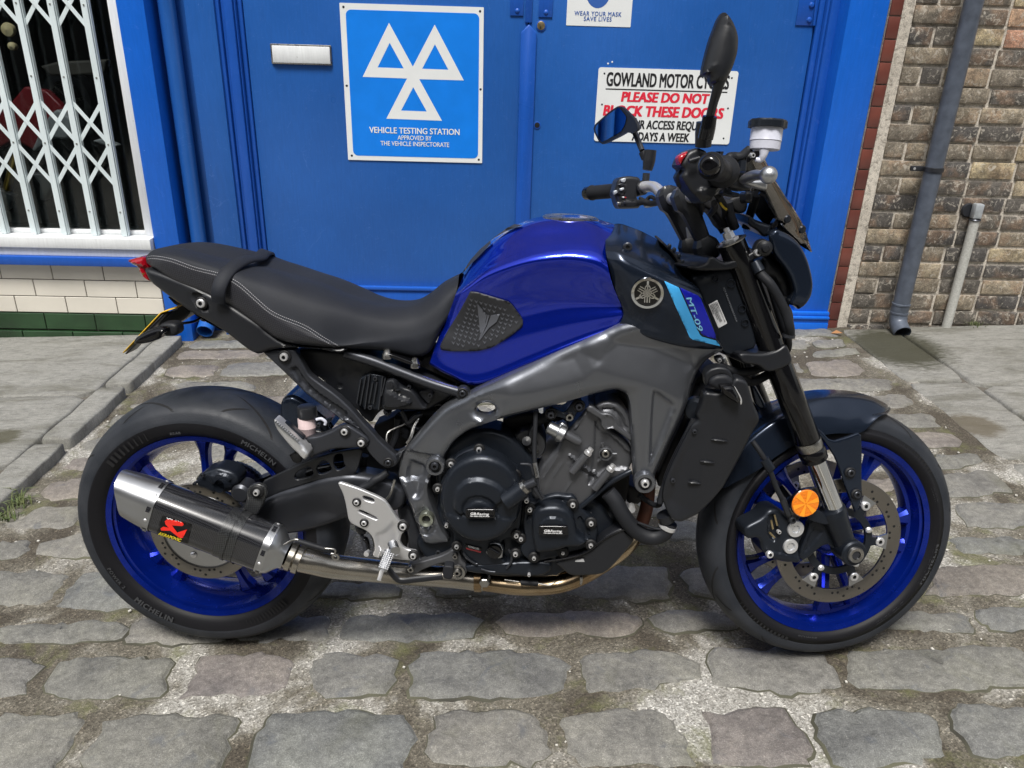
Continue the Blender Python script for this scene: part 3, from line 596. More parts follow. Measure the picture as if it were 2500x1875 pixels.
ipoly('side_panel', P('a1', 420,960, 480,920, 590,1000, 640,1090, 560,1180, 430,1165, 300,1280, 260,1270, 330,1120), inwhite, 4.28)
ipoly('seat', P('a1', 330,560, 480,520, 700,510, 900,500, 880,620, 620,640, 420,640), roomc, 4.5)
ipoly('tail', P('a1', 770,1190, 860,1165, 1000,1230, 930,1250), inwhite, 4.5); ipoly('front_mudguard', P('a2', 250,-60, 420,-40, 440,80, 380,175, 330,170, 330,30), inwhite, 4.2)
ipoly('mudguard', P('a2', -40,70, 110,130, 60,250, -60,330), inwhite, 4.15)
wpart(tube('fork', [WY(*P('a1', 135, 1290)[0], 4.2), WY(*P('a1', 60, 1600)[0], 4.2)], .022, ingold), ib)
wc = WY(*P('a1', 610, 850)[0], 4.9)
for nm, pr, mm in (('tyre', [(.115, -.05), (.16, -.05), (.175, 0), (.16, .05), (.115, .05)], rubber), ('rim', [(.115, -.05), (.108, -.03), (.105, .03)], steel)): wpart(lathe(nm, pr, wc, (.2, 1, 0), mm), ib)
for i in range(6):
    a = i*math.pi/3+.2; wpart(tube('spoke', [wc, wc+np.array([math.cos(a)*.11, -.03, math.sin(a)*.11])], .008, steel, n=6), ib)
wpart(lathe('headlamp', [(.0, -.02), (.03, -.012), (.034, 0), (.03, .02)], WY(*P('a1', 70, 250)[0], 4.3), (0, 1, 0), mat('lamp_glass', (.5, .42, .25), .2)), ib)
wpart(lathe('dial', [(.0, -.02), (.018, -.012), (.02, 0), (.018, .02)], WY(*P('a1', 105, 390)[0], 4.3), (0, 1, 0), MT['lamp_glass']), ib)
# folding lattice gate
lat = empty('lattice_gate', (-2.4, WYY-.02, .46), 'white folding metal lattice gate across the shop window', 'gate')
LX = [-2.0417-.1425*k for k in range(-2, 20)]; LY = WYY+.012; zn = [1.935, 1.745, 1.555, 1.365, 1.073, .884, .690]
for x in LX:
    for dx, nm in ((0, 'lattice_post'),):
        V, Fc = join([box_vf(x-.015, x+.008, LY-.012, LY-.009, .46, 2.2), box_vf(x+.0082, x+.0105, LY-.012, LY+.012, .46, 2.2), box_vf(x-.0152, x-.013, LY-.0085, LY+.012, .46, 2.2), box_vf(x+.013, x+.0155, LY-.006, LY+.014, .46, 2.2)])
        wpart(mk(nm, V, Fc, latp, None, False), lat)
    for z in (1.169, .884, 1.46, .575): wpart(lathe('rivet', [(0, -.0035), (.0035, -.0025), (.0045, 0)], (x-.003, LY-.012, z), (0, 1, 0), steel, n=10), lat)
for x0, x1 in zip(LX[1:], LX[:-1]):
    for za, zb in ((1.935, 1.745), (1.745, 1.555), (1.555, 1.365), (1.073, .884), (.884, .690)):
        for (a, b_), yo in ((((x0, za), (x1, zb)), .004), (((x1, za), (x0, zb)), .009)):
            a = np.array([a[0], LY+yo-.009, a[1]]); b_ = np.array([b_[0], LY+yo-.009, b_[1]]); d = b_-a; d /= np.linalg.norm(d); nn = np.cross(d, [0, 1, 0])*.0085; e = np.array([0, .0035, 0])
            V = [a-nn, a+nn, b_+nn, b_-nn, a-nn+e, a+nn+e, b_+nn+e, b_-nn+e]; wpart(mk('lattice_bar', V, [(0, 1, 2, 3), (7, 6, 5, 4), (0, 4, 5, 1), (1, 5, 6, 2), (2, 6, 7, 3), (3, 7, 4, 0)], latp, None, False), lat)
# blue shopfront
TOP = 2.7
def thing_box(*a, lab='', cat_='', **k): o = box(*a, **k); return tag(o, lab, cat_)
lb = thing_box('painted_board', -1.618, -1.498, WYY-.012, WYY+.22, gz(-1.55)-.03, TOP, boardp, bev=.005, lab='bright blue vertical board between the shop window and the blue drainpipe', cat_='board')
back = box('building_wall', -1.49, 1.74, 3.97, 4.2, -.2, 5.5, trimp, bev=0); tag(back, kind='structure')
upper = box('building_wall', -8, 8, WYY+.02, 4.4, TOP+.01, 6.5, brickm, bev=0); tag(upper, kind='structure')
frm = empty('door_frame', (.16, WYY+.1, 0), 'blue painted timber door frame with moulded sides around the double doors', 'door frame')
def fp(*a, **k): return wpart(box(*a, **k), frm)
fp('side_panel', WY(447, 0, 3.78)[0], WY(520, 0, 3.78)[0], 3.78, 3.95, -.08, TOP, doorp, bev=.004)
xr = WY(447, 0, 3.78)[0]; fp('recess_board', -1.497, xr-.001, 3.84, 3.95, -.08, TOP, doorp, bev=.002)
a = WY(521, 0, 3.80)[0]; b_ = WY(589, 0, 3.84)[0]; wdt = b_-a
for i, (f0, f1, y) in enumerate(((0.01, .2, 3.795), (.205, .34, 3.812), (.345, .72, 3.80), (.725, .80, 3.815), (.805, .99, 3.838))): fp('jamb_moulding', a+wdt*f0, a+wdt*f1, y, 3.95, -.08, TOP, trimp, bev=.005)
a = WY(2000, 0, 3.84)[0]; b_ = WY(2069, 0, 3.80)[0]; wdt = b_-a
for f0, f1, y in ((.05, .28, 3.838), (.285, .4, 3.815), (.405, .75, 3.80), (.755, .85, 3.812), (.855, 1.0, 3.795)): fp('jamb_moulding', a+wdt*f0, a+wdt*f1, y, 3.95, .02, TOP, trimp, bev=.005)
xq = b_; rb = empty('painted_board', (1.64, WYY, 0), 'bright blue pilaster board with moulded foot beside the red brick edge', 'board')
wpart(box('board', xq-.03, 1.736, WYY-.004, 3.95, .148, TOP, boardp, None, .005), rb)
for z0, z1, pr in ((.128, .150, .018), (.112, .1285, .030), (.092, .1125, .020), (.02, .0925, .024)): wpart(box('foot_moulding', 1.545, 1.742, WYY-pr, 3.9, z0, z1, boardp, None, .006 if z0 > .1 else .003), rb)
DY = 3.85
dl = empty('door', (-.5, DY, 0), 'left leaf of the blue double doors with letter plate and testing station sign', 'door'); dr = empty('door', (.8, DY, 0), 'right leaf of the blue double doors with keyholes and notice', 'door')
xa = WY(589, 0, DY)[0]+.004; xb = WY(1272, 70, DY)[0]; xc = WY(1290, 70, DY)[0]; xd = WY(2000, 0, DY)[0]-.004
wpart(box('leaf', xa, xc-.003, DY, DY+.05, -.02, TOP, doorp, None, .004), dl); wpart(box('leaf', xc+.001, xd, DY, DY+.05, .0, TOP, doorp, None, .004), dr)
zk = WY(803, 689, DY)[2]; zk2 = WY(1063, 703, DY)[2]
for (x0, x1, root) in ((xa+.003, xc-.045, dl), (xc+.045, xd-.003, dr)):
    wpart(box('kick_board', x0, x1, DY-.022, DY-.0005, .03, .5*(zk+zk2)-.02, trimp, None, .003), root); wpart(box('weather_rail', x0, x1, DY-.032, DY-.0005, .5*(zk+zk2)-.0195, .5*(zk+zk2), trimp, None, .006), root)
# pointed meeting strip
zs = WY(1292, 59, DY)[2]; z1 = WY(1272, 80, DY)[2]; x0, x1 = WY(1271, 90, DY)[0], WY(1310, 90, DY)[0]
V = [(x0, DY-.014, .05), (x1, DY-.014, .05), (x1, DY-.014, z1), ((x0+x1)/2, DY-.014, zs), (x0, DY-.014, z1)]; V += [(v[0], DY-.0005, v[2]) for v in V]
wpart(bevel_obj(mk('meeting_strip', V, [(4, 3, 2, 1, 0), (5, 6, 7, 8, 9)]+[(i, (i+1) % 5, 5+(i+1) % 5, 5+i) for i in range(5)], trimp), .005, 2), dr)
wpart(box('meeting_strip', x0+.018, x1-.024, DY-.008, DY-.0006, zs+.006, TOP, trimp, None, .003), dr)
# sunk plates, hinges and bolts at the top
def wrect(nm, u, y0, m, root, th=.006, bev=.0015, k='c1'):
    q = P(k, *u); a, b_ = WY(q[0][0], q[0][1], DY), WY(q[1][0], q[1][1], DY); return wpart(box(nm, a[0], b_[0], y0-th, y0-.0003, min(a[2], b_[2]), max(a[2], b_[2]), m, None, bev), root)
def wdisc(nm, k, u, v, r, y0, m, root, h=.006, dome=True):
    q = WY(*P(k, u, v)[0], y0); pr = [(0, -h), (r*.6, -h*.85), (r*.9, -h*.4), (r, 0)] if dome else [(0, -h), (r*.93, -h), (r, -h*.8), (r, 0)]
    o = lathe(nm, pr, (q[0], y0, q[2]), (0, 1, 0), m, None, 20); return wpart(o, root)
wrect('bolt_plate', (165, -260, 268, 135), DY, trimp, dl); wdisc('bolt', 'c1', 218, 92, .011, DY-.006, trimp, dl); wrect('bolt_plate', (410, -260, 512, 148), DY, trimp, dr); wdisc('bolt', 'c1', 460, 105, .011, DY-.006, trimp, dr)
wrect('hinge_plate', (345, -200, 445, 218), DY, trimp, dr, k='d1'); [wdisc('bolt', 'd1', u, v, .013, DY-.006, trimp, dr, .009) for u, v in ((420, 45), (400, 170), (432, -80))]
wpart(tube('hinge_pin', [WY(*P('d1', 470, -100)[0], DY-.01), WY(*P('d1', 440, 215)[0], DY-.01)], .006, trimp), dr)
wdisc('lock_ring', 'c1', 418, 218, .0235, DY, trimp, dr, .004, False); wdisc('lock', 'c1', 418, 216, .018, DY-.004, brassm, dr, .003, False)
q = WY(*P('c1', 414, 232)[0], DY-.0076); wpart(box('keyhole', q[0]-.0015, q[0]+.0015, DY-.0082, DY-.007, q[2]-.005, q[2]+.005, deep, None, 0), dr)
wdisc('keyhole_ring', 'c1', 385, 1058, .0175, DY, trimp, dr, .003, False); wdisc('keyhole', 'c1', 385, 1056, .0125, DY-.003, deep, dr, .0006, False)
for u, v in ((1018, 523), (983, 537)): wdisc('paint_chip', 'c1', u, v, .004, DY, whitep, dr, .0008, False)
# letter plate
lpz = empty('letter_plate', (-.84, DY, 1.29), 'white painted letter plate in a chrome rim on the left door', 'letter box')
a = WY(661, 107, DY); b_ = WY(811, 160, DY)
wpart(box('rim', a[0]-.002, b_[0]+.002, DY-.010, DY-.0004, b_[2], a[2]+.002, steel, None, .004), lpz); wpart(box('flap', a[0]+.007, b_[0]-.004, DY-.018, DY-.0105, b_[2]+.006, a[2]-.006, whitep, None, .003), lpz)
# ------------------------------------------------------------------ signs
def rrect(x0, x1, z0, z1, r, n=6):
    out = []
    for cx_, cz_, a0 in ((x1-r, z1-r, 0), (x0+r, z1-r, 90), (x0+r, z0+r, 180), (x1-r, z0+r, 270)):
        for i in range(n+1): t = R_(a0+90*i/n); out.append((cx_+r*math.cos(t), cz_+r*math.sin(t)))
    return out
def plate(nm, pts, y0, th, m, root):
    n = len(pts); V = [(x, y0-th, z) for x, z in pts]+[(x, y0, z) for x, z in pts]
    o = mk(nm, V, [tuple(range(n))[::-1] if False else tuple(range(n)), tuple(range(2*n-1, n-1, -1))]+[(i, n+i, n+(i+1) % n, (i+1) % n) for i in range(n)], m, None, False)
    bm = bmesh.new(); bm.from_mesh(o.data); bmesh.ops.recalc_face_normals(bm, faces=bm.faces); bm.to_mesh(o.data); bm.free(); return wpart(o, root)
sg = empty('testing_station_sign', (-.37, DY, 1.2), 'blue and white sign with three hollow triangles on the left door', 'sign')
A, B, C_, D_ = [WY(*p, DY) for p in P('b1', 788, 20, 2008, 65, 1995, 1382, 868, 1340)]
sx0, sx1, sz0, sz1 = (A[0]+D_[0])/2, (B[0]+C_[0])/2, (C_[2]+D_[2])/2, (A[2]+B[2])/2
plate('board', rrect(sx0, sx1, sz0, sz1, .002, 1), DY-.001, .004, signw, sg); plate('blue_field', rrect(sx0+.026, sx1-.020, sz0+.021, sz1-.026, .024), DY-.0051, .0006, signb, sg)
def wq(k, *a): return [(lambda q: (q[0], q[2]))(WY(x, y, DY)) for x, y in P(k, *a)]
def wpoly(nm, pts, hole, y, m, root):
    out = np.array(pts); hs = [np.array(h) for h in hole]; pts_ = np.concatenate([out]+hs); ed = []; o_ = 0
    for lp_ in [out]+hs: ed += [(o_+i, o_+(i+1) % len(lp_)) for i in range(len(lp_))]; o_ += len(lp_)
    vo, eo, fo, _, _, _ = geometry.delaunay_2d_cdt([Vector(p) for p in pts_], ed, [], 0, 1e-7); X = np.array([(p.x, p.y) for p in vo]); T = []
    for f in fo:
        c = X[list(f)].mean(0)[None]
        if inside(c, out)[0] and not any(inside(c, h)[0] for h in hs): T.append(tuple(f))
    return wpart(mk(nm, [(x, y, z) for x, z in X], T, m, None, False), root)
tri = wq('b1', 1210,193, 1411,562, 1595,208, 1840,678, 1465,668, 1656,1018, 1188,1000, 1362,662, 988,648)
h1 = wq('b1', 1216,361, 1334,577, 1114,568); h2 = wq('b1', 1597,374, 1710,588, 1489,580); h3_ = wq('b1', 1414,735, 1528,940, 1312,932)
wpoly('triangles', tri, [h1, h2, h3_], DY-.0062, signw, sg)
def wtext(nm, s, k, u0, v0, u1, v1, hh, m, root, bold=.0, shear=0., sp=1., y=DY-.0063):
    a, b_ = WY(*P(k, u0, v0)[0], DY), WY(*P(k, u1, v1)[0], DY); z = (a[2]+b_[2])/2; a = np.array([a[0], y, z]); b_ = np.array([b_[0], y, z])
    return wpart(text3(nm, s, a, b_, (0, -1, 0), m, None, h=hh, bold=bold, shear=shear, sp=sp, lift=.0), root)
pm = lambda z: z/3.456/470.
wtext('lettering', 'VEHICLE TESTING STATION', 'b1', 1045,1118, 1805,1138, pm(46), signw, sg, .022); wtext('lettering', 'APPROVED BY', 'b1', 1283,1175, 1570,1187, pm(35), signw, sg, .012); wtext('lettering', 'THE VEHICLE INSPECTORATE', 'b1', 1140,1222, 1717,1242, pm(35), signw, sg, .012)
for u, v in ((824, 58), (1977, 95), (852, 723), (1981, 753), (895, 1312), (1966, 1347)): wdisc('screw', 'b1', u, v, .0055, DY-.005, dgrey, sg, .002)
s2_ = empty('door_notice', (.8, DY, 1.1), 'white notice with black and red capitals screwed to the right door', 'sign')
A, B, C_, D_ = [WY(*p, DY) for p in P('c1', 905, 563, 2085, 605, 2000, 1222, 862, 1185)]; 
plate('board', rrect((A[0]+D_[0])/2, (B[0]+C_[0])/2, (C_[2]+D_[2])/2, (A[2]+B[2])/2, .012), DY-.0008, .0035, signw, s2_); ys = DY-.0047
wtext('lettering', 'GOWLAND MOTOR CYCLES', 'c1', 965,720, 1997,752, pm(100), blackprint, s2_, .04, 0, 1., ys); wtext('lettering', 'PLEASE DO NOT', 'c1', 1090,850, 1832,877, pm(72), redprint, s2_, .055, .12, 1., ys)
wtext('lettering', 'BLOCK THESE DOORS', 'c1', 938,965, 1952,1005, pm(78), redprint, s2_, .055, .12, 1., ys); wtext('lettering', '24 HOUR ACCESS REQUIRED', 'c1', 1010,1080, 1870,1100, pm(66), blackprint, s2_, .04, .08, 1., ys); wtext('lettering', '7 DAYS A WEEK', 'c1', 1180,1182, 1662,1198, pm(66), blackprint, s2_, .04, .08, 1., ys)
a, b_ = WY(*P('c1', 962, 745)[0], DY), WY(*P('c1', 1987, 781)[0], DY); z = (a[2]+b_[2])/2; wpart(box('underline', a[0], b_[0], ys-.0004, ys+.0006, z-.003, z+.002, blackprint, None, 0), s2_)
for u, v in ((953, 620), (2028, 658), (932, 881), (1995, 914), (1958, 1167), (905, 1120)): wdisc('screw', 'c1', u, v, .0045, DY-.0043, dgrey, s2_, .002)
s3_ = empty('mask_notice', (.46, DY, 1.5), 'white and blue notice asking to wear a mask, cut by the top edge', 'sign')
A, B = WY(*P('c1', 629, 216)[0], DY), WY(*P('c1', 1172, 228)[0], DY); zb = (A[2]+B[2])/2; plate('sheet', rrect(A[0], B[0], zb, zb+.40, .002, 1), DY-.0006, .0012, signw, s3_)
cxm = (A[0]+B[0])/2-.01; maskb = mat('mask_blue', (.03, .11, .40), .5); q = WY(*P('c1', 900, 70)[0], DY)
pl = [(cxm+.058*math.cos(t), q[2]+.075+.075*math.sin(t)) for t in np.linspace(math.pi, 2*math.pi, 16)]; plate('mask_picture', [(cxm-.085, q[2]+.09)]+pl+[(cxm+.085, q[2]+.09), (cxm+.06, q[2]+.12), (cxm-.06, q[2]+.12)], DY-.0019, .0003, maskb, s3_)
wtext('lettering', 'WEAR YOUR MASK', 'c1', 698,132, 1095,138, pm(31), maskb, s3_, .02, 0, 1.15, DY-.0022); wtext('lettering', 'SAVE LIVES', 'c1', 777,176, 1012,180, pm(30), maskb, s3_, .02, 0, 1.15, DY-.0022)
# blue drainpipe with open shoe
dp = empty('drainpipe', (-1.41, 3.79, .1), 'blue painted drainpipe between the boards with an open shoe at its foot', 'drainpipe')
px_ = (WY(383, 0, 3.79)[0]+WY(427, 0, 3.79)[0])/2; pb = WY(500, 812, 3.74)
wpart(lathe('pipe', [(.037, 0), (.037, 2.6)], (px_, 3.79, .12), (0, 0, 1), doorp, None, 28), dp)
def hollow(nm, pts, r, m, root, n=28, th=.004):
    p = cr(pts, 16); V, Fc = tube_vf(pts, r, n, 16, caps=False); V2, F2 = tube_vf(pts, np.atleast_1d(r)-th, n, 16, caps=False); o_ = len(V); k = 15*n
    F = list(Fc)+[tuple(i+o_ for i in f[::-1]) for f in F2]+[(k+j, k+(j+1) % n, o_+k+(j+1) % n, o_+k+j) for j in range(n)]
    return wpart(mk(nm, list(V)+list(V2), F, m, None, ang=50), root)
hollow('shoe', [(px_, 3.79, .16), (px_, 3.79, .07), (px_, 3.77, .02), (px_, 3.70, -.02)], .0405, doorp, dp)
wpart(lathe('collar', [(.037, 0), (.044, .003), (.044, .03), (.037, .033)], (px_, 3.79, .115), (0, 0, 1), doorp, None, 28), dp)
# ------------------------------------------------------------------ brick wall on the right
bw = box('brick_wall', 1.80, 8, WYY+.010, WYY+.3, -.2, TOP, limem, bev=0); tag(bw, 'old brown and buff brick wall with pale mortar right of the blue doors', 'wall')
edge_ = box('mortar_strip', 1.799, 1.850, WYY-.004, WYY+.0099, -.1, TOP, limem, bw, 0)
zc = .169-.0821*3; r = -3; row = 0
course = .0821; lens = [[.205, .085], [.10, .085, .205]]
while zc < 1.72:
    z0, z1 = zc+.0068, zc+course-.0068; x = 1.852; i = 0; hd = (row % 2 == 0)
    while x < 3.6:
        if row % 2: L = .215 if i % 1 == 0 else .1
        else: L = (.1 if i % 2 else .105) if i < 2 else .215
        L += rng.randn()*.006; j = rng.randn(8)*.0026; y0 = WYY+rng.randn()*.002
        o = box('brick', x+.005, x+L-.006, y0, y0+.03, z0+j[0], z1+j[1], brickm, bw, .0026+.0015*rng.rand(), 2)
        zz = (zc-.2)/1.3; pd = .15+.9*max(0, min(1, (zz-.15)))*min(1, max(0, (x-2.0)*2.2)); o['tone'] = float(np.clip((pd+rng.randn()*.26) if rng.rand() < .7 else rng.rand()*.5, 0, 1))
        if zc < .1: o['tone'] = float(rng.rand()*.3)
        x += L+.004; i += 1
    zc += course; row += 1
z = .1993-.0941*3
rbw = box('brick_edging', 1.744, 1.7985, WYY+.004, WYY+.25, -.1, TOP, limem, bev=0); tag(rbw, 'narrow column of glazed dark red bricks beside the blue board', 'wall')
while z < 1.75:
    box('brick', 1.745, 1.7975, WYY-.006, WYY+.02, z+.0025, z+.0916, redbr, rbw, .0025, 2); z += .0941
# grey downpipe
gp_ = empty('downpipe', (2.1, 3.6, .05), 'grey cast downpipe clipped to the brick wall with open elbow above the wet slab', 'drainpipe')
YP = 3.62; xm = (WY(2356, 0, YP)[0]+WY(2401, 0, YP)[0])/2; zt = WY(*P('d2', 1165, 1050)[0], YP)[2]
wpart(lathe('pipe', [(.0395, 0), (.0395, 2.6)], (xm, YP, zt), (0, 0, 1), ironm, None, 32), gp_)
hollow('elbow', [(xm, YP, zt+.005), (xm, YP, zt-.05), (xm, YP-.02, zt-.095), (xm, YP-.075, zt-.125)], .0415, ironm, gp_)
for dz in (0.0, -.045): wpart(lathe('collar', [(.0395, -.002), (.0435, 0), (.0435, .008), (.0395, .010)], (xm, YP, zt+dz), (0, 0, 1), ironm, None, 32), gp_)
cz = WY(*P('d1', 1465, 1430)[0], YP)[2]; wpart(lathe('clip', [(.0395, -.011), (.0445, -.009), (.0445, .009), (.0395, .011)], (xm, YP, cz), (0, 0, 1), dgrey, None, 32), gp_)
wpart(box('clip_lug', xm-.10, xm-.035, YP+.01, YP+.03, cz-.012, cz+.012, dgrey, None, .006), gp_); wpart(lathe('screw', [(0, -.004), (.006, -.002), (.006, 0)], (xm-.085, YP+.01, cz), (0, 1, 0), silver, None, 12), gp_)
cd = empty('conduit', (2.38, 3.66, .06), 'pale speckled conduit pipe with a galvanised top box on the brick wall', 'pipe')
YC = 3.665; xc_ = (WY(2392, 538, YC)[0]+WY(2368, 537, YC)[0])/2; zt2 = WY(2380, 537, YC)[2]
wpart(lathe('tube', [(.0225, 0), (.0225, zt2-gz(xc_)+.02)], (xc_, YC, gz(xc_)-.02), (0, 0, 1), cond, None, 24), cd); wpart(lathe('washer', [(.024, 0), (.028, .003), (.024, .008)], (xc_, YC, zt2-.003), (0, 0, 1), dgrey, None, 20), cd)
wpart(box('top_box', xc_-.021, xc_+.022, YC-.016, YC+.022, zt2+.006, zt2+.078, galv, None, .007), cd); wpart(lathe('back_washer', [(0, -.01), (.03, -.01), (.035, 0)], (xc_-.025, WYY, zt2+.04), (0, 1, 0), dgrey, None, 20), cd)
# weeds, leaf litter and grit
grassm = mat('weed_green', (.07, .12, .035), .6, col2=(.16, .17, .07), vscale=30); drym = mat('dry_grass', (.30, .24, .14), .8)
def blades(name, c, n, L, m, spread=.05, flat=.5):
    parts = []
    for i in range(n):
        a = rng.rand()*6.28; r0 = rng.rand()*spread; p0 = np.array([c[0]+r0*math.cos(a*3), c[1]+r0*math.sin(a*3), gz(c[0])-.006]); l = L*(.5+rng.rand()); d = np.array([math.cos(a), math.sin(a), 0])
        p1 = p0+d*l*.4*flat+np.array([0, 0, l*.55]); p2 = p0+d*l*.95*flat*1.4+np.array([0, 0, l*.5]); wv = np.cross(d, [0, 0, 1])*.0016
        parts.append(([p0-wv, p0+wv, p1+wv, p1-wv, p2], [(0, 1, 2, 3), (3, 2, 4)]))
    V, Fc = join(parts); return mk(name, V, Fc, m, None, False)
q = G(*P('a3', 190, 1200)[0]); wd = blades('weed', q, 46, .06, grassm, .035); tag(wd, 'tuft of green grass growing from the left kerb joint', 'grass', kind='stuff')
q2 = G(*P('a3', 60, 1330)[0]); wd2 = blades('weed', q2, 40, .05, grassm, .04); tag(wd2, 'low grass tuft at the left picture edge below the kerb', 'grass', kind='stuff')
q = G(*P('d2', 1790, 1215)[0]); wd3 = blades('weed', (q[0], 3.68), 40, .03, grassm, .06); tag(wd3, 'small weeds at the foot of the brick wall by the conduit', 'weeds', kind='stuff')
q = G(*P('d3', 2090, 1060)[0]); 
parts = []
for i in range(700):
    x = XL+rng.rand()*(XR-XL); y = .55+rng.rand()**.8*3.0; s_ = .0012+.0026*rng.rand()**2; a = rng.rand()*3
    V_, F_2 = box_vf(-s_, s_, -s_*.8, s_*.8, -s_*.5, s_*.5); ca, sa = math.cos(a), math.sin(a); parts.append(([(x+v[0]*ca-v[1]*sa, y+v[0]*sa+v[1]*ca, gz(x)-.003+v[2]) for v in V_], F_2))
V, Fc = join(parts); gr = mk('grit', V, Fc, mat('pale_grit', (.55, .53, .48), .8), None, False); tag(gr, 'loose pale grit scattered in the mortar between the setts', 'grit', kind='stuff')
lf = G(*P('d2', 630, 1300)[0]); leafm = mat('dead_leaf', (.35, .17, .07), .7)
lv = mk('dead_leaf', [(lf[0]-.03, lf[1], gz(lf[0])+.005), (lf[0], lf[1]-.018, gz(lf[0])+.012), (lf[0]+.032, lf[1]+.004, gz(lf[0])+.006), (lf[0]+.004, lf[1]+.02, gz(lf[0])+.016)], [(0, 1, 2, 3)], leafm); tag(lv, 'curled brown dead leaf at the foot of the red bricks', 'leaf')
# ================================================================== the motorcycle
bike = bpy.data.objects.new('motorcycle', None); COL.objects.link(bike); bike.empty_display_size = .1
Mw = np.eye(4); Mw[:3, 0], Mw[:3, 1], Mw[:3, 2], Mw[:3, 3] = F_, L_, U_, O_; bike.matrix_world = Matrix(Mw.tolist())
tag(bike, 'blue and black naked motorcycle leaning on its stand before the blue doors', 'motorcycle')
RW = np.array([0, 0, .315]); FW = np.array([WB, 0, .30]); Yv = np.array([0, 1., 0])
stx = lambda V: rotst(np.array(V, float), ST)
def mkst(name, V, Fc, m, parent, **k): return mk(name, stx(V), Fc, m, parent, **k)
# ---- wheels
def tyre_prof(ro, hw, rb, hb):
    pr = []
    for a in np.linspace(0, 1, 9):   # near bead to shoulder
        pass
    sh = ro-.30*(ro-rb)-.016
    pts = [(rb+.004, -hb+.006), (rb+.0125, -hb+.001), (rb+.0165, -hb-.004), (rb+.026, -hb-.010), (rb+.042, -hw*.99), (sh-.004, -hw), (sh+.004, -hw*.985)]
    for t in np.linspace(.0, 1, 9): a = t*math.pi/2; pts.append((sh+.008+(ro-sh-.008)*math.sin(a)**.92, -hw*.965*math.cos(a)**1.0 if t < 1 else 0))
    pts = [(r, v) for r, v in pts]; return pts+[(r, -v) for r, v in pts[-2::-1]]
def wheel(nm, C, ro, hw, hb, spokes, st, pairs, gap, spv):
    root = bpy.data.objects.new(nm, None); COL.objects.link(root); root.parent = bike
    f = (lambda V: stx(V)) if st else (lambda V: np.array(V))
    def add(n_, V, Fc, m, **k): return mk(n_, f(V), Fc, m, root, **k)
    V, Fc = lathe_vf(tyre_prof(ro, hw, .219, hb), C, Yv, 120, ref=(1, 0, 0)); pf = np.array([v[1] for v in V])
    ty = add('tyre', V, Fc, rubber); ty.data.materials.clear(); ty.data.materials.append(sidewall); ty.data.materials.append(treadr)
    np_ = len(tyre_prof(ro, hw, .219, hb))-1; ty.data.polygons.foreach_set('material_index', [1 if 5 <= i < np_-5 else 0 for i in range(np_) for _ in range(120)])
    rimp = [(.2195, -hb+.003), (.231, -hb-.001), (.2325, -hb+.003), (.2315, -hb+.007), (.224, -hb+.010), (.2145, -hb+.013), (.212, -hb+.022), (.207, -hb+.034), (.199, -hb*.32), (.196, 0), (.199, hb*.32), (.207, hb-.034), (.213, hb-.02), (.215, hb-.012), (.231, hb-.004), (.2305, hb+.001), (.2195, hb-.003)]
    V, Fc = lathe_vf(rimp, C, Yv, 120, ref=(1, 0, 0)); add('rim', V, Fc, wheelblue, ang=45)
    pts = lambda a, r, v: C+np.array([r*math.cos(a), v, r*math.sin(a)])
    for i in range(5):
        for sg in (-1, 1):
            a1 = R_(pairs+72*i+sg*gap/2); a0 = R_(pairs+72*i+sg*gap*.62)
            p0, p1, p2 = pts(a0, .040, spv*.6), pts(a1*1, .12, spv), pts(a1, .199, spv*.6)
            rr = cr([p0, p1, p2], 8); T = pts(a1, 1, 0)-C; T /= np.linalg.norm(T); W_ = np.cross(T, Yv); V = []; Fc = []
            for k, p in enumerate(rr):
                t = k/7; wd_ = .0085+.002*(1-t)+.012*max(0, t-.72)**2*12; th = .013+.006*(1-t)+.02*max(0, t-.8)
                for s_, y_ in ((-1, -.6), (-.55, -1), (.55, -1), (1, -.6), (1, .7), (-1, .7)): V.append(p+W_*wd_*s_+Yv*th*y_)
            for k in range(7): Fc += [(k*6+j, k*6+(j+1) % 6, k*6+6+(j+1) % 6, k*6+6+j) for j in range(6)]
            add('spoke', V, Fc, wheelblue, ang=30)
    V, Fc = lathe_vf([(.018, -.055), (.042, -.05), (.050, -.03), (.046, 0), (.050, .03), (.018, .05)], C, Yv, 40); add('hub', V, Fc, wheelblue)
    return root, add, pts
def disc(add, C, v, ro, ri, n_h, col_in, nb=5, rb=.082, a0=0.):
    V, Fc = lathe_vf([(ri, -.0025), (ri+.001, -.003), (ro-.001, -.003), (ro, -.002), (ro, .002), (ri, .0025), (ri, -.0025)], C+Yv*v, Yv, 96); add('brake_disc', V, Fc, discm, ang=30)
    parts = []
    for k, (rr, ph) in enumerate(((.2, 0), (.5, .5), (.8, .25))):
        for i in range(n_h):
            a = 2*math.pi*(i+ph+.15*math.sin(i*3))/n_h; r = ri+(ro-ri)*(.16+.68*((k*.5+.5*(i % 2)*.33) % 1))
            parts.append(lathe_vf([(0, 0), (.0032, 0)], C+np.array([r*math.cos(a), v-.0033, r*math.sin(a)]), Yv, 8))
    V, Fc = join(parts); tag(add('disc_holes', V, Fc, deep, smooth=False), kind='stuff')
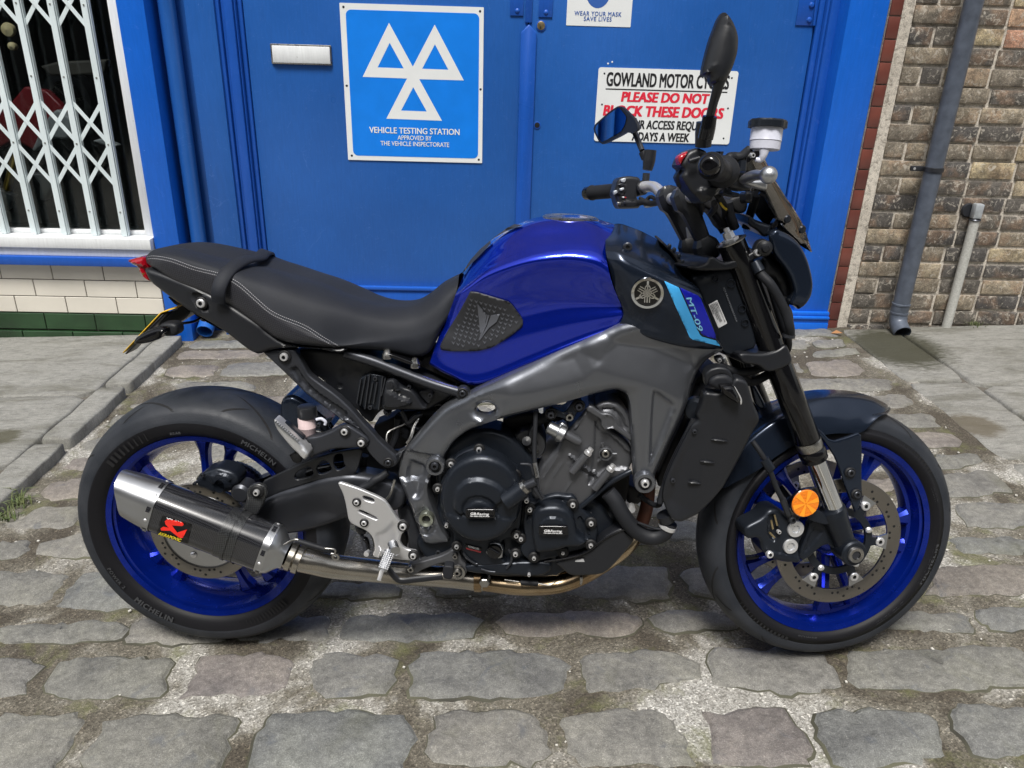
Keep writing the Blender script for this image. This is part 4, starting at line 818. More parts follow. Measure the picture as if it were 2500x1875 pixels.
def carrier(add, C, v, m, r1, nb=5, a0=0., bob=.119, hubr=.052, arms=True):
    parts = [lathe_vf([(hubr, .003), (hubr, -.004), (r1-.001, -.004), (r1, -.003), (r1, .003)], C+Yv*v, Yv, 60)]
    for i in range(nb):
        a = a0+2*math.pi*i/nb; d = np.array([math.cos(a), 0, math.sin(a)]); q = np.cross(d, Yv); p0 = C+Yv*v+d*(r1-.004); p1 = C+Yv*v+d*bob
        Vx = [p0-q*.010, p0+q*.010, p1+q*.0065, p1-q*.0065]; Vx = [x-Yv*.0042 for x in Vx]+[x+Yv*.003 for x in Vx]
        parts.append((Vx, [(3, 2, 1, 0), (4, 5, 6, 7), (0, 1, 5, 4), (1, 2, 6, 5), (2, 3, 7, 6), (3, 0, 4, 7)]))
        if nb <= 6:
            b_ = a+.33*2*math.pi/nb*1.5; p0 = C+Yv*v+np.array([math.cos(b_)*(hubr-.01), -.0005, math.sin(b_)*(hubr-.01)])
    V, Fc = join(parts); add('disc_carrier', V, Fc, m, smooth=False)
    for i in range(nb):
        a = a0+2*math.pi*i/nb; d = np.array([math.cos(a), 0, math.sin(a)]); q = np.cross(d, Yv); p0 = C+Yv*v+d*(bob-.006); p1 = C+Yv*v+d*.1165; Vx = [p0-q*.010, p0+q*.010, p1+q*.019, p1-q*.019]; Vx = [x-Yv*.0027 for x in Vx]+[x+Yv*.0022 for x in Vx]
        add('disc_lug', Vx, [(3, 2, 1, 0), (4, 5, 6, 7), (0, 1, 5, 4), (1, 2, 6, 5), (2, 3, 7, 6), (3, 0, 4, 7)], alu, smooth=False)
    for i in range(nb):
        a = a0+2*math.pi*i/nb; p = C+np.array([bob*math.cos(a), v-.003, bob*math.sin(a)])
        V, Fc = lathe_vf([(.0045, -.004), (.0085, -.005), (.0105, -.003), (.0105, 0)], p, Yv, 20); add('bobbin', V, Fc, silver)
        V, Fc = lathe_vf([(0, -.0015), (.0047, -.0015)], p, Yv, 12); add('bobbin_hole', V, Fc, deep)
def arc_text(add, C, s, r, v, a_mid, h, m, span, flip=False, bold=.02, tilt=.0, name='tyre_lettering'):
    """letters set round the sidewall, one by one"""
    adv = []; x = 0
    for ch in s:
        if ch == ' ': adv.append((x, None)); x += .45; continue
        V, Fc = text_vf(ch, bold); wd_ = V[:, 0].max(); adv.append((x, (V, Fc, wd_))); x += wd_+.12
    tot = x; parts = []
    for x0, g in adv:
        if g is None: continue
        V, Fc, wd_ = g; W = []
        for q in V:
            xx = (x0+q[0]-tot/2)/tot*span; rr = r+(q[1]/CAPH-.5)*h*(-1 if flip else 1); a = a_mid+(xx if flip else -xx)
            W.append(C+np.array([rr*math.cos(a), v+tilt*(rr-r)-.0009-q[2], rr*math.sin(a)]))
        parts.append((W, Fc))
    V, Fc = join(parts); return add(name, V, Fc, m, smooth=False)
rw, addr, rp = wheel('rear_wheel', RW, .315, .089, .076, 5, False, 81, 20, -.018)
fw, addf, fpz = wheel('front_wheel', FW, .300, .059, .052, 5, True, 68, 21, -.008)
disc(addr, RW, -.086, .122, .094, 13, discm); 
V, Fc = lathe_vf([(.05, -.003), (.085, -.004), (.095, -.003), (.095, .003)], RW-Yv*.084, Yv, 60); addr('disc_centre', V, Fc, alu)
for i in range(5):
    p = rp(.5+i*1.2566, .066, -.089); V, Fc = lathe_vf([(0, -.004), (.006, -.004), (.008, 0)], p, Yv, 14); addr('bolt', V, Fc, silver)
for sg in (-1, 1):
    disc(addf, FW, sg*.066, .149, .116, 15, discm); 
carrier(addf, FW, -.0665, engblk, .079, 6, R_(-4), .098, .063); carrier(addf, FW, .066, engblk, .079, 6, R_(-4), .098, .063)
for i in range(5):
    p = fpz(R_(20)+i*1.2566, .071, -.0715); V, Fc = lathe_vf([(0, -.005), (.0055, -.005), (.0075, 0)], p, Yv, 14); addf('bolt', V, Fc, silver)
# sidewall dark band, chequers, letters and tread grooves
def side_marks(add, C, rb, hw, vr, words, chk, C_r):
    V, Fc = lathe_vf([(rb+.0215, 0.), (C_r, 0.)], C-Yv*(hw+.0004), Yv, 120)
    for i, v in enumerate(V): pass
    for s, r, a, h, span, flip, bold in words: arc_text(add, C, s, r, -hw-.0006, R_(a), h, tyremark, R_(span), flip, bold)
    parts = []
    for a0, a1, n in chk:
        for i in range(n):
            a = R_(a0+(a1-a0)*i/n); wd_ = R_((a1-a0)/n)*(.15+.55*i/n); r0, r1 = rb+.0225, rb+.0415
            q = [C+np.array([r*math.cos(t), -hw-.0011, r*math.sin(t)]) for r, t in ((r0, a), (r1, a), (r1, a+wd_), (r0, a+wd_))]; parts.append((q, [(0, 1, 2, 3)]))
    V, Fc = join(parts); tag(add('tyre_stripes', V, Fc, tread, smooth=False), kind='stuff')
side_marks(addr, RW, .219, .0891, 0, [('MICHELIN', .2565, 235.7, .0145, 23, True, .05), ('POWER 2', .2555, 209.6, .009, 14, True, .03), ('MICHELIN', .256, 52, .011, 20, False, .03), ('REAR', .245, 96, .006, 6, False, .03)], [(284, 315, 15), (112, 140, 9)], .27)
side_marks(addf, FW, .219, .0591, 0, [('MICHELIN', .248, -18, .011, 24, True, .05), ('120/70 ZR 17', .246, -52, .007, 19, True, .02), ('FRONT', .246, 22, .007, 9, False, .02), ('POWER', .243, 258, .006, 12, True, .02)], [(212, 248, 15), (60, 34, 11)], .265)
def groove(add, C, ro, hw, prof, a_list, st):
    parts = []
    P_ = tyre_prof(ro, hw, .219, hw-.012); rr = np.array([p[0] for p in P_[6:16]]); vv = np.array([p[1] for p in P_[6:16]])
    for a0, t0, t1, da, sg in a_list:
        V = []; n = 9
        for i in range(n):
            t = t0+(t1-t0)*i/(n-1); r = np.interp(t, np.linspace(0, 1, 10), rr)+.0006; v = np.interp(t, np.linspace(0, 1, 10), vv)*sg; a = R_(a0+da*(i/(n-1))**1.4); wd_ = .0052*math.sin(math.pi*min(1, max(.12, i/(n-1))))**.4/ro
            for s_ in (-1, 1): V.append(C+np.array([r*math.cos(a+s_*wd_), v, r*math.sin(a+s_*wd_)]))
        parts.append((V, [(2*i, 2*i+1, 2*i+3, 2*i+2) for i in range(n-1)]))
    V, Fc = join(parts); tag(add('tread_grooves', V, Fc, tread, smooth=False), kind='stuff')
al = []
for i in range(8): al += [(45*i+6, .30, .98, 24, 1), (45*i+30, .42, .70, -9, 1), (45*i+16, .30, .98, 24, -1)]
groove(addr, RW, .315, .089, None, al, False); groove(addf, FW, .300, .059, None, [(a+4, t0*.9, t1, d, s_) for a, t0, t1, d, s_ in al], True)
V, Fc = lathe_vf([(.007, 0), (.004, -.003), (.0042, -.012), (.003, -.020), (0, -.021)], rp(R_(247), .200, -.020), -(rp(R_(247), 1, 0)-RW)*1., 12); addr('valve', V, Fc, dgrey)
V, Fc = lathe_vf([(.005, 0), (.004, .006), (.0042, .02), (.003, .028), (0, .029)], fpz(R_(196), .197, -.012), (-math.cos(R_(196)), -.3, -math.sin(R_(196))), 12); addf('valve', V, Fc, dgrey)
# ---- small part builders
def bolt(px, v, r, m=silver, parent=bike, h=.004, st=False, ring=None, sock=True):
    q = S(px[0], px[1], v, st); parts = []
    V, Fc = lathe_vf([(r*.45, -h), (r*.8, -h), (r*.97, -h*.7), (r, 0), (r, .004)], q, Yv, 20); o = (mkst if st else mk)('bolt', V, Fc, m, parent, ang=40)
    if sock: V, Fc = lathe_vf([(0, -h*.3), (r*.46, -h*.3), (r*.46, -h)], q, Yv, 6); (mkst if st else mk)('bolt_socket', V, Fc, dgrey if m is silver else deep, o, smooth=False)
    if ring: V, Fc = lathe_vf([(r*1.02, .002), (r*1.02, -.001), (ring, -.001), (ring*1.06, .004)], q, Yv, 24); (mkst if st else mk)('washer', V, Fc, deep if ring > 0 else m, o)
    return o
def bolts(k, lst, v, m=silver, parent=bike, **kw):
    for u_, v_, r in lst: bolt(P(k, u_, v_)[0], v, r/CR[k][2]/1235, m, parent, **kw)
def hose(name, pts, r, m=rubber, parent=bike, st=False, n=10, flat=1.):
    """pts: (px, py, v)"""
    q = np.array([S(a, b, c, st) for a, b, c in pts]); q = stx(q) if st else q
    return tube(name, q, r, m, parent, n=n, res=max(10, 8*len(pts)), flat=flat)
def K(k, *a):  # (u, v, depth) triples in a crop
    x0, y0, s = CR[k]; a = np.array(a, float).reshape(-1, 3); return [(x0+q[0]/s, y0+q[1]/s, q[2]) for q in a]
# ---- fuel tank
f_ = lambda *a: np.array(a)
TV = [.60, .72, .86, .97, 1.0, 1.02, 1.03, 1.02]
def rowp(v, *xy, fac=TV):
    xy = np.array(xy, float).reshape(-1, 2); return SS(xy, [v*q for q in fac])
tank_rows = [rowp(0, 1130,672, 1163,622, 1215,575, 1270,545, 1327,529, 1400,525, 1450,533, 1502,548),
 rowp(-.050, 1127,682, 1158,640, 1207,595, 1268,558, 1327,541, 1400,537, 1450,545, 1495,565),
 rowp(-.095, 1122,696, 1153,662, 1203,622, 1280,588, 1352,575, 1410,573, 1450,578, 1484,592),
 rowp(-.128, 1118,706, 1149,680, 1200,645, 1287,613, 1374,600, 1430,602, 1462,609, 1479,618),
 rowp(-.150, 1112,720, 1140,700, 1195,666, 1287,636, 1374,625, 1430,629, 1465,638, 1484,650),
 rowp(-.148, 1106,738, 1131,724, 1190,693, 1287,661, 1374,652, 1437,660, 1473,676, 1494,690),
 rowp(-.130, 1094,770, 1121,768, 1190,752, 1290,722, 1370,712, 1440,715, 1482,720, 1508,725),
 rowp(-.122, 1083,798, 1112,803, 1185,795, 1290,768, 1370,752, 1440,748, 1486,748, 1518,748),
 rowp(-.126, 1070,825, 1103,838, 1180,843, 1290,814, 1370,793, 1440,780, 1488,773, 1524,768),
 rowp(-.124, 1055,868, 1095,893, 1168,912, 1290,868, 1370,837, 1440,812, 1489,797, 1518,788),
 rowp(-.127, 1050,884, 1097,911, 1167,932, 1290,886, 1370,853, 1440,826, 1482,812, 1508,805),
 rowp(-.121, 1049,890, 1098,917, 1167,940, 1290,893, 1370,859, 1440,832, 1482,817, 1508,810)]
tank = skin('fuel_tank', tank_rows, tankblue, bike, 90, 100, True)
bt = bvh(tank)
# filler cap
cpx = S(1393, 528, 0); capz = cpx+np.array([0, 0, -.0045]); nrmc = np.array([.06, 0, 1.])
lathe('filler_cap', [(.058, -.006), (.058, .002), (.052, .005), (.040, .0055), (.036, .004), (.020, .0055), (0, .006)], capz, nrmc, steel, bike, 40)
# knee pad with relief
def project_v(poly, lift, b=bt):
    pass
pad = decal('tank_pad', chaikin(P('b2', 1905,925, 2212,1015, 2245,1040, 2340,1170, 2340,1230, 2212,1330, 2080,1410, 1960,1440, 1740,1442, 1655,1430, 1645,1395, 1700,1290, 1800,1120, 1870,990), 1, .15), bt, rubber, bike, .0035, 4, 6)
padm = mat('pad_rubber', (.022, .023, .027), .5, 0, bump=.1, bscale=800); pad.data.materials[0] = padm
bm = bmesh.new(); bm.from_mesh(pad.data); ret = bmesh.ops.extrude_face_region(bm, geom=bm.faces[:]); ev = [g for g in ret['geom'] if isinstance(g, bmesh.types.BMVert)]
for v in ev: v.co.y += .0035
bmesh.ops.recalc_face_normals(bm, faces=bm.faces); bm.to_mesh(pad.data); bm.free()
pp = P('b2', 1905,960, 2212,1050, 2310,1180, 2310,1215, 2080,1385, 1960,1412, 1740,1415, 1685,1395, 1750,1270, 1850,1100); parts = []
logo_px = P('b2', 1960,1035, 1985,1060, 2010,1110, 2055,1135, 2110,1125, 2150,1120, 2120,1190, 2060,1250, 2010,1330, 1970,1360, 1990,1250, 1990,1140)
for ra in range(-3, 20):
    for cb in range(-3, 24):
        x = 1145+cb*11.5-ra*3.2; y = 715+ra*11+cb*3.4
        q = np.array([[x, y]])
        if sdf(q, pp)[0] < 5 or inside(q, chaikin(logo_px, 1))[0] or sdf(q, logo_px)[0] > -4: continue
        W = []
        for dx, dy in ((-5.0, -4.0), (0, 4.8), (5.4, -5.0), (1.2, -.2)):
            h, nn = hit(bt, x+dx, y+dy)
            if h is None: break
            W.append(h+nn*.0056)
        if len(W) == 4: parts.append((W, [(0, 1, 3), (1, 2, 3)]))
V, Fc = join(parts); tag(mk('pad_studs', V, Fc, mat('pad_stud', (.085, .09, .105), .4), pad, False), kind='stuff')
for pl_ in (P('b2', 1960,1030, 2000,1075, 2040,1125, 2025,1200, 1985,1290, 1975,1180), P('b2', 2045,1125, 2060,1130, 2040,1210, 1985,1345, 1972,1350, 1990,1270, 2030,1190), P('b2', 2075,1128, 2150,1118, 2120,1190, 2060,1240, 1985,1345, 2040,1230)):
    decal('pad_emblem', pl_, bt, MT['pad_stud'], pad, .0058, 4, 6)
# second pad on the spine of the tank and clips
sp = decal('spine_pad', cat(P('b2', 1835,800, 1850,745, 1900,690, 1990,590, 2100,500, 2205,420), P('c2', 130,400, 200,385, 270,392, 120,450, 0,520), P('b2', 2080,545, 1990,640, 1890,740)), bt, padm, bike, .004, 5, 7)
# ---- black side cover (intake)
FV = [.9, 1, 1.02, 1.03, 1.03, 1.02, 1., .98]
def rc_(v, *xy): return rowp(v, *xy, fac=FV)
cov_rows = [rc_(-.004, 1476,556, 1510,547, 1545,557, 1580,572, 1622,598, 1652,635, 1678,672, 1691,688),
 rc_(-.075, 1478,575, 1512,575, 1550,586, 1590,606, 1630,632, 1660,660, 1682,682, 1695,695),
 rc_(-.138, 1478,604, 1510,608, 1548,622, 1588,640, 1628,660, 1662,676, 1688,690, 1704,702),
 rc_(-.156, 1480,620, 1513,626, 1550,641, 1590,660, 1630,678, 1664,692, 1690,703, 1708,712),
 rc_(-.164, 1486,644, 1520,655, 1558,668, 1598,685, 1636,700, 1672,712, 1698,722, 1717,733),
 rc_(-.160, 1500,700, 1536,712, 1574,725, 1614,740, 1652,755, 1688,765, 1714,772, 1736,782),
 rc_(-.150, 1522,762, 1556,776, 1594,790, 1632,802, 1668,812, 1704,820, 1732,825, 1752,832),
 rc_(-.142, 1509,796, 1547,810, 1585,823, 1625,834, 1663,843, 1702,848, 1736,850, 1764,850),
 rc_(-.122, 1510,800, 1547,814, 1585,827, 1625,838, 1663,847, 1702,852, 1736,854, 1764,853)]
cover = skin('intake_cover', cov_rows, satin, bike, 70, 70, True); bc = bvh(cover)
decal('stripe_decal', cat(P('c2', 1457,850, 1580,905, 1680,1130, 1757,1300, 1775,1318, 1912,1357, 1926,1398, 1700,1345, 1672,1325, 1560,1080)), bc, cyan, cover)
decal('model_decal', P('c2', 1590,905, 1740,972, 1765,1000, 1905,1342, 1790,1308, 1768,1290, 1700,1150), bc, blueprint, cover)
def btext(name, s, k, u0, v0, u1, v1, hpx, b, m, parent, bold=.0, shear=0., sp=1., lift=.0016, up=None):
    """letters pressed on to a curved body, each vertex following the surface"""
    a, b_ = P(k, u0, v0)[0], P(k, u1, v1)[0]; V, Fc = text_vf(s, bold, shear, sp); x = b_-a; L = np.linalg.norm(x); x /= L; y = np.array([x[1], -x[0]])*(hpx/CR[k][2]/CAPH); W = []
    for q in V:
        h, nn = hit(b, *(a+x*(q[0]/V[:, 0].max()*L)+y*q[1])); 
        if h is None: h, nn = (W[-1], np.zeros(3)) if W else (S(*a, -.15), np.zeros(3))
        W.append(h+nn*(lift+q[2]))
    return mk(name, W, Fc, m, parent, False)
btext('model_lettering', 'MT-09', 'c2', 1640,990, 1745,1278, 44, bc, cyantext, cover, .018, .15)
btext('tank_print', 'MT', 'd3', 900,300, 955,330, 20, bc, tankblue, cover) if False else None
bolt(P('c2', 1148, 563)[0], -.128, .009, dgrey, cover)
# round emblem: three crossed forks in a ring
em, en = hit(bc, *P('c2', 1316, 948)[0]); em = em+en*.001
lathe('emblem', [(0, .0015), (.0255, .0015), (.0258, .004), (.0305, .0045), (.0312, 0)], em, en, chrome, cover, 40); emb = cover.children[-1]
lathe('emblem_face', [(0, .0022), (.0250, .0022)], em, en, gloss, emb, 40)
ex = np.cross([0, 0, 1.], en); ex /= np.linalg.norm(ex); ez = np.cross(en, ex); parts = []
for k_ in range(3):
    a = R_(90+120*k_); d = math.cos(a)*ex+math.sin(a)*ez; q = np.cross(en, d)
    def bar(l0, l1, o0, o1, w_): A_, B_ = em+en*.0028+d*l0+q*o0, em+en*.0028+d*l1+q*o1; t = B_-A_; t /= np.linalg.norm(t); s_ = np.cross(en, t)*w_; return ([A_-s_, A_+s_, B_+s_, B_-s_], [(0, 1, 2, 3)])
    parts += [bar(-.019, .014, 0, 0, .0011), bar(-.019, .012, .0045, .0045, .0009), bar(-.019, .012, -.0045, -.0045, .0009), bar(.012, .017, .0045, .001, .001), bar(.012, .017, -.0045, -.001, .001), bar(.013, .0245, 0, 0, .0019)]
V, Fc = join(parts); mk('emblem_forks', V, Fc, chrome, emb, False)
# ---- seat
sx_ = [(356, .52), (387, .8), (434, .93), (520, 1.05), (579, 1.12), (650, 1.18), (710, 1.22), (780, 1.22), (838, 1.12), (887, 1.0), (931, .92), (975, .85), (1013, .8), (1048, .78), (1079, .74), (1113, .62)]
W_s = [.118*q[1] for q in sx_]
def srow(fr, *xy): return SS(np.array(xy, float).reshape(-1, 2), [-fr*q for q in W_s])
seat_rows = [srow(0, 355,626, 380,608, 434,604, 520,624, 579,637, 658,652, 716,669, 788,689, 846,713, 889,728, 933,738, 976,741, 1014,735, 1051,715, 1086,687, 1121,671),
 srow(.45, 355,627, 381,611, 434,609, 520,630, 579,645, 658,664, 716,684, 788,706, 846,728, 889,742, 933,752, 976,754, 1014,748, 1051,728, 1085,700, 1120,678),
 srow(.82, 356,628, 384,617, 434,621, 520,645, 579,664, 655,698, 714,722, 784,748, 842,765, 889,775, 933,782, 976,784, 1014,778, 1049,760, 1082,734, 1117,700),
 srow(.97, 356,630, 387,627, 434,636, 520,663, 579,689, 640,739, 702,779, 771,813, 827,838, 886,828, 931,824, 975,819, 1013,815, 1046,803, 1075,785, 1107,745),
 srow(1.0, 357,636, 384,641, 434,665, 519,696, 579,725, 643,773, 695,806, 765,829, 826,843, 885,840, 930,840, 974,842, 1010,842, 1040,834, 1064,815, 1096,775),
 srow(.94, 358,642, 380,655, 434,690, 518,723, 580,757, 643,802, 689,829, 760,842, 826,848, 883,850, 928,853, 970,860, 1005,867, 1036,864, 1056,845, 1085,785),
 srow(.7, 359,643, 381,657, 434,693, 518,726, 580,760, 643,805, 689,832, 760,845, 826,851, 883,853, 928,856, 970,863, 1005,870, 1036,867, 1057,848, 1086,788)]
seat = skin('seat', seat_rows, vinyl, bike, 100, 60, True, mats=[vinyl, ribv], mif=lambda a, b_: 1 if (a > .515 and a < .85 and b_ < .535) else 0)
bs = bvh(seat)
st1 = cat(P('a2', 1225,655, 1300,640, 1450,665, 1650,735, 1860,790, 2010,862), P('b2', 100,1004, 200,1090, 300,1145, 500,1225, 650,1320, 800,1410))
st2 = st1+np.array([-3, 6]); parts = []
for ln in (st1, st2):
    c_ = cr(np.c_[ln, np.zeros(len(ln))], 260)[:, :2]; L_c = np.r_[0, np.cumsum(np.linalg.norm(np.diff(c_, axis=0), axis=1))]; t = 0
    while t < L_c[-1]-4:
        a = np.array([np.interp(t, L_c, c_[:, 0]), np.interp(t, L_c, c_[:, 1])]); b_ = np.array([np.interp(t+3.2, L_c, c_[:, 0]), np.interp(t+3.2, L_c, c_[:, 1])]); t += 5.2
        A, n1_ = hit(bs, *a); B, n2_ = hit(bs, *b_)
        if A is None or B is None or np.linalg.norm(A-B) > .02: continue
        d = B-A; s_ = np.cross(n1_, d); s_ /= np.linalg.norm(s_)+1e-9; s_ *= .0006; parts.append(([A-s_+n1_*.0007, A+s_+n1_*.0007, B+s_+n1_*.0007, B-s_+n1_*.0007], [(0, 1, 2, 3)]))
V, Fc = join(parts); tag(mk('stitching', V, Fc, stitchm, seat, False), kind='stuff')
hose('seat_seam', [(c[0], c[1], -.06-.02*i) for i, c in enumerate(P('b2', 1500,990, 1560,998, 1620,960, 1680,932, 1735,925))], .0012, deep, seat) if False else None
# passenger strap
sp_ = [S(*q) for q in ((533, 738, -.140), (532, 718, -.146), (537, 696, -.142), (549, 672, -.128), (570, 650, -.100), (600, 634, -.055), (632, 628, 0.))]; sp_ = sp_+[np.array([q[0], -q[1], q[2]]) for q in sp_[-2::-1]]
c_ = cr(sp_, 50); V = []
for i, p in enumerate(c_):
    t = c_[min(i+1, 49)]-c_[max(i-1, 0)]; t /= np.linalg.norm(t); wv = np.array([1, 0, -.35]); wv = wv-t*(wv@t); wv /= np.linalg.norm(wv); nn = np.cross(t, wv); nn = nn if nn@(p-np.array([p[0], 0, .6])) > 0 else -nn
    for a, b_ in ((-.0145, 0), (-.012, .0035), (.012, .0035), (.0145, 0), (.0145, -.002), (-.0145, -.002)): V.append(p+wv*a+nn*b_)
Fc = [(i*6+j, i*6+(j+1) % 6, i*6+6+(j+1) % 6, i*6+6+j) for i in range(49) for j in range(6)]; mk('seat_strap', V, Fc, vinyl, bike, ang=60)
# ---- tail
tv = lambda u, w_: -(.075+.055*float(sstep((u+.16)/.35)))
tail = relief('tail_panel', cat(P('a2', 1200,752, 1260,752, 1600,880, 1900,1030, 2200,1225), P('b2', 150,1262, 300,1368, 400,1398, 600,1412, 870,1420, 800,1472, 640,1440, 480,1420, 330,1420, 200,1440, 100,1478, 60,1462), P('a2', 2090,1440, 1900,1290, 1750,1195, 1600,1120, 1480,1030, 1400,975, 1255,862)), tv, blackp, bike, .03, .010, .007,
    feats=[(P('a2', 1590,935, 1660,945, 1700,960, 1760,1060, 1768,1105, 1730,1115, 1650,1060), .008, .004), (P('a2', 1100,800, 1250,900, 1500,1080, 1760,1190, 2000,1400, 1900,1600, 900,1200), .25, .02, 'slope')], mirror=True)
bolts('a2', [(1697, 1038, 40)], -.118, silver, tail, h=.005, ring=.0125)
tl = relief('tail_lamp', P('a2', 1055,680, 1100,668, 1150,655, 1200,652, 1225,700, 1255,748, 1205,752, 1225,790, 1256,862, 1212,842, 1165,790, 1140,742, 1090,715), lambda u, w_: -.055, redlens, bike, .11, .012, .006, feats=[(P('a2', 1055,680, 1160,712, 1230,742, 1255,770, 1150,760, 1100,720), .006, .004), (P('a2', 1150,655, 1215,650, 1250,745, 1180,720), -.004, .004)])
relief('tail_underside', P('a2', 1400,975, 1480,1030, 1600,1110, 1750,1190, 1900,1290, 1700,1180, 1560,1075, 1480,1060), -.03, deep, bike, .06, .003)
relief('plate_hanger', P('a2', 1470,1020, 1560,1060, 1610,1110, 1560,1170, 1480,1215, 1430,1250, 1330,1240, 1310,1220, 1350,1160, 1440,1100, 1500,1075), -.03, blackp, bike, .06, .004, .006)
def slabp(name, A, B, th, v0, v1, m, parent):
    A, B = S(*A, (v0+v1)/2), S(*B, (v0+v1)/2); t = B-A; t[1] = 0; t /= np.linalg.norm(t); nn = np.array([-t[2], 0, t[0]])*th; V = []
    for p in (A, B):
        for vv in (v0, v1):
            for s_ in (0, 1): V.append(np.array([p[0], vv, p[2]])+nn*s_)
    o = mk(name, V, [(0, 1, 3, 2), (4, 6, 7, 5), (0, 4, 5, 1), (2, 3, 7, 6), (0, 2, 6, 4), (1, 5, 7, 3)], m, parent); return bevel_obj(o, .001, 1)
a0, a1 = P('a2', 1400, 1105)[0], P('a2', 1085, 1438)[0]
slabp('number_plate', a0, a1, -.0022, -.080, -.035, yellow, bike); slabp('number_plate_holder', P('a2', 1412, 1112)[0], P('a2', 1100, 1440)[0], .003, -.079, -.034, dgrey, bike); slabp('number_plate', P('a2', 1520, 1066)[0], a0, -.0022, -.078, -.035, yellow, bike)
def indicator(body, base, v0, m, st=False, lens=None, name='indicator'):
    q = relief(name, body, v0-.012, gloss, bike, .030, .011, .005, back=True, st=st); relief('indicator_base', base, v0+.008, rubber, q, .03, .008, .005, st=st); return q
ri = indicator(P('a2', 1110,1360, 1140,1325, 1240,1270, 1330,1245, 1390,1250, 1400,1285, 1345,1310, 1340,1345, 1250,1380, 1150,1395, 1115,1385), P('a2', 1320,1240, 1360,1210, 1440,1205, 1490,1225, 1500,1290, 1470,1320, 1400,1322, 1360,1290), -.115, gloss)
hose('cable', K('a2', 1480,1215,-.08, 1560,1205,-.07, 1640,1190,-.05, 1710,1150,-.03), .0028, gloss); relief('far_indicator', P('a2', 1660,1160, 1750,1170, 1760,1195, 1700,1200), .10, gloss, bike, .03, .006)
# ---- rear subframe arm, rail, under-seat box
arm = relief('subframe_arm', P('e5', -20,100, 200,70, 430,66, 480,160, 560,300, 620,410, 720,490, 1000,690, 1200,880, 1310,1010, 1480,1190, 1560,1290, 1700,1420, 1800,1520, 1832,1600, 1790,1660, 1700,1690, 1610,1650, 1480,1530, 1385,1410, 1440,1340, 1400,1250, 1200,1100, 1075,1050, 1000,980, 850,870, 600,690, 400,490, 200,300, 60,170),
    lambda u, w_: -.118-.012*float(sstep((u-.25)/.2)), dgrey, bike, .022, .006, .005, feats=[(P('e5', 340,325, 480,290, 530,400, 640,540, 760,650, 1130,900, 1190,975, 1100,1040, 960,920, 600,640, 440,460), .008, .005), (P('e5', 1000,960, 1180,960, 1300,1090, 1450,1290, 1370,1270, 1190,1060), .006, .008)])
bolts('e5', [(300, 172, 62)], -.121, silver, arm, h=.006, ring=.0135); bolts('e5', [(1703, 1605, 48)], -.133, dgrey, arm, ring=.011)
ra = K('e5', 1120,120,-.100, 1500,235,-.100, 1900,390,-.102, 2300,540,-.105, 2700,660,-.108); rail = hose('subframe_rail', ra, .0112, dgrey); 
rb_ = np.array([S(*q) for q in ra]); rb_[:, 1] *= -1; tube('subframe_rail', rb_, .0112, dgrey, bike, res=30)
brk = relief('rail_bracket', P('e6', 1540,590, 1640,590, 1690,640, 1680,700, 1640,740, 1545,760, 1510,700), -.120, dgrey, bike, .02, .003, .004); bolts('e6', [(1600, 665, 48)], -.123, dgrey, brk, ring=.011)
relief('seat_cushion_bracket', P('e6', 540,140, 620,130, 880,230, 1030,280, 1020,305, 900,290, 620,180, 545,165), -.108, gloss, bike, .03, .002, .004)
for u_, v_ in ((585, 165), (960, 290)): lathe('rubber_stop', [(0, .018), (.006, .016), (.008, .008), (.0105, .004), (.0105, -.004)], S(*P('e6', u_, v_)[0], -.100), (0, 0, 1), steel, bike, 20)
relief('seat_lining', P('e6', 720,120, 980,170, 1020,260, 1100,160, 1240,200, 1160,280, 1500,460, 1560,560, 1300,430, 1020,300, 620,150), -.06, deep, bike, .12, .002)
relief('battery_cover', [(700, 870), (735, 852), (850, 860), (1000, 905), (1110, 945), (1100, 975), (1065, 990), (1045, 1003), (990, 1003), (935, 1000), (920, 1012), (905, 1035), (885, 1020), (870, 1000), (800, 945), (760, 915)], -.078, blackp, bike, .15, .006, .008,
    feats=[(P('e5', 1080,150, 1110,150, 1060,640, 1035,640), .006, .002), (P('e5', 1280,230, 1310,240, 1260,680, 1240,680), .003, .002), (P('e5', 690,430, 840,440, 850,620, 760,600), .01, .003)])
reg = relief('regulator', P('e5', 1320,460, 1460,400, 1620,425, 1690,450, 1640,560, 1610,900, 1370,880, 1290,800, 1265,780, 1300,520), -.092, engblk, bike, .03, .003, .005)
for (x0_, y0_, x1_, y1_) in ((1330, 480, 1275, 800), (1395, 440, 1320, 830), (1450, 410, 1385, 880), (1490, 530, 1440, 800), (1550, 520, 1500, 810), (1625, 440, 1570, 890), (1660, 470, 1610, 700)):
    a, b_ = P('e5', x0_, y0_, x1_, y1_); A, B = S(*a, -.100), S(*b_, -.100); d = B-A; d /= np.linalg.norm(d); q = np.array([-d[2], 0, d[0]])*.0013; V = [A-q, A+q, B+q, B-q]; V = V+[v+np.array([0, .012, 0]) for v in V]
    mk('cooling_fin', V, [(0, 1, 2, 3), (0, 4, 5, 1), (1, 5, 6, 2), (2, 6, 7, 3), (3, 7, 4, 0)], dgrey, reg, False)
bolts('e5', [(1530, 465, 35), (1460, 855, 35)], -.095, dgrey, reg)
cc = relief('connector_cover', P('e6', 545,580, 560,500, 640,472, 700,490, 740,540, 800,590, 900,620, 960,680, 1060,840, 1115,860, 1090,900, 800,885, 600,910, 500,890, 515,700), -.108, blackp, bike, .03, .006, .005, feats=[(P('e6', 530,600, 640,620, 780,700, 900,730, 930,800, 800,860, 520,860), -.012, .006), (P('e6', 640,480, 720,490, 740,560, 780,640, 700,640, 650,580), -.008, .004)])
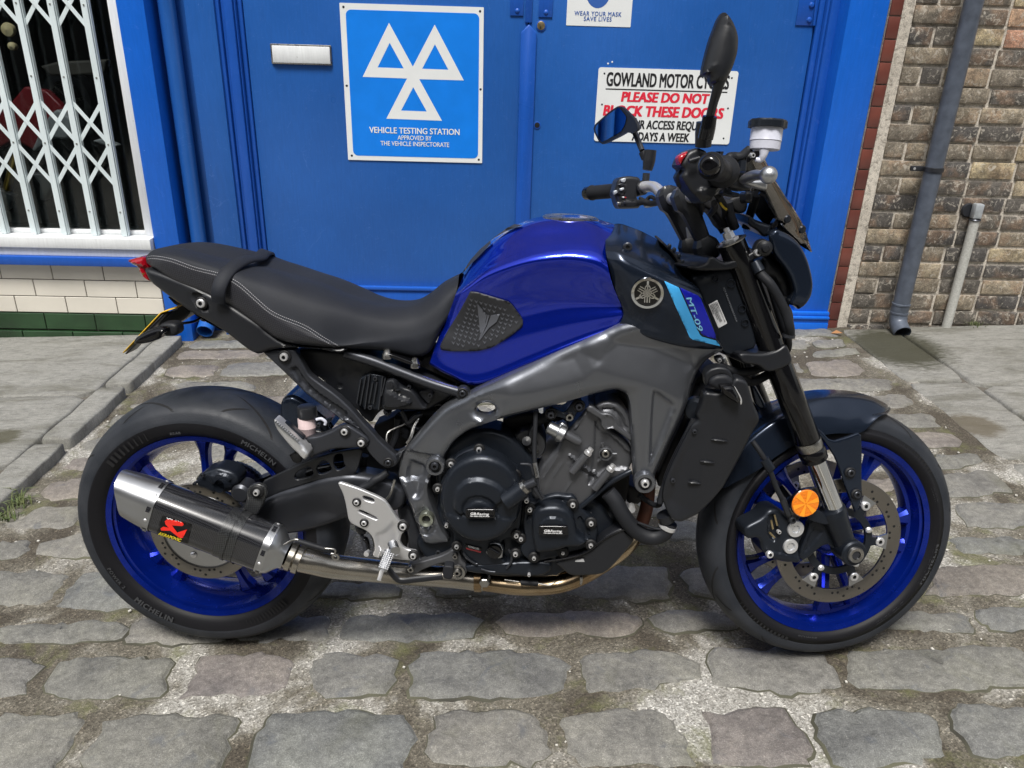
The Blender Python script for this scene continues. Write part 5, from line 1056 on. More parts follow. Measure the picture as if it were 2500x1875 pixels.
bolts('e6', [(880, 580, 34), (580, 935, 34), (1165, 690, 34)], -.100, blackp, cc, h=.005)
relief('triangle_bracket', P('e6', 980,640, 1150,630, 1215,670, 1200,720, 1145,830), -.09, blackp, bike, .01, .002, .005); relief('bracket_lug', P('e6', 520,900, 640,905, 625,960, 580,985, 535,950), -.085, blackp, bike, .01, .002, .004)
# airbox, hoses and wires behind the spar
relief('airbox', P('e6', 1150,820, 1440,640, 1560,740, 1700,700, 1500,900, 1000,1240, 900,1330, 780,1420, 620,1440, 560,1400, 340,1130, 660,1000, 720,930, 1000,905), -.02, deep, bike, .06, .006, .01)
for pts, r, m in ((K('e6', 735,1000,-.06, 720,1120,-.06, 690,1280,-.06, 640,1400,-.06), .008, rubber), (K('e6', 770,900,-.08, 830,1010,-.08, 870,1060,-.08, 960,980,-.08, 1040,950,-.07), .006, blackp), (K('e6', 590,1420,-.09, 570,1330,-.09, 590,1200,-.08, 700,1130,-.07, 820,1080,-.07, 950,980,-.08), .0022, steel),
        (K('e6', 1000,1000,-.07, 940,1120,-.08, 900,1260,-.09, 850,1340,-.09), .004, steel), (K('e6', 700,980,-.05, 830,1050,-.05, 1000,1150,-.05, 1060,1120,-.05), .007, dgrey), (K('e6', 1080,920,-.05, 1170,930,-.05, 1260,900,-.05), .009, rubber), (K('e6', 780,1140,-.04, 850,1180,-.04, 830,1250,-.04), .010, dgrey), (K('e6', 1160,850,-.05, 1240,825,-.05, 1310,820,-.05), .0022, steel)):
    hose('hose', pts, r, m)
# ---- frame spar
frame_out = cat([(972, 1140), (980, 1112), (990, 1098), (1021, 1062), (1048, 1030), (1084, 995), (1129, 975), (1176, 950), (1240, 921), (1258, 913), (1374, 858), (1470, 815), (1527, 790), (1600, 780), (1700, 800), (1760, 838), (1772, 860), (1745, 876), (1728, 890), (1698, 938), (1680, 996), (1634, 1094), (1605, 1158), (1600, 1180), (1592, 1196), (1575, 1203), (1558, 1196), (1550, 1182), (1547, 1152), (1541, 1054), (1537, 990), (1529, 966), (1507, 956), (1475, 961), (1374, 990), (1287, 1012), (1240, 1023), (1184, 1041), (1144, 1055), (1111, 1080), (1093, 1104), (1083, 1124), (1083, 1145)],
    P('e1', 1215,160, 1150,225, 1080,260, 1030,360, 1020,440, 1045,560, 1080,650, 1140,800, 1200,970, 1300,1100, 1300,1160, 1230,1170, 1060,1200, 950,1165, 910,1100, 860,950, 740,620, 600,340, 585,260, 600,150, 640,60))
def fvf(u, w_):
    k_ = float(sstep((u-.47)/.25)); return -(.118+.037*k_)+.02*float(sstep((u-1.02)/.12))
frame = relief('frame_spar', frame_out, fvf, framem, bike, .040, .018, .0042, mirror=True, ch=1, holes=[P('e6', 1770,905, 1830,850, 1950,835, 2025,880, 2035,950, 1950,1005, 1830,995, 1780,950)],
    feats=[(P('e1', 730,25, 960,105, 1000,150, 1020,240, 960,380, 940,550, 800,595, 690,320, 685,200), .011, .013), (P('c3', 1345,250, 1385,232, 1560,352, 1555,420, 1352,915, 1310,930, 1325,500), .010, .012),
           (cat(P('c3', -900,420, 0,300, 150,300, 320,285, 780,175, 860,110, 960,30), P('c2', 960,1480, 1010,1395, 1190,1300, 1400,1200, 1000,1000, 0,1300, -900,1700)), .40, .05, 'slope'),
           (P('e1', 850,950, 860,720, 920,650, 1010,680, 1080,800, 1140,930, 1100,1040, 990,1050, 900,1000), .004, .003), (P('e1', 890,780, 950,690, 1040,740, 1090,850, 1040,990, 960,960), .006, .003),
           (cat(P('c3', 700,240, 1060,205, 1220,200, 1280,240, 1290,330, 1290,600, 1290,940, 1240,1010, 1195,1040, 1150,600, 1120,300, 1000,270, 600,390, 300,470, 200,420)), .25, .03, 'slope'),
           (P('e6', 1420,1750, 1440,1400, 1560,1280, 1700,1205, 1900,1140, 2150,1040, 2300,700, 2000,300, 0,300, 300,2200, 1000,2200), .22, .05, 'slope'), (P('c3', 800,60, 1000,130, 1250,190, 1345,235, 1450,270, 1600,350, 1690,430, 2100,300, 1900,-400, 800,-400), .30, .07, 'slope'),
           (P('e6', 730,1640, 820,1440, 1120,1500, 1200,1500, 1330,1560, 1400,1700, 1300,1900, 1100,1900, 700,1900), .010, .008)])
for c_, r0, r1, dz in ((P('e1', 1118, 110)[0], .0125, .0205, -.135), (P('c3', 1295, 1038)[0], .0135, .0225, -.170), (P('c3', 157, 380)[0], .009, .0165, -.138)):
    q = S(*c_, dz); o = lathe('frame_boss', [(r0, .004), (r0+.001, -.002), (r1-.002, -.002), (r1, .001), (r1, .02)], q, Yv, framem, frame, 36); lathe('boss_recess', [(0, .002), (r0+.001, .002)], q, Yv, deep, o, 24)
bolts('e1', [(1115, 95, 60)], -.137, dgrey, frame, h=.006); bolts('c3', [(1295, 1036, 38)], -.172, silver, frame, h=.007); bolts('c3', [(157, 378, 22)], -.139, dgrey, frame)
q = S(*P('e1', 1003, 805)[0], -.128); lathe('axle_nut', [(.009, .01), (.0095, -.006), (.0155, -.009), (.0165, -.006), (.0165, .01)], q, Yv, mat('zinc_nut', (.42, .44, .36), .35, .9), frame, 24)
lathe('axle_hole', [(0, .002), (.0092, .002)], q, Yv, deep, frame.children[-1], 16)
relief('frame_gusset', P('e6', 700,1480, 880,1400, 800,1450, 780,1500, 720,1600), -.10, framem, bike, .02, .003)
# lower frame, engine mounts behind
relief('frame_lower', P('e1', 600,640, 760,620, 900,1000, 1000,1160, 1060,1380, 920,1420, 760,1250, 740,1000, 690,920, 610,780), -.075, dgrey, bike, .15, .006, .007)
relief('mount_lug', P('e1', 1065,1200, 1230,1170, 1310,1120, 1260,1260, 1240,1310, 1090,1340), -.100, engblk, bike, .03, .004, .005); bolts('e1', [(1160, 1262, 42), (915, 1370, 42)], -.104, dgrey)
# ---- swingarm
sw = relief('swingarm', [(500, 1280), (600, 1240), (643, 1217), (690, 1198), (730, 1187), (785, 1168), (850, 1158), (900, 1164), (960, 1180), (992, 1205), (985, 1245), (940, 1262), (849, 1274), (774, 1302), (716, 1316), (640, 1318), (540, 1330), (490, 1320)], lambda u, w_: -.118+.01*float(sstep((u-.35)/.1)), dgrey, bike, .05, .016, .008, mirror=True,
    feats=[([(500, 1500), (643, 1245), (700, 1213), (735, 1200), (800, 1196), (830, 1210), (1000, 1230), (1000, 1500)], .32, .06, 'slope')])
lathe('rear_axle', [(0, -.115), (.012, -.112), (.014, -.105), (.014, .11)], RW, Yv, steel, bike, 24)
relief('hugger', P('e5', 225,860, 250,760, 310,710, 400,702, 500,745, 600,820, 760,950, 960,1120, 900,1200, 600,1250, 300,1110, 240,1090), -.055, satin, bike, .11, .012, .008)
ex_b = relief('exhaust_bracket', P('b3', 990,740, 880,752, 690,790, 520,850, 320,935, 110,1040, 150,1180, 170,1170, 300,1112, 440,1062, 640,1002, 880,972, 930,955, 962,860), -.112, blackp, bike, .008, .0025, .006, holes=[P('b3', 405,985, 440,935, 545,890, 578,975, 430,1012), P('b3', 590,912, 640,842, 700,862, 732,930, 620,972), P('b3', 735,882, 745,800, 815,782, 825,868, 846,900, 770,937)])
hose('chain_guard_tube', K('b3', 380,1010,-.07, 600,930,-.07, 850,890,-.07), .012, gloss)
# sprocket and chain beyond the wheel
parts = []; nT = 45; V, Fc = lathe_vf([(.055, -.003), (.088, -.003), (.088, .003), (.055, .003)], RW+Yv*.092, Yv, 90); parts.append((V, Fc)); mk('sprocket', *join(parts), discm, bike, False)
parts = []
for i in range(52):
    a = 2*math.pi*i/52+.03; p = RW+np.array([.094*math.cos(a), .088, .094*math.sin(a)]); d = np.array([-math.sin(a), 0, math.cos(a)]); n_ = np.array([math.cos(a), 0, math.sin(a)])
    parts.append(lathe_vf([(0, -.0035), (.0052, -.003), (.0058, 0), (.0058, .008)], p, Yv, 8))
    Vx = [p+d*x_+n_*z_+Yv*(.0 if i % 2 else .0012) for x_, z_ in ((-.006, -.0042), (.006, -.0042), (.006, .0042), (-.006, .0042))]; Vx = Vx+[v+Yv*.008 for v in Vx]; parts.append((Vx, [(0, 1, 2, 3), (0, 4, 5, 1), (1, 5, 6, 2), (2, 6, 7, 3), (3, 7, 4, 0)]))
V, Fc = join(parts); mk('chain', V, Fc, dgrey, bike, ang=30)
cal = relief('rear_caliper', P('r1', 740,640, 790,590, 840,575, 880,560, 970,585, 1005,620, 1010,660, 960,690, 900,690, 860,720, 800,690, 760,680), -.112, engblk, bike, .05, .008, .005, feats=[(P('r1', 830,600, 880,580, 960,600, 980,640, 880,670, 840,650), -.006, .004)]); bolts('r1', [(790, 603, 12), (742, 655, 12)], -.116, dgrey, cal)
lathe('caliper_cylinder', [(.014, .02), (.014, -.012), (.010, -.016), (0, -.016)], S(*P('r1', 930, 665)[0], -.112), (-.3, -1, .3), engblk, cal, 20); lathe('axle_block', [(.022, .03), (.022, -.01), (.016, -.016), (0, -.016)], S(*P('r1', 1035, 705)[0], -.10), (0, 1, 0), dgrey, bike, 24)
# ---- exhaust
A, B = S(384.9, 1234.2, -.185), S(656.1, 1337.7, -.185); dE = B-A; LE = np.linalg.norm(dE); dE /= LE; upE = np.array([-dE[2], 0, dE[0]]); upE = upE-dE*(upE@dE); upE /= np.linalg.norm(upE); sdE = np.cross(upE, dE)
if sdE[1] > 0: sdE = -sdE
def hexsec(c, a, b, n=48, pw=2.6):
    V = []
    for j in range(n):
        t = 2*math.pi*j/n; ct, st_ = math.cos(t), math.sin(t); r = (abs(ct)**pw+abs(st_)**pw)**(-1/pw)
        r *= 1+.025*math.cos(6*t); V.append(c+upE*a*r*ct+sdE*b*r*st_)
    return V
def extr(name, secs, m, parent, caps=(True, True), n=48, ang=35):
    V = [v for s_ in secs for v in hexsec(*s_, n=n)]; k = len(secs); Fc = [(i*n+j, i*n+(j+1) % n, (i+1)*n+(j+1) % n, (i+1)*n+j) for i in range(k-1) for j in range(n)]
    if caps[0]: Fc.append(tuple(range(n-1, -1, -1)))
    if caps[1]: Fc.append(tuple((k-1)*n+j for j in range(n)))
    return mk(name, V, Fc, m, parent, ang=ang)
HA, HB = .0535, .046
exh = extr('silencer', [(A+dE*.004, HA, HB), (B-dE*.004, HA, HB)], carbon, bike)
for c0_, nm in ((A, 'silencer_clamp'), (B, 'silencer_clamp')):
    extr(nm, [(c0_-dE*.008, HA+.0016, HB+.0016), (c0_+dE*.008, HA+.0016, HB+.0016)], alu, exh, (False, False))
    for j in range(12):
        t = 2*math.pi*j/12+.2; ct, s_t = math.cos(t), math.sin(t); r = (abs(ct)**2.6+abs(s_t)**2.6)**(-1/2.6)*(1+.025*math.cos(6*t)); n_ = upE*ct/HA+sdE*s_t/HB; n_ /= np.linalg.norm(n_); p = c0_+upE*(HA+.0018)*r*ct+sdE*(HB+.0018)*r*s_t
        if j % 2: lathe('rivet', [(0, .002), (.0028, .0016), (.0042, 0)], p, n_, silver, exh, 10)
        else:
            q_ = np.cross(n_, dE); V = [p+n_*.0006+dE*x_*.0042+q_*y_*.008 for x_, y_ in ((-1, -1), (1, -1), (1, 1), (-1, 1))]; mk('clamp_slot', V, [(0, 1, 2, 3)], carbon, exh, False)
# slash cut end cap
n = 48; rings = []
tip_c = S(*P('r1', 305, 715)[0], -.185)
for t in np.linspace(0, 1, 7):
    c0_ = A-dE*.006*(1-t)-dE*0; sec = []
    for v in hexsec(np.zeros(3), HA*(1-.13*t**1.5), HB*(1-.13*t**1.5)):
        up_ = v@upE/HA; back = .006+t*(.064+.024*up_-.012*(v@sdE)/HB*0); sec.append(A-dE*back+v)
    rings.append(sec)
rings.append([A-dE*.01+(v-A)*.9+0*v if False else rings[-1][i]+( -rings[-1][i]+A-dE*(.064))*.10 for i, v in enumerate(rings[-1])])
rings.append([rings[-1][i]+dE*.05 for i in range(n)])
V = [v for r in rings for v in r]; k = len(rings); Fc = [(i*n+j, i*n+(j+1) % n, (i+1)*n+(j+1) % n, (i+1)*n+j) for i in range(k-1) for j in range(n)]; mk('silencer_tip', V, Fc, alu, exh, ang=35)
# hanger strap, logo and print
extr('silencer_strap', [(A+dE*LE*.60, HA+.0012, HB+.0012), (A+dE*LE*.76, HA+.0012, HB+.0012)], checker_mat('carbon_twill', (.006, .006, .007), (.034, .036, .038), 330, .35, .5, rot=R_(45)), exh, (False, False))
extr('silencer_strap', [(A+dE*LE*.665, HA+.003, HB+.003), (A+dE*LE*.69, HA+.003, HB+.003)], MT['carbon_twill'] if 'carbon_twill' in MT else carbon, exh, (False, False))
hg = relief('hanger_bracket', P('r1', 1060,700, 1080,670, 1125,655, 1175,675, 1185,715, 1160,790, 1120,860, 1030,830, 1060,760), -.150, bpy.data.materials['carbon_twill'], bike, .01, .003, .005); bolts('r1', [(1125, 707, 22)], -.153, silver, hg, h=.008, ring=.0145)
be = bvh(exh)
decal('badge', P('r1', 545,852, 726,905, 700,1022, 505,962), be, gloss, exh, .0012, 5, 6)
decal('emblem', P('a3', 1395,1352, 1418,1333, 1545,1362, 1556,1382, 1540,1393, 1455,1387, 1500,1448, 1583,1420, 1548,1492, 1515,1490, 1440,1432, 1365,1430, 1360,1412, 1385,1398, 1428,1408, 1400,1378), be, redlogo, exh, .0024, 4, 4)
btext('maker_lettering', 'AKRAPOVIC', 'r1', 523,960, 662,1006, 17, be, yellowprint, exh, .05, .2, 1., .003)
extr('silencer_cone', [(B+dE*.006, HA+.0005, HB+.0005), (B+dE*.011, HA-.001, HB-.001), (B+dE*.017, HA*.93, HB*.93), (B+dE*.025, .040, .037), (B+dE*.034, .0310, .0305), (B+dE*.042, .0288, .0288)], alu, exh, (False, False))
pe = [B+dE*.034, S(716, 1361, -.175), S(760, 1371, -.165), S(816, 1383, -.145), S(901, 1392, -.115), S(1001, 1402, -.085), S(1100, 1410, -.075), S(1180, 1418, -.07)]
ep = tube('exhaust_pipe', pe, [.0285, .028, .0275, .027, .026, .025, .024, .025], pipem, bike, n=28, res=60)
for t_ in (.012, .028): lathe('pipe_joint', [(.0285, 0), (.0315, .001), (.0315, .012), (.0285, .013)], B+dE*(.034+t_), dE, pipem, ep, 36)
hose('spring', K('r1', 1290,1030,-.205, 1345,1000,-.207, 1385,1000,-.207), .0020, steel, ep); hose('spring', K('r1', 1375,1008,-.207, 1540,1058,-.205), .0062, rubber, ep, n=14); hose('spring', K('r1', 1530,1052,-.205, 1600,1060,-.202, 1600,1085,-.20, 1580,1085,-.2, 1610,1105,-.2), .0020, steel, ep)
lathe('spring_eye', [(.004, -.002), (.0085, -.002), (.0085, .002), (.004, .002)], S(*P('r1', 1608, 1104)[0], -.19), Yv, steel, ep, 16)
tube('exhaust_header', [S(*q) for q in ((1150, 1416, -.065), (1236, 1427, -.075), (1300, 1431, -.08), (1361, 1427, -.075), (1417, 1408, -.07), (1484, 1368, -.06), (1530, 1332, -.045), (1556, 1296, -.02))], [.021, .0225]+[.0205]*4, pipehot, bike, n=20, res=70)
tube('exhaust_header', [S(*q) for q in ((1160, 1404, -.03), (1236, 1410, -.03), (1330, 1405, -.02), (1400, 1385, 0), (1470, 1350, .0), (1540, 1300, .0))], .0185, pipehot, bike, n=18, res=50)
tube('exhaust_header', [S(*q) for q in ((1550, 1318, -.02), (1566, 1280, -.02), (1580, 1230, -.02), (1586, 1150, -.02))], .0155, rust, bike, n=18, res=30)
lathe('header_collar', [(.024, -.010), (.030, -.008), (.030, .008), (.024, .010)], S(1168, 1414, -.068), (1, 0, 0), pipehot, bike, 30)
bn = lathe('bung_nut', [(0, -.014), (.009, -.014), (.012, -.012), (.0135, -.004), (.0135, .012)], S(*P('b4', 1745, 290)[0], -.095), Yv, steel, bike, 6, ang=20)
hose('header_spring', K('c4', 95,285,-.105, 200,300,-.105), .0018, steel); hose('header_spring', K('c4', 210,303,-.105, 340,312,-.105), .0058, rubber, n=12); hose('header_spring', K('c4', 335,312,-.105, 420,325,-.105, 450,310,-.102, 470,305,-.1), .0018, steel)
# ---- engine
ev = lambda v: v
case = relief('crankcase', [(1062, 1150), (1085, 1095), (1135, 1058), (1190, 1048), (1240, 1062), (1290, 1105), (1330, 1180), (1400, 1200), (1470, 1230), (1510, 1290), (1490, 1330), (1440, 1372), (1400, 1390), (1372, 1402), (1360, 1412), (1200, 1412), (1150, 1395), (1090, 1390), (1040, 1370), (1010, 1330), (1040, 1290), (1070, 1240)], -.105, engblk, bike, .07, .012, .009)
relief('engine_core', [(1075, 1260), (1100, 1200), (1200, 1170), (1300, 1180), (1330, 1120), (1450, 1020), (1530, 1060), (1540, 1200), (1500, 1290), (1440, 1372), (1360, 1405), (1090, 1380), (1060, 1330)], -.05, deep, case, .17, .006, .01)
for nm, out, v_, d_, m_ in (('sump', cat(P('e3', -150,1180, 480,1170, 480,1300, 360,1370, 100,1380, 0,1360), P('e1', 1560,1560, 1500,1440)), -.125, .2, engblk),):
    relief(nm, out, v_, m_, case, d_, .008, .008, feats=[(P('e3', -200,1210, 150,1220, 150,1240, -200,1235), .003, .002)])
cyl = relief('cylinder_block', P('e4', 1370,350, 1440,262, 1500,330, 1590,400, 1700,600, 1950,760, 2020,900, 2020,1120, 1700,1400, 1300,1680, 1000,1700, 640,1560, 730,1180, 1000,830, 1150,600, 1250,500), -.118, castm, bike, .12, .008, .0050,
    feats=[(P('e4', 1490,470, 1520,440, 1560,560, 1620,640, 1700,650, 1850,780, 1960,900, 2100,900, 2100,1150, 1900,1150, 1640,1160, 1440,1380, 1390,1340, 1450,1100, 1480,800), .007, .006), (P('e4', 1105,940, 1150,905, 1780,1375, 1750,1420), -.006, .003), (P('e4', 1120,985, 1760,1440, 1740,1465, 1105,1010), .004, .002),
           (P('e4', 1000,830, 1050,850, 1050,1000, 800,1330, 760,1290, 900,1020), -.004, .008), (P('e4', 790,1470, 1080,1000, 1110,1010, 830,1500), -.006, .006), (P('e4', 1050,1500, 1200,1240, 1240,1250, 1100,1510), -.006, .008), (P('e4', 1180,590, 1370,360, 1390,420, 1250,620), -.006, .006)])
parts = [] 
hc_ = P('e4', 1690, 520)[0]
camc = relief('cam_cover', P('e4', 1510,285, 1600,235, 1700,222, 1820,260, 1900,330, 1960,430, 2020,540, 2020,720, 1900,660, 1760,580, 1620,420, 1560,370), -.128, castm, bike, .06, .008, .005, feats=[(P('e4', 1560,320, 1700,290, 1830,340, 1910,460, 1960,640, 1850,600, 1830,460, 1740,370, 1640,360, 1600,380), .006, .004)])
relief('cam_band', P('e4', 1380,340, 1445,265, 1600,385, 1660,380, 1740,400, 1800,480, 1830,560, 2020,700, 2020,790, 1820,640, 1740,590, 1640,620, 1590,560, 1590,470, 1500,420), -.134, castm, camc, .03, .004, .005, feats=[(P('e4', 1600,480, 1650,400, 1740,420, 1790,500, 1760,580, 1660,600), .003, .003)])
for (a, b_, c, d, r) in ((1200, 1175, 1390, 945, .0092), (1500, 1400, 1690, 1165, .0092)):
    t1_ = hose('stud_boss', K('e4', a, b_, -.128, c, d, -.128), r, castm, cyl, n=16); p0_ = S(*P('e4', c+8, d-12)[0], -.128); dd = S(*P('e4', c, d)[0], -.128)-S(*P('e4', a, b_)[0], -.128)
    lathe('stud_nut', [(0, .016), (.006, .016), (.0062, .008), (.0085, .007), (.0085, 0)], p0_, dd, silver, cyl, 6, ang=20)
q = S(*P('e4', 1650, 920)[0], -.118); lathe('cover_plug_ring', [(.0145, .002), (.015, -.006), (.0125, -.007), (.012, .0)], q, Yv, castm, cyl, 30); bolts('e4', [(1650, 922, 62)], -.119, steel, cyl, h=.005)
for a_, b_ in (((1605, 780), (1620, 850)), ((1735, 930), (1800, 932)), ((1595, 985), (1545, 1030))): hose('rib', K('e4', *a_, -.120, *b_, -.120), .0035, castm, cyl, n=8)
hose('engine_rib', K('e4', 1310,1650,-.122, 1700,1330,-.122, 1900,1210,-.122, 2000,1160,-.12), .0062, engblk, cyl, n=10)
# coolant sensor, starter end, throttle linkage
cs = lathe('coolant_union', [(0, -.020), (.012, -.020), (.0145, -.017), (.0145, .004), (.018, .006), (.018, .018), (.014, .02)], S(*P('e4', 985, 620)[0], -.13), (-(-1), -.2, -.45), alu, bike, 20)
lathe('sensor', [(0, .03), (.008, .028), (.010, .02), (.010, -.02)], S(*P('e4', 1150, 690)[0], -.128), (.8, 0, -.45), castm, bike, 16)
relief('coolant_flange', P('e4', 1000,600, 1050,500, 1140,550, 1110,660, 1030,780, 970,770, 950,700), -.13, alu, bike, .02, .004, .004)
stm = lathe('starter_motor', [(0, -.002), (.018, -.002), (.020, -.006), (.034, -.006), (.0365, -.001), (.0365, .08)], S(*P('e4', 620, 800)[0], -.075), Yv, castm, bike, 36)
lathe('terminal', [(0, -.03), (.010, -.028), (.012, 0)], S(*P('e4', 605, 770)[0], -.085), (.1, 1, -.5), blackp, stm, 12); hose('cable', K('e4', 620,760,-.10, 640,680,-.10, 660,600,-.10, 720,480,-.09, 750,380,-.08), .006, blackp, stm)
hose('clutch_cable', K('e4', 710,350,-.13, 700,600,-.14, 690,850,-.15, 695,1050,-.16), .0048, rubber); hose('cable_adjuster', K('e4', 692,1050,-.16, 715,1150,-.165, 735,1250,-.17), .0052, steel); hose('clutch_wire', K('e4', 735,1250,-.17, 745,1380,-.17, 800,1510,-.17), .0022, dgrey)
relief('cable_bracket', P('e4', 500,1060, 640,1065, 670,1110, 700,1230, 670,1240, 640,1120, 620,1090, 500,1080), -.16, dgrey, bike, .006, .001, .004)
for u_, v_ in ((510, 890), (725, 890)): bolts('e4', [(u_, v_, 26)], -.083, steel, stm)
for pl_ in (P('e4', 470,810, 570,810, 555,960, 480,960), P('e4', 700,820, 770,820, 740,990, 700,990)): relief('starter_lug', pl_, -.08, castm, stm, .01, .002, .004)
relief('injector_rail', P('e4', 250,470, 500,400, 700,380, 760,500, 620,600, 440,600, 370,660, 300,600), -.05, deep, bike, .06, .006, .007); relief('throttle_body', P('e4', 800,400, 950,420, 1100,430, 1200,300, 1350,210, 1420,250, 1250,450, 1180,560, 1000,480, 900,620, 820,600), -.045, deep, bike, .08, .006, .007)
lk = relief('mount_bracket', P('e4', 860,340, 920,300, 1010,340, 1100,380, 1200,230, 1290,200, 1350,260, 1340,320, 1260,380, 1230,450, 1170,490, 1090,460, 1000,430, 930,440, 860,410), -.125, engblk, bike, .012, .003, .0045)
bolts('e4', [(912, 392, 52), (1292, 285, 52)], -.128, dgrey, lk, h=.010, ring=.0125); bolts('e4', [(1165, 425, 62)], -.128, steel, lk, h=.008)
hose('breather', K('e4', 880,420,-.10, 760,470,-.09, 720,500,-.08), .011, rubber); hose('wiring', K('e4', 190,500,-.02, 200,640,-.02, 210,760,-.02), .006, deep); hose('wiring', K('e4', 150,560,-.02, 180,640,-.02, 230,760,-.02), .004, deep)
relief('gearbox_top', cat(P('e4', -200,640, 0,700, 60,740, 200,780, 330,850, 430,960, 300,1100, 0,1000, -300,1100)), -.085, engblk, bike, .04, .012, .008)
# clutch cover
cover_out = P('e2', 170,400, 205,345, 250,350, 300,290, 400,230, 540,180, 600,165, 680,190, 800,260, 960,365, 1060,430, 1130,470, 1160,540, 1180,600, 1240,700, 1250,800, 1230,860, 1200,1000, 1180,1200, 1150,1300, 1160,1390, 1100,1420, 1020,1400, 900,1460, 900,1660, 1000,1760, 600,1800, 420,1660, 350,1540, 300,1560, 270,1500, 240,1300, 130,1270, 110,1200, 140,1180, 90,1050, 60,800, 100,600, 190,470, 165,440)
cc_ = relief('clutch_housing', cover_out, -.125, engblk, bike, .05, .006, .006, feats=[(P('e2', 300,310, 420,250, 550,235, 560,280, 420,290, 320,340), .004, .003), (P('e2', 650,270, 780,290, 900,370, 860,360, 760,310, 660,300), .004, .003)])
cenp = P('e2', 630, 890)[0]; scl = 5.53*1262
cr_ = [P('e2', 630+555*math.cos(t), 885+585*math.sin(t))[0] for t in np.linspace(0, 2*math.pi, 40, endpoint=False)]
cl = relief('clutch_cover', cr_, -.165, engblk, bike, .045, .016, .0045, ch=0, feats=[(P('e2', 240,1000, 260,750, 400,590, 630,560, 850,640, 980,760, 960,900, 860,970, 840,1100, 420,1100, 330,1100), -.010, .010),
    (P('e2', 365,1070, 370,920, 450,830, 600,790, 760,840, 850,930, 885,1080, 840,1150, 420,1150), .005, .005), (P('e2', 405,1060, 440,950, 540,880, 640,870, 760,930, 810,1020, 815,1140, 415,1140), -.005, .005), (P('e2', 90,1060, 230,1060, 320,1110, 400,1070, 420,1030, 830,1030, 900,1120, 1000,1125, 1180,1100, 1190,1700, 0,1700), -.004, .006)])
pl1 = relief('badge', P('e2', 420,1030, 440,1015, 810,1015, 822,1035, 822,1125, 805,1140, 440,1140, 422,1125), -.186, gloss, cl, .008, .0025, .003, feats=[(P('e2', 437,1045, 805,1045, 805,1120, 437,1120), .0012, .001)])
def ltext(name, s, k, u0, v0, u1, v1, hpx, v, m, parent, bold=.0, shear=0., sp=1., st=False):
    a, b_ = P(k, u0, v0)[0], P(k, u1, v1)[0]; o = text3(name, s, S(*a, v, st), S(*b_, v, st), (0, -1, 0), m, parent, h=hpx/CR[k][2]/1235, bold=bold, shear=shear, sp=sp, lift=.0003)
    if st:
        co = stx([v_.co[:] for v_ in o.data.vertices])
        for v_, c in zip(o.data.vertices, co): v_.co = c
    return o
ltext('badge_lettering', 'GB', 'e2', 490,1086, 572,1088, 37, -.1868, white, pl1, .03); ltext('badge_lettering', 'Racing', 'e2', 577,1088, 742,1093, 37, -.1868, white, pl1, .015, .2); ltext('badge_lettering', 'FIM GBR-CFE-24-2026', 'e2', 488,1112, 745,1116, 17, -.1868, white, pl1, .03)
bolts('e2', [(607, 207, 42), (228, 402, 38), (1094, 550, 40), (48, 738, 34), (1108, 1365, 38), (1172, 1412, 34), (305, 1515, 36), (1098, 1615, 40)], -.130, silver, cc_, h=.006, ring=.0115)
bolts('e2', [(1248, 893, 38), (168, 1230, 30)], -.130, silver, cc_, h=.006)
hose('release_arm_housing', K('e2', 960,910,-.170, 1080,830,-.168, 1200,740,-.165), .0195, engblk, cl, n=24); hose('release_shaft', K('e2', 1190,740,-.166, 1250,695,-.166), .0155, steel, cl, n=24); hose('release_shaft', K('e2', 1240,700,-.166, 1370,640,-.166), .0095, dgrey, cl, n=16)
hose('release_arm', K('e2', 1340,690,-.165, 1400,790,-.165, 1470,870,-.165), .0055, dgrey, cl)
lw = relief('oil_filler_panel', P('e2', 330,1440, 430,1480, 680,1480, 700,1490, 930,1480, 960,1560, 900,1700, 620,1760, 480,1700, 380,1580), -.122, engblk, cc_, .02, .004, .006)
relief('oil_cap_plate', P('e1', 1790,1300, 1850,1160, 1920,1130, 2010,1160, 2035,1240, 2025,1365), -.131, alu, cc_, .01, .003, .004)
oc = lathe('oil_cap', [(0, -.006), (.0155, -.006), (.0165, -.003), (.0165, .01)], S(*P('e1', 1920, 1245)[0], -.134), Yv, gloss, cc_, 30); hose('oil_cap_grip', K('e1', 1860,1215,-.142, 1980,1285,-.142), .0038, gloss, oc, n=8)
sk = relief('oil_sticker', P('e1', 1522,1155, 1745,1210, 1738,1275, 1530,1215), -.128, gloss, cc_, .003, .0006, .004, ch=0); ltext('sticker_lettering', 'YAMALUBE', 'e1', 1560,1190, 1708,1228, 32, -.1285, MT['cyan_print'] if False else white, sk, .02); relief('sticker_band', P('e1', 1540,1202, 1738,1250, 1735,1274, 1538,1220), -.1286, redlogo if False else MT['red_lens'], sk, .001, .0002, .004, ch=0)
for pts in (K('e1', 1500,1270,-.128, 1560,1350,-.128, 1650,1410,-.128, 1690,1420,-.128), K('e1', 1740,1490,-.128, 1840,1520,-.128, 1930,1530,-.128), K('e1', 2080,1480,-.128, 2140,1400,-.128, 2150,1300,-.128, 2110,1220,-.128)): hose('cover_rib', pts, .0028, dgrey, cc_, n=8)
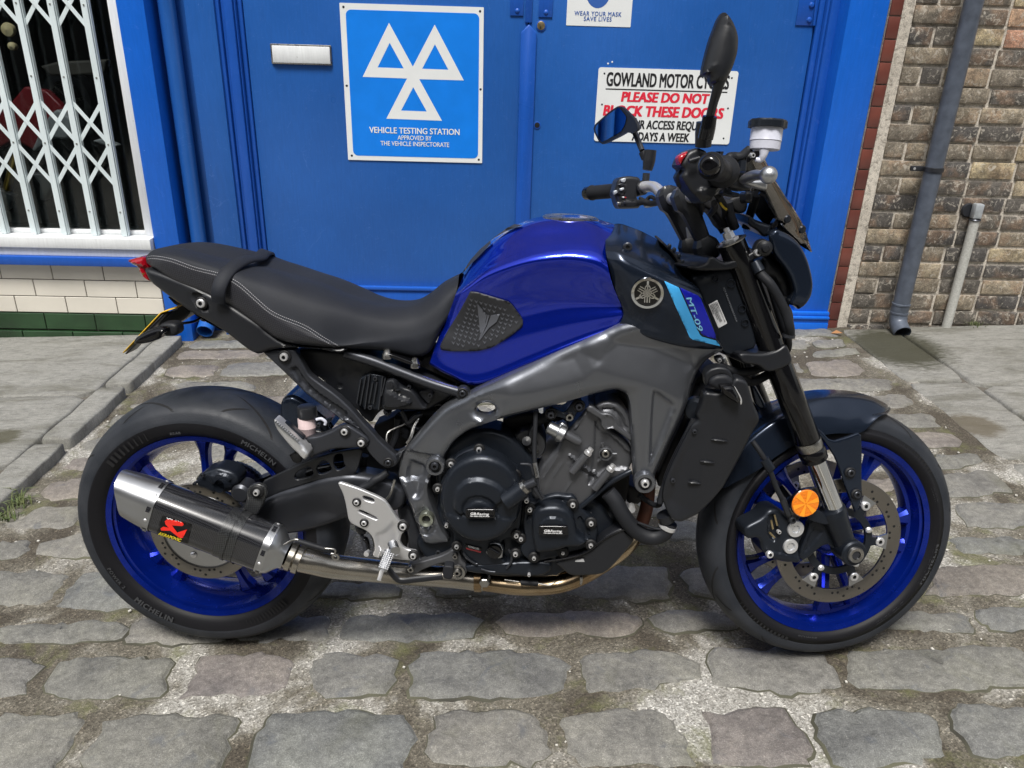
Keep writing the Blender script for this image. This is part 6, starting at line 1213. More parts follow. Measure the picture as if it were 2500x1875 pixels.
# pickup cover
pc = relief('pickup_cover', P('e3', 100,480, 120,420, 190,370, 240,380, 400,290, 560,258, 680,280, 760,275, 820,330, 850,420, 1040,600, 1060,650, 1110,720, 1090,900, 1050,970, 960,985, 870,1020, 700,1060, 690,1100, 560,1110, 300,1175, 190,1170, 100,1100, 55,1040, 60,960, 125,850, 95,700), -.130, engblk, bike, .05, .006, .0055,
    feats=[(P('e3', 130,560, 240,400, 560,300, 680,330, 700,390, 560,380, 400,400, 270,440, 210,540, 170,700), .004, .003), (P('e3', 840,520, 990,690, 1000,830, 970,865, 900,840, 830,780, 810,650), .005, .003)])
dm = relief('pickup_dome', P('e3', 215,560, 280,460, 400,425, 560,420, 690,470, 770,570, 800,690, 830,830, 960,920, 880,1000, 640,1010, 560,1060, 270,1090, 225,900, 205,700), -.160, engblk, pc, .035, .014, .0045, feats=[(P('e3', 290,690, 330,610, 420,560, 520,550, 640,590, 710,690, 715,820, 295,820), -.005, .005), (P('e3', 235,960, 840,930, 1000,1200, 200,1200), .25, .02, 'slope')])
pl2 = relief('badge', P('e3', 305,700, 320,688, 690,692, 702,710, 700,805, 685,818, 325,812, 308,800), -.172, gloss, dm, .008, .0025, .003, feats=[(P('e3', 325,720, 682,722, 680,800, 328,795), .0012, .001)])
ltext('badge_lettering', 'GB', 'e3', 377,763, 458,765, 36, -.1728, white, pl2, .03); ltext('badge_lettering', 'Racing', 'e3', 462,765, 620,769, 36, -.1728, white, pl2, .015, .2); ltext('badge_lettering', 'FIM GBR-CFE-24-2026', 'e3', 375,787, 625,791, 16, -.1728, white, pl2, .03)
bolts('e3', [(185, 462, 40), (765, 400, 40), (1012, 650, 38), (1008, 948, 36), (242, 1118, 32), (632, 1045, 26)], -.136, silver, pc, h=.006, ring=.0125); bolts('e3', [(68, 858, 32), (5, 812, 30), (175, 1345, 26)], -.130, silver, pc)
relief('side_casting', P('e3', 900,470, 1000,400, 1050,440, 1180,480, 1330,540, 1180,720, 1060,900, 1110,700, 1040,600), -.10, castm, bike, .05, .005, .006, feats=[(P('e3', 930,460, 1040,450, 1040,560, 980,560), -.006, .003), (P('e3', 1060,510, 1250,530, 1250,545, 1060,530), -.004, .002), (P('e3', 1060,570, 1240,590, 1240,605, 1060,590), -.004, .002)])
belly = relief('belly_pan', P('e3', 520,1190, 620,1270, 700,1345, 800,1372, 1150,1352, 1270,1275, 1440,1090, 1590,905, 1585,840, 1480,760, 1430,715, 1320,760, 1180,850, 1080,960, 960,1040, 820,1090, 700,1115, 600,1160), -.138, blackp, bike, .20, .006, .007, feats=[(P('e3', 750,1130, 960,1090, 930,1150, 850,1170), .006, .004), (P('e3', 1260,1215, 1320,1210, 1300,1222, 1250,1222), -.002, .001), (P('e3', 1370,1090, 1430,1080, 1430,1092, 1380,1098), -.002, .001)])
hose('belly_edge', K('e3', 380,1170,-.141, 650,1130,-.142, 860,1080,-.142, 1000,1010,-.142, 1120,910,-.142, 1300,800,-.14, 1460,735,-.138), .0022, gloss, belly, n=8)
relief('drain_tube', P('e3', 860,1380, 905,1385, 895,1480, 862,1510), -.13, steel, bike, .012, .003, .004)
hs1 = hose('coolant_hose', K('e3', 1240,230,-.125, 1330,340,-.130, 1420,500,-.135, 1560,690,-.138, 1700,800,-.140, 1850,840,-.142, 1980,790,-.142, 2040,710,-.142, 2070,640,-.142), .0172, rubber, n=24)
lathe('hose_clip', [(.0178, -.005), (.0195, -.004), (.0195, .004), (.0178, .005)], S(*K('e3', 2045, 690, -.142)[0]), S(*K('e3', 2070, 640, -.142)[0])-S(*K('e3', 2030, 720, -.142)[0]), silver, hs1, 28)
hose('cable', K('e3', 1640,640,-.15, 1780,690,-.15, 1900,725,-.15, 2050,730,-.15), .003, rubber); hose('sensor_lead', K('e3', 1660,270,-.10, 1760,340,-.10, 1860,400,-.11, 1930,400,-.12, 1950,350,-.13, 1930,330,-.14), .006, rubber)
relief('oil_cooler_body', P('e3', 1400,120, 1560,150, 1700,240, 1690,400, 1500,400, 1500,250, 1400,250), -.04, deep, bike, .08, .006, .007); lathe('white_connector', [(0, -.01), (.008, -.01), (.008, .01)], S(*P('e3', 1560, 440)[0], -.06), Yv, white, bike, 8)
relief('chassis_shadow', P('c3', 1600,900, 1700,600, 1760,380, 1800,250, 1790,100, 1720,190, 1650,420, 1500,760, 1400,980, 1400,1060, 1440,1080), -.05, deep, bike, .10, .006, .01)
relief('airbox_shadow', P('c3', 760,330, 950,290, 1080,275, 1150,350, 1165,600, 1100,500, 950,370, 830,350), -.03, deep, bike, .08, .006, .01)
# ---- radiator and its black side shroud
relief('radiator', P('h4', 380,760, 460,700, 860,700, 800,1000, 640,1400, 420,1900, 330,2200, 120,2200, 0,2050, 100,1700, 260,1250), -.10, deep, bike, .22, .004, .01)
shr = relief('radiator_shroud', [(1720, 957), (1752, 961), (1772, 955), (1796, 923), (1812, 926), (1825, 933), (1832, 955), (1841, 988), (1855, 1017), (1856, 1034), (1838, 1068), (1823, 1097), (1800, 1140), (1769, 1190), (1740, 1225), (1705, 1258), (1680, 1270), (1663, 1278), (1643, 1273), (1630, 1255), (1617, 1220), (1622, 1185), (1640, 1140), (1665, 1090), (1692, 1040), (1708, 1030), (1702, 1020), (1714, 990)], lambda u, w_: -.172, blackp, bike, .03, .008, .0055,
    feats=[(P('h4', 620,1000, 640,1000, 420,1900, 250,2500, -400,2500, 0,1200, 400,700), .30, .05, 'slope'), (P('h4', 980,1090, 1400,1090, 1400,2000, 640,2100, 700,1800, 850,1400), .35, .05, 'slope'), (cat(P('h4', 400,770, 620,780, 660,860, 640,960, 380,1150), P('h4', 360,1120)), .15, .03, 'slope')])
for a, b_ in (((1840, 670), (2010, 690)), ((1750, 855), (1900, 872)), ((1650, 1033), (1785, 1046))):
    m_ = ((a[0]+b_[0])/2, (a[1]+b_[1])/2); relief('shroud_fin', P('c3', a[0], a[1], m_[0], m_[1]-13, b_[0], b_[1], m_[0], m_[1]+12), -.178, blackp, shr, .008, .003, .003)
bolts('c3', [(1712, 600, 20), (1530, 1012, 20)], -.166, dgrey, shr); hose('braided_hose', K('c3', 1710,500,-.15, 1620,690,-.15, 1520,900,-.15, 1450,1080,-.15, 1420,1200,-.15), .007, rubber); hose('bottom_neck', K('e3', 2010,520,-.142, 2050,610,-.142), .0195, blackp, n=20)
lathe('horn', [(0, -.006), (.02, -.004), (.026, .004), (.026, .02)], S(*P('h4', 320, 1010)[0], -.12), (.3, 1, 0), engblk, bike, 24)
ind = indicator(P('h4', 650,690, 700,680, 830,680, 870,730, 930,840, 948,900, 930,935, 880,930, 800,880, 690,800, 680,740), P('h4', 500,660, 520,590, 600,540, 750,530, 830,590, 840,660, 780,690, 700,760, 580,720), -.185, gloss)
relief('indicator_mount', P('h4', 450,520, 520,450, 640,420, 760,440, 820,520, 850,680, 800,600, 700,520, 560,560, 500,640, 460,700), -.17, blackp, bike, .03, .005, .005); relief('indicator_edge', P('h4', 840,680, 860,690, 945,840, 952,900, 935,940, 925,900, 930,850), -.199, silver, ind, .002, .0006, .003)
relief('headstock_bracket', P('h4', 590,310, 640,290, 700,290, 720,350, 700,380, 600,365), -.12, blackp, bike, .02, .003, .004); bolts('h4', [(645, 328, 28)], -.123, silver); relief('metal_tab', P('h4', 690,295, 725,295, 765,385, 715,375), -.12, alu, bike, .004, .001, .004)
for pts, r in ((K('h4', 650,400,-.10, 850,480,-.10, 1050,480,-.09, 1250,420,-.08), .0085), (K('h4', 850,540,-.09, 960,560,-.09, 1050,620,-.08, 1150,600,-.08, 1320,510,-.07), .0095)): hose('brake_hose', pts, r, rubber)
# headstock casting with numbers and sticker
hd = relief('headstock', [(1689, 683), (1697, 674), (1712, 668), (1735, 662), (1790, 655), (1806, 703), (1824, 757), (1838, 793), (1850, 850), (1810, 862), (1775, 870), (1755, 850), (1735, 790), (1712, 730), (1698, 700)], -.108, engblk, bike, .2, .006, .0055, feats=[(P('h3', 300,790, 420,740, 500,690, 560,720, 520,790, 400,830), -.005, .01)])
for u_, v_, r in ((590, 785, 40), (800, 840, 55), (950, 1180, 50), (990, 1370, 50)): lathe('casting_boss', [(r/6850*.8, -.001), (r/6850*.85, -.003), (r/6850, -.003), (r/6850*1.05, .003)], S(*P('h3', u_, v_)[0], -.109), Yv, engblk, hd, 24)
lathe('casting_boss', [(.0055, -.001), (.006, -.003), (.0072, -.003), (.0076, .003)], S(*P('h4', 925, 100)[0], -.10), Yv, engblk, hd, 24)
stk = relief('type_label', P('h3', 497,1130, 615,1065, 750,1380, 632,1448), -.1095, white, hd, .002, .0003, .005, ch=0)
for i, s_ in enumerate(('YAMAHA MOTOR CO.,LTD', 'LIM A1-2', 'e13*168/2013*01087', '1JYARN69F000000345', '92dB(A)-4750min', 'MFG 2021')):
    u0, v0 = 600-i*17.5, 1090+i*9; ln = (1.0, .45, .92, .9, .75, .42)[i]*.93; ltext('label_print', s_, 'h3', u0, v0, u0+125*ln, v0+290*ln, 11, -.1100, blackprint, stk, .03, 0, 1.05)
ltext('frame_number', 'XJYARN69F000003345X', 'h3', 690,895, 868,1362, 22, -.1092, mat('faint_engraving', (.16, .17, .19), .5), hd, -.01, 0, 1.1)
# ---- heel plate, pegs, pedal, stand bracket
heel = relief('heel_plate', cat(P('b3', 775,1042, 785,1032, 805,1032, 960,1085, 1130,1158, 1185,1195, 1290,1360, 1330,1358, 1362,1378, 1372,1405, 1350,1440, 1312,1470, 1300,1530, 1320,1570, 1350,1592), P('e1', 800,1240, 850,1245, 892,1300, 880,1360, 830,1385, 750,1375, 660,1370, 545,1350, 400,1320, 340,1340, 290,1330, 272,1290, 300,1250, 300,1170, 280,1080, 240,1020, 180,970), P('b3', 930,1400, 880,1372, 860,1330, 845,1230, 820,1130)), -.150, brightalu, bike, .008, .003, .005,
    holes=[P('b3', 985,1160, 990,1145, 1030,1150, 1080,1170, 1088,1195, 1070,1200, 1000,1180), P('b3', 948,1275, 955,1262, 985,1268, 1105,1325, 1115,1340, 1095,1346, 970,1290)], feats=[(P('e1', 280,1000, 420,960, 560,800, 640,1000, 640,1200, 560,1300, 380,1300, 300,1200), .005, .012)])
bolts('b3', [(935, 1198, 26), (998, 1372, 26)], -.152, silver, heel, ring=.0095); bolts('b3', [(1328, 1400, 34)], -.153, silver, heel, h=.006, ring=.0125); bolts('e1', [(825, 1308, 48)], -.153, silver, heel, h=.006, ring=.0115)
hose('peg_pivot', K('e1', 540,1140,-.16, 570,1230,-.175, 580,1250,-.18), .011, alu, heel, n=16); pg = hose('foot_peg', K('e1', 490,1240,-.175, 455,1370,-.195, 408,1500,-.215), [.0085, .0115, .0115, .0105], alu, n=20, flat=.8); hose('feeler_rod', K('e1', 405,1500,-.214, 362,1640,-.222), .0048, silver, pg)
parts = []
for i in range(9):
    for j in range(5):
        c = np.array([S(*q_) for q_ in K('e1', 500-10*i+ (j-2)*27, 1275+25*i+(j-2)*8, -.190-.004*i-.006*(1-abs(j-2)/2))])[0]; parts.append(lathe_vf([(0, -.0022), (.0022, 0)], c, Yv, 5))
V, Fc = join(parts); mk('peg_studs', V, Fc, silver, pg, False)
hose('peg_spring', K('e1', 360,1180,-.16, 385,1240,-.17, 350,1330,-.17), .0018, silver)
br = hose('brake_pedal', K('b4', 1000,140,-.165, 1035,195,-.175, 1075,250,-.180, 1130,292,-.182, 1250,282,-.182, 1435,262,-.182), .0075, blackp, n=10, flat=.6)
pdp = relief('pedal_pad', P('b4', 1440,200, 1452,185, 1505,190, 1516,205, 1510,270, 1495,288, 1450,280, 1434,262), -.195, rubber, br, .022, .003, .003)
sb = relief('stand_bracket', P('e1', 735,1480, 760,1430, 800,1418, 900,1400, 1180,1320, 1290,1270, 1340,1230, 1420,1220, 1460,1300, 1480,1380, 1540,1440, 1555,1530, 1500,1610, 1420,1620, 1370,1580, 1340,1480, 1270,1440, 1240,1400, 950,1500, 860,1560, 780,1570, 740,1530), -.120, castm, bike, .02, .004, .0045, feats=[(P('e1', 960,1510, 1240,1410, 1290,1440, 1240,1530, 980,1530), .02, .002)])
bolts('e1', [(795, 1480, 52), (1392, 1305, 44), (1420, 1528, 58)], -.125, steel, sb, h=.008); lathe('pivot_ring', [(.012, -.003), (.0175, -.004), (.0185, 0)], S(*P('e1', 1420, 1528)[0], -.123), Yv, steel, sb, 24)
relief('linkage', P('e1', 640,1000, 700,1000, 745,1060, 735,1200, 690,1230, 650,1150), -.03, deep, bike, .05, .004, .005); relief('brake_master', P('e1', 20,900, 120,930, 180,980, 170,1040, 80,1040, 40,980), -.12, blackp, bike, .03, .006, .005)
hose('master_rod', K('e1', 130,1040,-.12, 140,1090,-.12, 170,1180,-.125, 185,1280,-.13), .005, dgrey); relief('clevis', P('e1', 105,1120, 150,1080, 200,1100, 240,1260, 160,1240), -.125, gloss, bike, .012, .003, .004); lathe('clevis_pin', [(0, -.004), (.006, -.003), (.006, .01)], S(*P('e1', 193, 1282)[0], -.135), Yv, silver, bike, 14)
hose('master_hose', K('e1', 120,400,-.12, 230,350,-.12, 300,290,-.12, 380,250,-.115, 480,180,-.11), .0085, rubber, n=14); hose('switch_wire', K('e1', 420,590,-.12, 500,500,-.12, 540,400,-.12, 575,280,-.12), .003, steel); hose('drain_hose', K('b3', 1000,800,-.06, 985,900,-.06, 1000,1000,-.06, 1010,1070,-.06), .010, rubber)
# side stand on the far side, carrying the lean
lft = S(1010, 1400, .10); gnd_pt = MB @ (np.array([BX+.62, BY+.30, GX*(BX+.62)+.004])-O_); tube('side_stand', [np.array([.52, .09, .20]), (np.array([.52, .09, .20])+gnd_pt)/2, gnd_pt], [.013, .011, .010], engblk, bike); lathe('stand_foot', [(0, -.004), (.024, -.003), (.026, .004), (0, .006)], gnd_pt, MB @ np.array([0, 0, 1.]), engblk, bike, 20)
# passenger foot peg bracket
pb_ = relief('peg_bracket', P('e5', 500,1400, 510,1350, 545,1292, 620,1262, 760,1245, 930,1180, 1040,1112, 1110,1098, 1180,1108, 1400,1250, 1448,1310, 1422,1370, 1350,1405, 1230,1415, 960,1425, 740,1500, 660,1560, 600,1500, 545,1440), -.134, dgrey, bike, .02, .006, .005, feats=[(P('e5', 400,1420, 760,1460, 960,1380, 1250,1340, 1500,1400, 1500,1700, 300,1700), .25, .03, 'slope')])
bolts('e5', [(1112, 1183, 52), (1338, 1335, 52)], -.137, silver, pb_, h=.005, ring=.0115); bolts('e5', [(628, 1378, 36)], -.137, silver, pb_, sock=False)
relief('peg_arm', P('e5', 265,1100, 285,1065, 310,1060, 562,1268, 555,1300, 520,1345, 440,1290, 330,1180), -.15, engblk, bike, .016, .004, .004, feats=[(P('e5', 320,1110, 540,1290, 500,1320, 400,1230, 300,1130), .004, .003)])
pp_ = relief('passenger_peg', P('e5', 148,1035, 165,1025, 200,1045, 300,1140, 480,1300, 622,1470, 625,1500, 580,1570, 560,1568, 420,1440, 330,1340, 200,1180, 165,1100), -.168, brightalu, bike, .03, .006, .004, feats=[(P('e5', 540,1400, 630,1470, 580,1580, 470,1490), -.002, .004)])
for i in range(12):
    t = i/11; c = P('e5', 180+300*t, 1065+245*t)[0]; A_ = S(*c, -.172); B_ = S(*(c+np.array([3.2, -3.4])), -.172); tube('peg_tooth', [A_, B_], [.0028, .0018], alu, pp_, n=6)
lathe('peg_stop', [(0, .012), (.006, .011), (.011, .004), (.012, -.01)], S(*P('e5', 470, 1530)[0], -.16), (.35, 0, -1), deep, pp_, 18)
lathe('reservoir_cap', [(0, .016), (.016, .016), (.0195, .0145), (.0205, .012), (.0205, -.009), (.0195, -.0105), (0, -.0105)], S(*P('e5', 610, 925)[0], -.105), (0, 0, 1), blackp, bike, 20, ang=25)
rsv = lathe('brake_reservoir', [(.0165, .020), (.0185, .017), (.0185, -.002), (.0192, -.003), (.0185, -.004), (.0185, -.017), (.0165, -.021), (0, -.022)], S(*P('e5', 606, 1100)[0], -.105), (0, 0, 1), fluid, bike, 30)
hose('reservoir_lug', K('e5', 730,1020,-.11, 800,1010,-.11, 855,1050,-.11, 850,1090,-.11), .0035, milky, rsv); hose('reservoir_hose', K('e5', 720,1180,-.10, 760,1190,-.10, 820,1200,-.10), .006, blackp, rsv, n=14); relief('reservoir_bracket', P('e5', 760,1040, 930,990, 950,1010, 880,1110, 940,1165, 830,1195, 780,1150), -.10, engblk, bike, .004, .001, .004); bolts('e5', [(765, 1090, 30)], -.115, dgrey, rsv)
# ================================================================== steered front end
def stlathe(name, prof, o, ax, m, parent=bike, n=28, ang=35):
    V, Fc = lathe_vf(prof, o, ax, n); return mk(name, stx(V), Fc, m, parent, ang=ang)
AXF = np.array([-math.sin(R_(24.2)), 0, math.cos(R_(24.2))])
p_top = S(*P('h3', 800, 275)[0], -.105, True); p_ax = np.array([WB, -.105, .30])
def leg(sgn):
    T = np.array([p_top[0], sgn*.105, p_top[2]]); Bt = S(*P('r2', 735, 480)[0], -.105, True); Bt = np.array([Bt[0], sgn*.105, Bt[2]]); Lw = S(*P('r2', 830, 760)[0], -.105, True); Lw = np.array([Lw[0], sgn*.105, Lw[2]])
    root = bpy.data.objects.new('fork_leg', None); COL.objects.link(root); root.parent = bike; d = Bt-T; L = np.linalg.norm(d); d /= L
    t1 = np.linalg.norm(S(*P('h4', 1480, 400)[0], -.105, True)-p_top)
    stlathe('upper_tube', [(0, 0), (.0265, 0), (.0268, .004), (.0268, .052), (.0262, .054), (.0262, t1-.01), (.0272, t1), (.0272, L-.052), (.0262, L-.05)], T, d, gloss, root, 36)
    stlathe('chrome_band', [(.0268, L-.049), (.0272, L-.047), (.0262, L-.030), (.0255, L-.028)], T, d, steel, root, 36); stlathe('dust_seal', [(.0262, L-.028), (.0285, L-.024), (.0285, L-.012), (.0272, L-.010), (.0275, L-.002), (.0255, L), (.0215, L+.002)], T, d, gloss, root, 36)
    stlathe('stanchion', [(.0205, L), (.0205, np.linalg.norm(Lw-T)+.02)], T, d, chrome, root, 36)
    stlathe('cap_rim', [(.0295, .001), (.0300, -.001), (.027, -.002), (0, -.002)], T, d, steel, root, 36); stlathe('cap_nut', [(.0165, 0), (.0165, -.006), (.0115, -.008), (.0105, -.020), (.006, -.021), (.0055, -.028), (0, -.029)], T, d, silver, root, 6, 20)
    Ax = np.array([WB-.002, sgn*.105, .30]); Lc = Lw; dd = Ax-Lc
    V, Fc = tube_vf([Lc+(-dd)*.0, Lc+dd*.12, Lc+dd*.35, Lc+dd*.7, Ax], [.0275, .0285, .026, .022, .023], 24, 30, flat=1.0); V = np.array(V); mk('fork_bottom', stx(V), Fc, engblk, root, ang=50)
    stlathe('axle_clamp', [(.0, -.030), (.0255, -.030), (.0285, -.026), (.0285, .02)], Ax, Yv, engblk, root, 30)
    return root, T, d, L
lg, T_, dF, LF = leg(-1); lg2 = leg(1)[0]
stlathe('axle_end', [(.0098, -.030), (.0100, -.036), (.0165, -.037), (.0180, -.034), (.018, -.02)], np.array([WB-.002, -.105, .30]), Yv, steel, lg, 30); stlathe('axle_socket', [(0, -.0335), (.010, -.0335)], np.array([WB-.002, -.105, .30]), Yv, dgrey, lg, 6)
relief('caliper_bracket', P('r2', 700,835, 760,820, 830,868, 880,960, 860,1010, 800,960, 670,1070, 640,1040, 655,990, 690,900), -.100, engblk, bike, .014, .004, .005, st=True, feats=[(P('r2', 720,870, 800,880, 680,1030, 665,1010), .004, .003)])
cp = relief('front_caliper', P('r2', 335,930, 330,880, 350,860, 430,820, 470,770, 520,765, 560,790, 620,830, 670,850, 680,900, 655,950, 640,1000, 660,1050, 655,1085, 560,1075, 480,1055, 430,1010, 425,960, 400,935, 360,945), -.118, engblk, bike, .05, .009, .0045, st=True, feats=[(P('r2', 460,800, 500,790, 540,900, 500,960, 460,930), .008, .004), (P('r2', 440,1000, 640,1030, 650,1075, 560,1080, 450,1050), -.004, .004)])
for u_, v_, r_ in ((622, 880, .0185), (592, 981, .0165)):
    q = S(*P('r2', u_, v_)[0], -.120, True); o = stlathe('piston_cap', [(.0085, .003), (.009, -.003), (r_*.94, -.003), (r_, -.001), (r_, .006)], q, Yv, silver, cp, 30)
    parts = [([q+np.array([math.cos(a)*(.0088 if k % 2 else .0055), -.0005, math.sin(a)*(.0088 if k % 2 else .0055)]) for k, a in enumerate(np.linspace(0, 2*math.pi, 12, endpoint=False))]+[q-Yv*.0005], [(k, (k+1) % 12, 12) for k in range(12)])]; V, Fc = join(parts); mk('piston_star', stx(V), Fc, silver, o, False)
    stlathe('cap_floor', [(0, .001), (.0092, .001)], q, Yv, galv, o, 20)
bolt(P('r2', 472, 1028)[0], -.125, .008, silver, cp, st=True); bolt(P('r2', 525, 897)[0], -.122, .0045, silver, cp, st=True)
parts = []
for a, b_ in (((480, 830), (490, 880)), ((500, 800), (515, 860)), ((470, 900), (500, 930))): hose('pad_pin', K('r2', *a, -.120, *b_, -.120), .0022, brassm, cp, st=True)
hose('brake_line', K('r2', 372,372,-.125, 420,440,-.135, 465,520,-.14, 510,640,-.14, 555,730,-.135, 575,790,-.128, 600,825,-.126), .0055, rubber, st=True, n=14); hose('line_clip', K('r2', 440,475,-.137, 478,535,-.14), .010, engblk, st=True, n=14); hose('line_end', K('r2', 545,705,-.136, 580,795,-.128), .0068, dgrey, st=True, n=12)
bolt(P('r2', 602, 826)[0], -.128, .0085, dgrey, bike, st=True, h=.006)
relief('far_caliper', P('r2', 330,760, 390,700, 460,690, 520,740, 470,860, 430,900, 330,940, 320,850), .08, engblk, bike, .05, .008, .006, st=True)
q = S(*P('r2', 673, 728)[0], -.140, True); rf = stlathe('reflector', [(0, -.006), (.0285, -.006), (.0300, -.004), (.0300, .004)], q, Yv, amber, bike, 40); stlathe('reflector_holder', [(.0300, .006), (.0312, .004), (.0312, -.003), (.0300, -.004)], q, Yv, gloss, rf, 40)
parts = []
for i in range(6):
    a = R_(60*i+15); d = np.array([math.cos(a), 0, math.sin(a)]); e = np.array([-math.sin(a), 0, math.cos(a)]); parts.append(([q-Yv*.0066+d*.002-e*.0012, q-Yv*.0066+d*.002+e*.0012, q-Yv*.0066+d*.028+e*.0055, q-Yv*.0066+d*.028-e*.0055], [(0, 1, 2, 3)]))
V, Fc = join(parts); mk('reflector_prisms', stx(V), Fc, mat('amber_light', (.95, .33, .02), .35), rf, False)
relief('reflector_stay', P('r2', 690,780, 760,770, 830,840, 800,860, 700,830), -.12, engblk, bike, .01, .002, .005, st=True)
# front mudguard: arched shell round the wheel
def fcs(th):
    t = math.degrees(th); it = lambda *a: float(np.interp(t, a[::2], a[1::2]))
    rt = it(66, .3206, 75, .327, 90, .3296, 100, .3325, 118, .3345, 153, .334); we = it(66, .25, 69, .55, 73, .85, 80, 1, 145, 1, 153, .9)
    rc = it(66, .318, 75, .300, 90, .2935, 104, .305, 119, .326, 153, .326); rs = it(66, .316, 69, .307, 75, .2985, 79, .285, 83, .258, 88, .252, 110, .262, 136, .268, 146, .290, 150, .303, 153, .31)
    L = [(0, rt), (.022*we, rt-.0015), (.040*we, rt-.007), (.052*we, .35*rt+.65*rc), (.060*we, rc-.002 if rc > rs else rs+.003), (.066*we, .6*rc+.4*rs), (.071*we, .25*rc+.75*rs), (.073*we, rs)]
    return [FW+np.array([math.cos(th), 0, math.sin(th)])*r-Yv*v for v, r in L]
ths = [R_(a) for a in (66.5, 68.5, 72, 77, 83, 90, 98, 108, 118, 128, 138, 146, 153)]
secs = [fcs(t) for t in ths]; rows = [np.array([s_[i] for s_ in secs]) for i in range(8)]; rows[0][:, 1] = 0
fen = skin('front_mudguard', rows, satin, bike, 70, 40, True, st=True, thick=.0025)
sty = relief('mudguard_stay', P('r2', 720,290, 760,300, 830,375, 920,350, 1003,318, 1008,420, 1006,600, 1010,700, 975,795, 950,740, 905,620, 860,480, 810,400), lambda u, w_: -.092, satin, bike, .006, .003, .005, st=True)
sk2 = [P('r2', 700,180, 740,250, 790,300, 828,372), P('r2', 860,170, 900,235, 930,280, 1003,320), P('r2', 1000,185, 1060,205, 1040,250, 1008,318)]
bolt(P('r2', 940, 557)[0], -.096, .0085, dgrey, sty, st=True, ring=.0115); bolt(P('r2', 977, 682)[0], -.096, .0085, dgrey, sty, st=True, ring=.0115)
# yokes
relief('top_yoke', P('h3', 205,600, 320,600, 345,612, 470,572, 520,482, 575,478, 690,552, 770,545, 950,500, 1080,420, 1150,375, 1195,390, 1200,450, 1160,500, 1050,570, 900,630, 800,660, 600,672, 350,672, 220,640), -.128, blackp, bike, .256, .005, .006, st=True); bolt(P('h3', 1158, 425)[0], -.132, .0072, silver, bike, st=True, h=.005)
relief('bottom_yoke', P('h4', 900,250, 1000,230, 1150,240, 1290,235, 1430,195, 1550,105, 1590,170, 1640,310, 1625,370, 1500,450, 1350,492, 1270,482, 1180,400, 960,380), -.134, blackp, bike, .26, .006, .006, st=True, feats=[(P('h4', 1100,340, 1250,360, 1450,310, 1600,210, 1600,225, 1460,325, 1250,375, 1100,355), .0015, .001)])
relief('stem', P('h3', 380,690, 560,660, 600,700, 420,760), -.04, deep, bike, .08, .006, st=True)
# handlebar: one bent tube on two risers
gv = lambda px, v: S(px[0], px[1], v, True)
eL, eR = S(1432, 472, .40, True), S(1731, 403, -.40, True); mid_ = (eL*[1, 0, 1]+eR*[1, 0, 1])/2
cl = S(*P('h1', 1290, 1240)[0], .055, True); clr = S(*P('h1', 1500, 1250)[0], -.055, True)
def hb(v, u, w_): return np.array([u, v, w_])
gi = S(*P('h1', 860, 1110)[0], .255, True); bl = S(*P('h1', 1090, 1090)[0], .200, True); b2_ = S(*P('h1', 1200, 1190)[0], .135, True)
half = [eL, gi, S(*P('h1', 950, 1085)[0], .235, True), bl, b2_, cl]; full = half+[np.array([(cl[0]+clr[0])/2, 0, (cl[2]+clr[2])/2])]+[np.array([q[0], -q[1], q[2]]) for q in half[::-1]]
full[-1] = eR; full[-2] = np.array([gi[0]*.5+.5*(eR[0]+(gi[0]-eL[0])), -.255, gi[2]*.5+.5*(eR[2]+(gi[2]-eL[2]))])
bar_ = tube('handlebar', stx(full), .0125, mat('bar_metal', (.72, .72, .74), .36, .7), bike, n=20, res=120)
def onbar(name, A_, B_, r, m, parent=bar_, n=24, k=10):
    V, Fc = tube_vf([A_, B_], r, n, None if not np.ndim(r) else len(r)); return mk(name, stx(V), Fc, m, parent, ang=40)
gL0 = eL+(gi-eL)*.12; gL1 = eL+(gi-eL)*.78
def seg(A_, B_, t0, t1): return A_+(B_-A_)*t0, A_+(B_-A_)*t1
def lat_(name, A_, B_, prof, m, parent=bar_, n=28): d = B_-A_; L = np.linalg.norm(d); V, Fc = lathe_vf([(r, t*L) for r, t in prof], A_, d, n); return mk(name, stx(V), Fc, m, parent, ang=40)
lat_('grip', eL, gi, [(.0, .10), (.0185, .10), (.0190, .13), (.0172, .16), (.0175, .5), (.0172, .82), (.0195, .84), (.0195, .88)], rubber); lat_('bar_end', eL, gi, [(0, -.02), (.0145, -.02), (.0165, 0.), (.0165, .095), (.012, .10)], gloss)
relief('switchgear', P('h1', 580,1080, 600,990, 650,950, 770,935, 880,950, 915,985, 900,1080, 880,1160, 860,1230, 910,1290, 910,1350, 880,1375, 640,1385, 610,1340, 590,1290, 575,1230, 550,1180), .235, blackp, bar_, .045, .007, .004, st=True, feats=[(P('h1', 620,1380, 630,1270, 900,1280, 900,1370), -.006, .003), (P('h1', 600,1060, 720,1020, 700,1200, 560,1200), -.004, .003)])
for pl_, m_ in ((P('h1', 640,985, 700,960, 715,985, 690,1030, 650,1020), galv), (P('h1', 590,1060, 650,1030, 700,1050, 680,1080), dgrey), (P('h1', 620,1110, 680,1090, 690,1120, 640,1145), galv), (P('h1', 545,1140, 590,1125, 600,1165, 550,1195), galv), (P('h1', 590,1290, 640,1290, 640,1330, 600,1330), steel), (P('h1', 680,1275, 722,1275, 718,1325, 685,1325), dgrey), (P('h1', 668,1215, 690,1218, 688,1235, 668,1235), white), (P('h1', 695,1215, 720,1225, 715,1240, 695,1238), redp)):
    relief('switch', pl_, .226, m_, bar_, .01, .0015, .003, st=True)
onbar('bar_clamp', S(*P('h1', 830, 1125)[0], .262, True), S(*P('h1', 940, 1095)[0], .236, True), .0170, blackp)
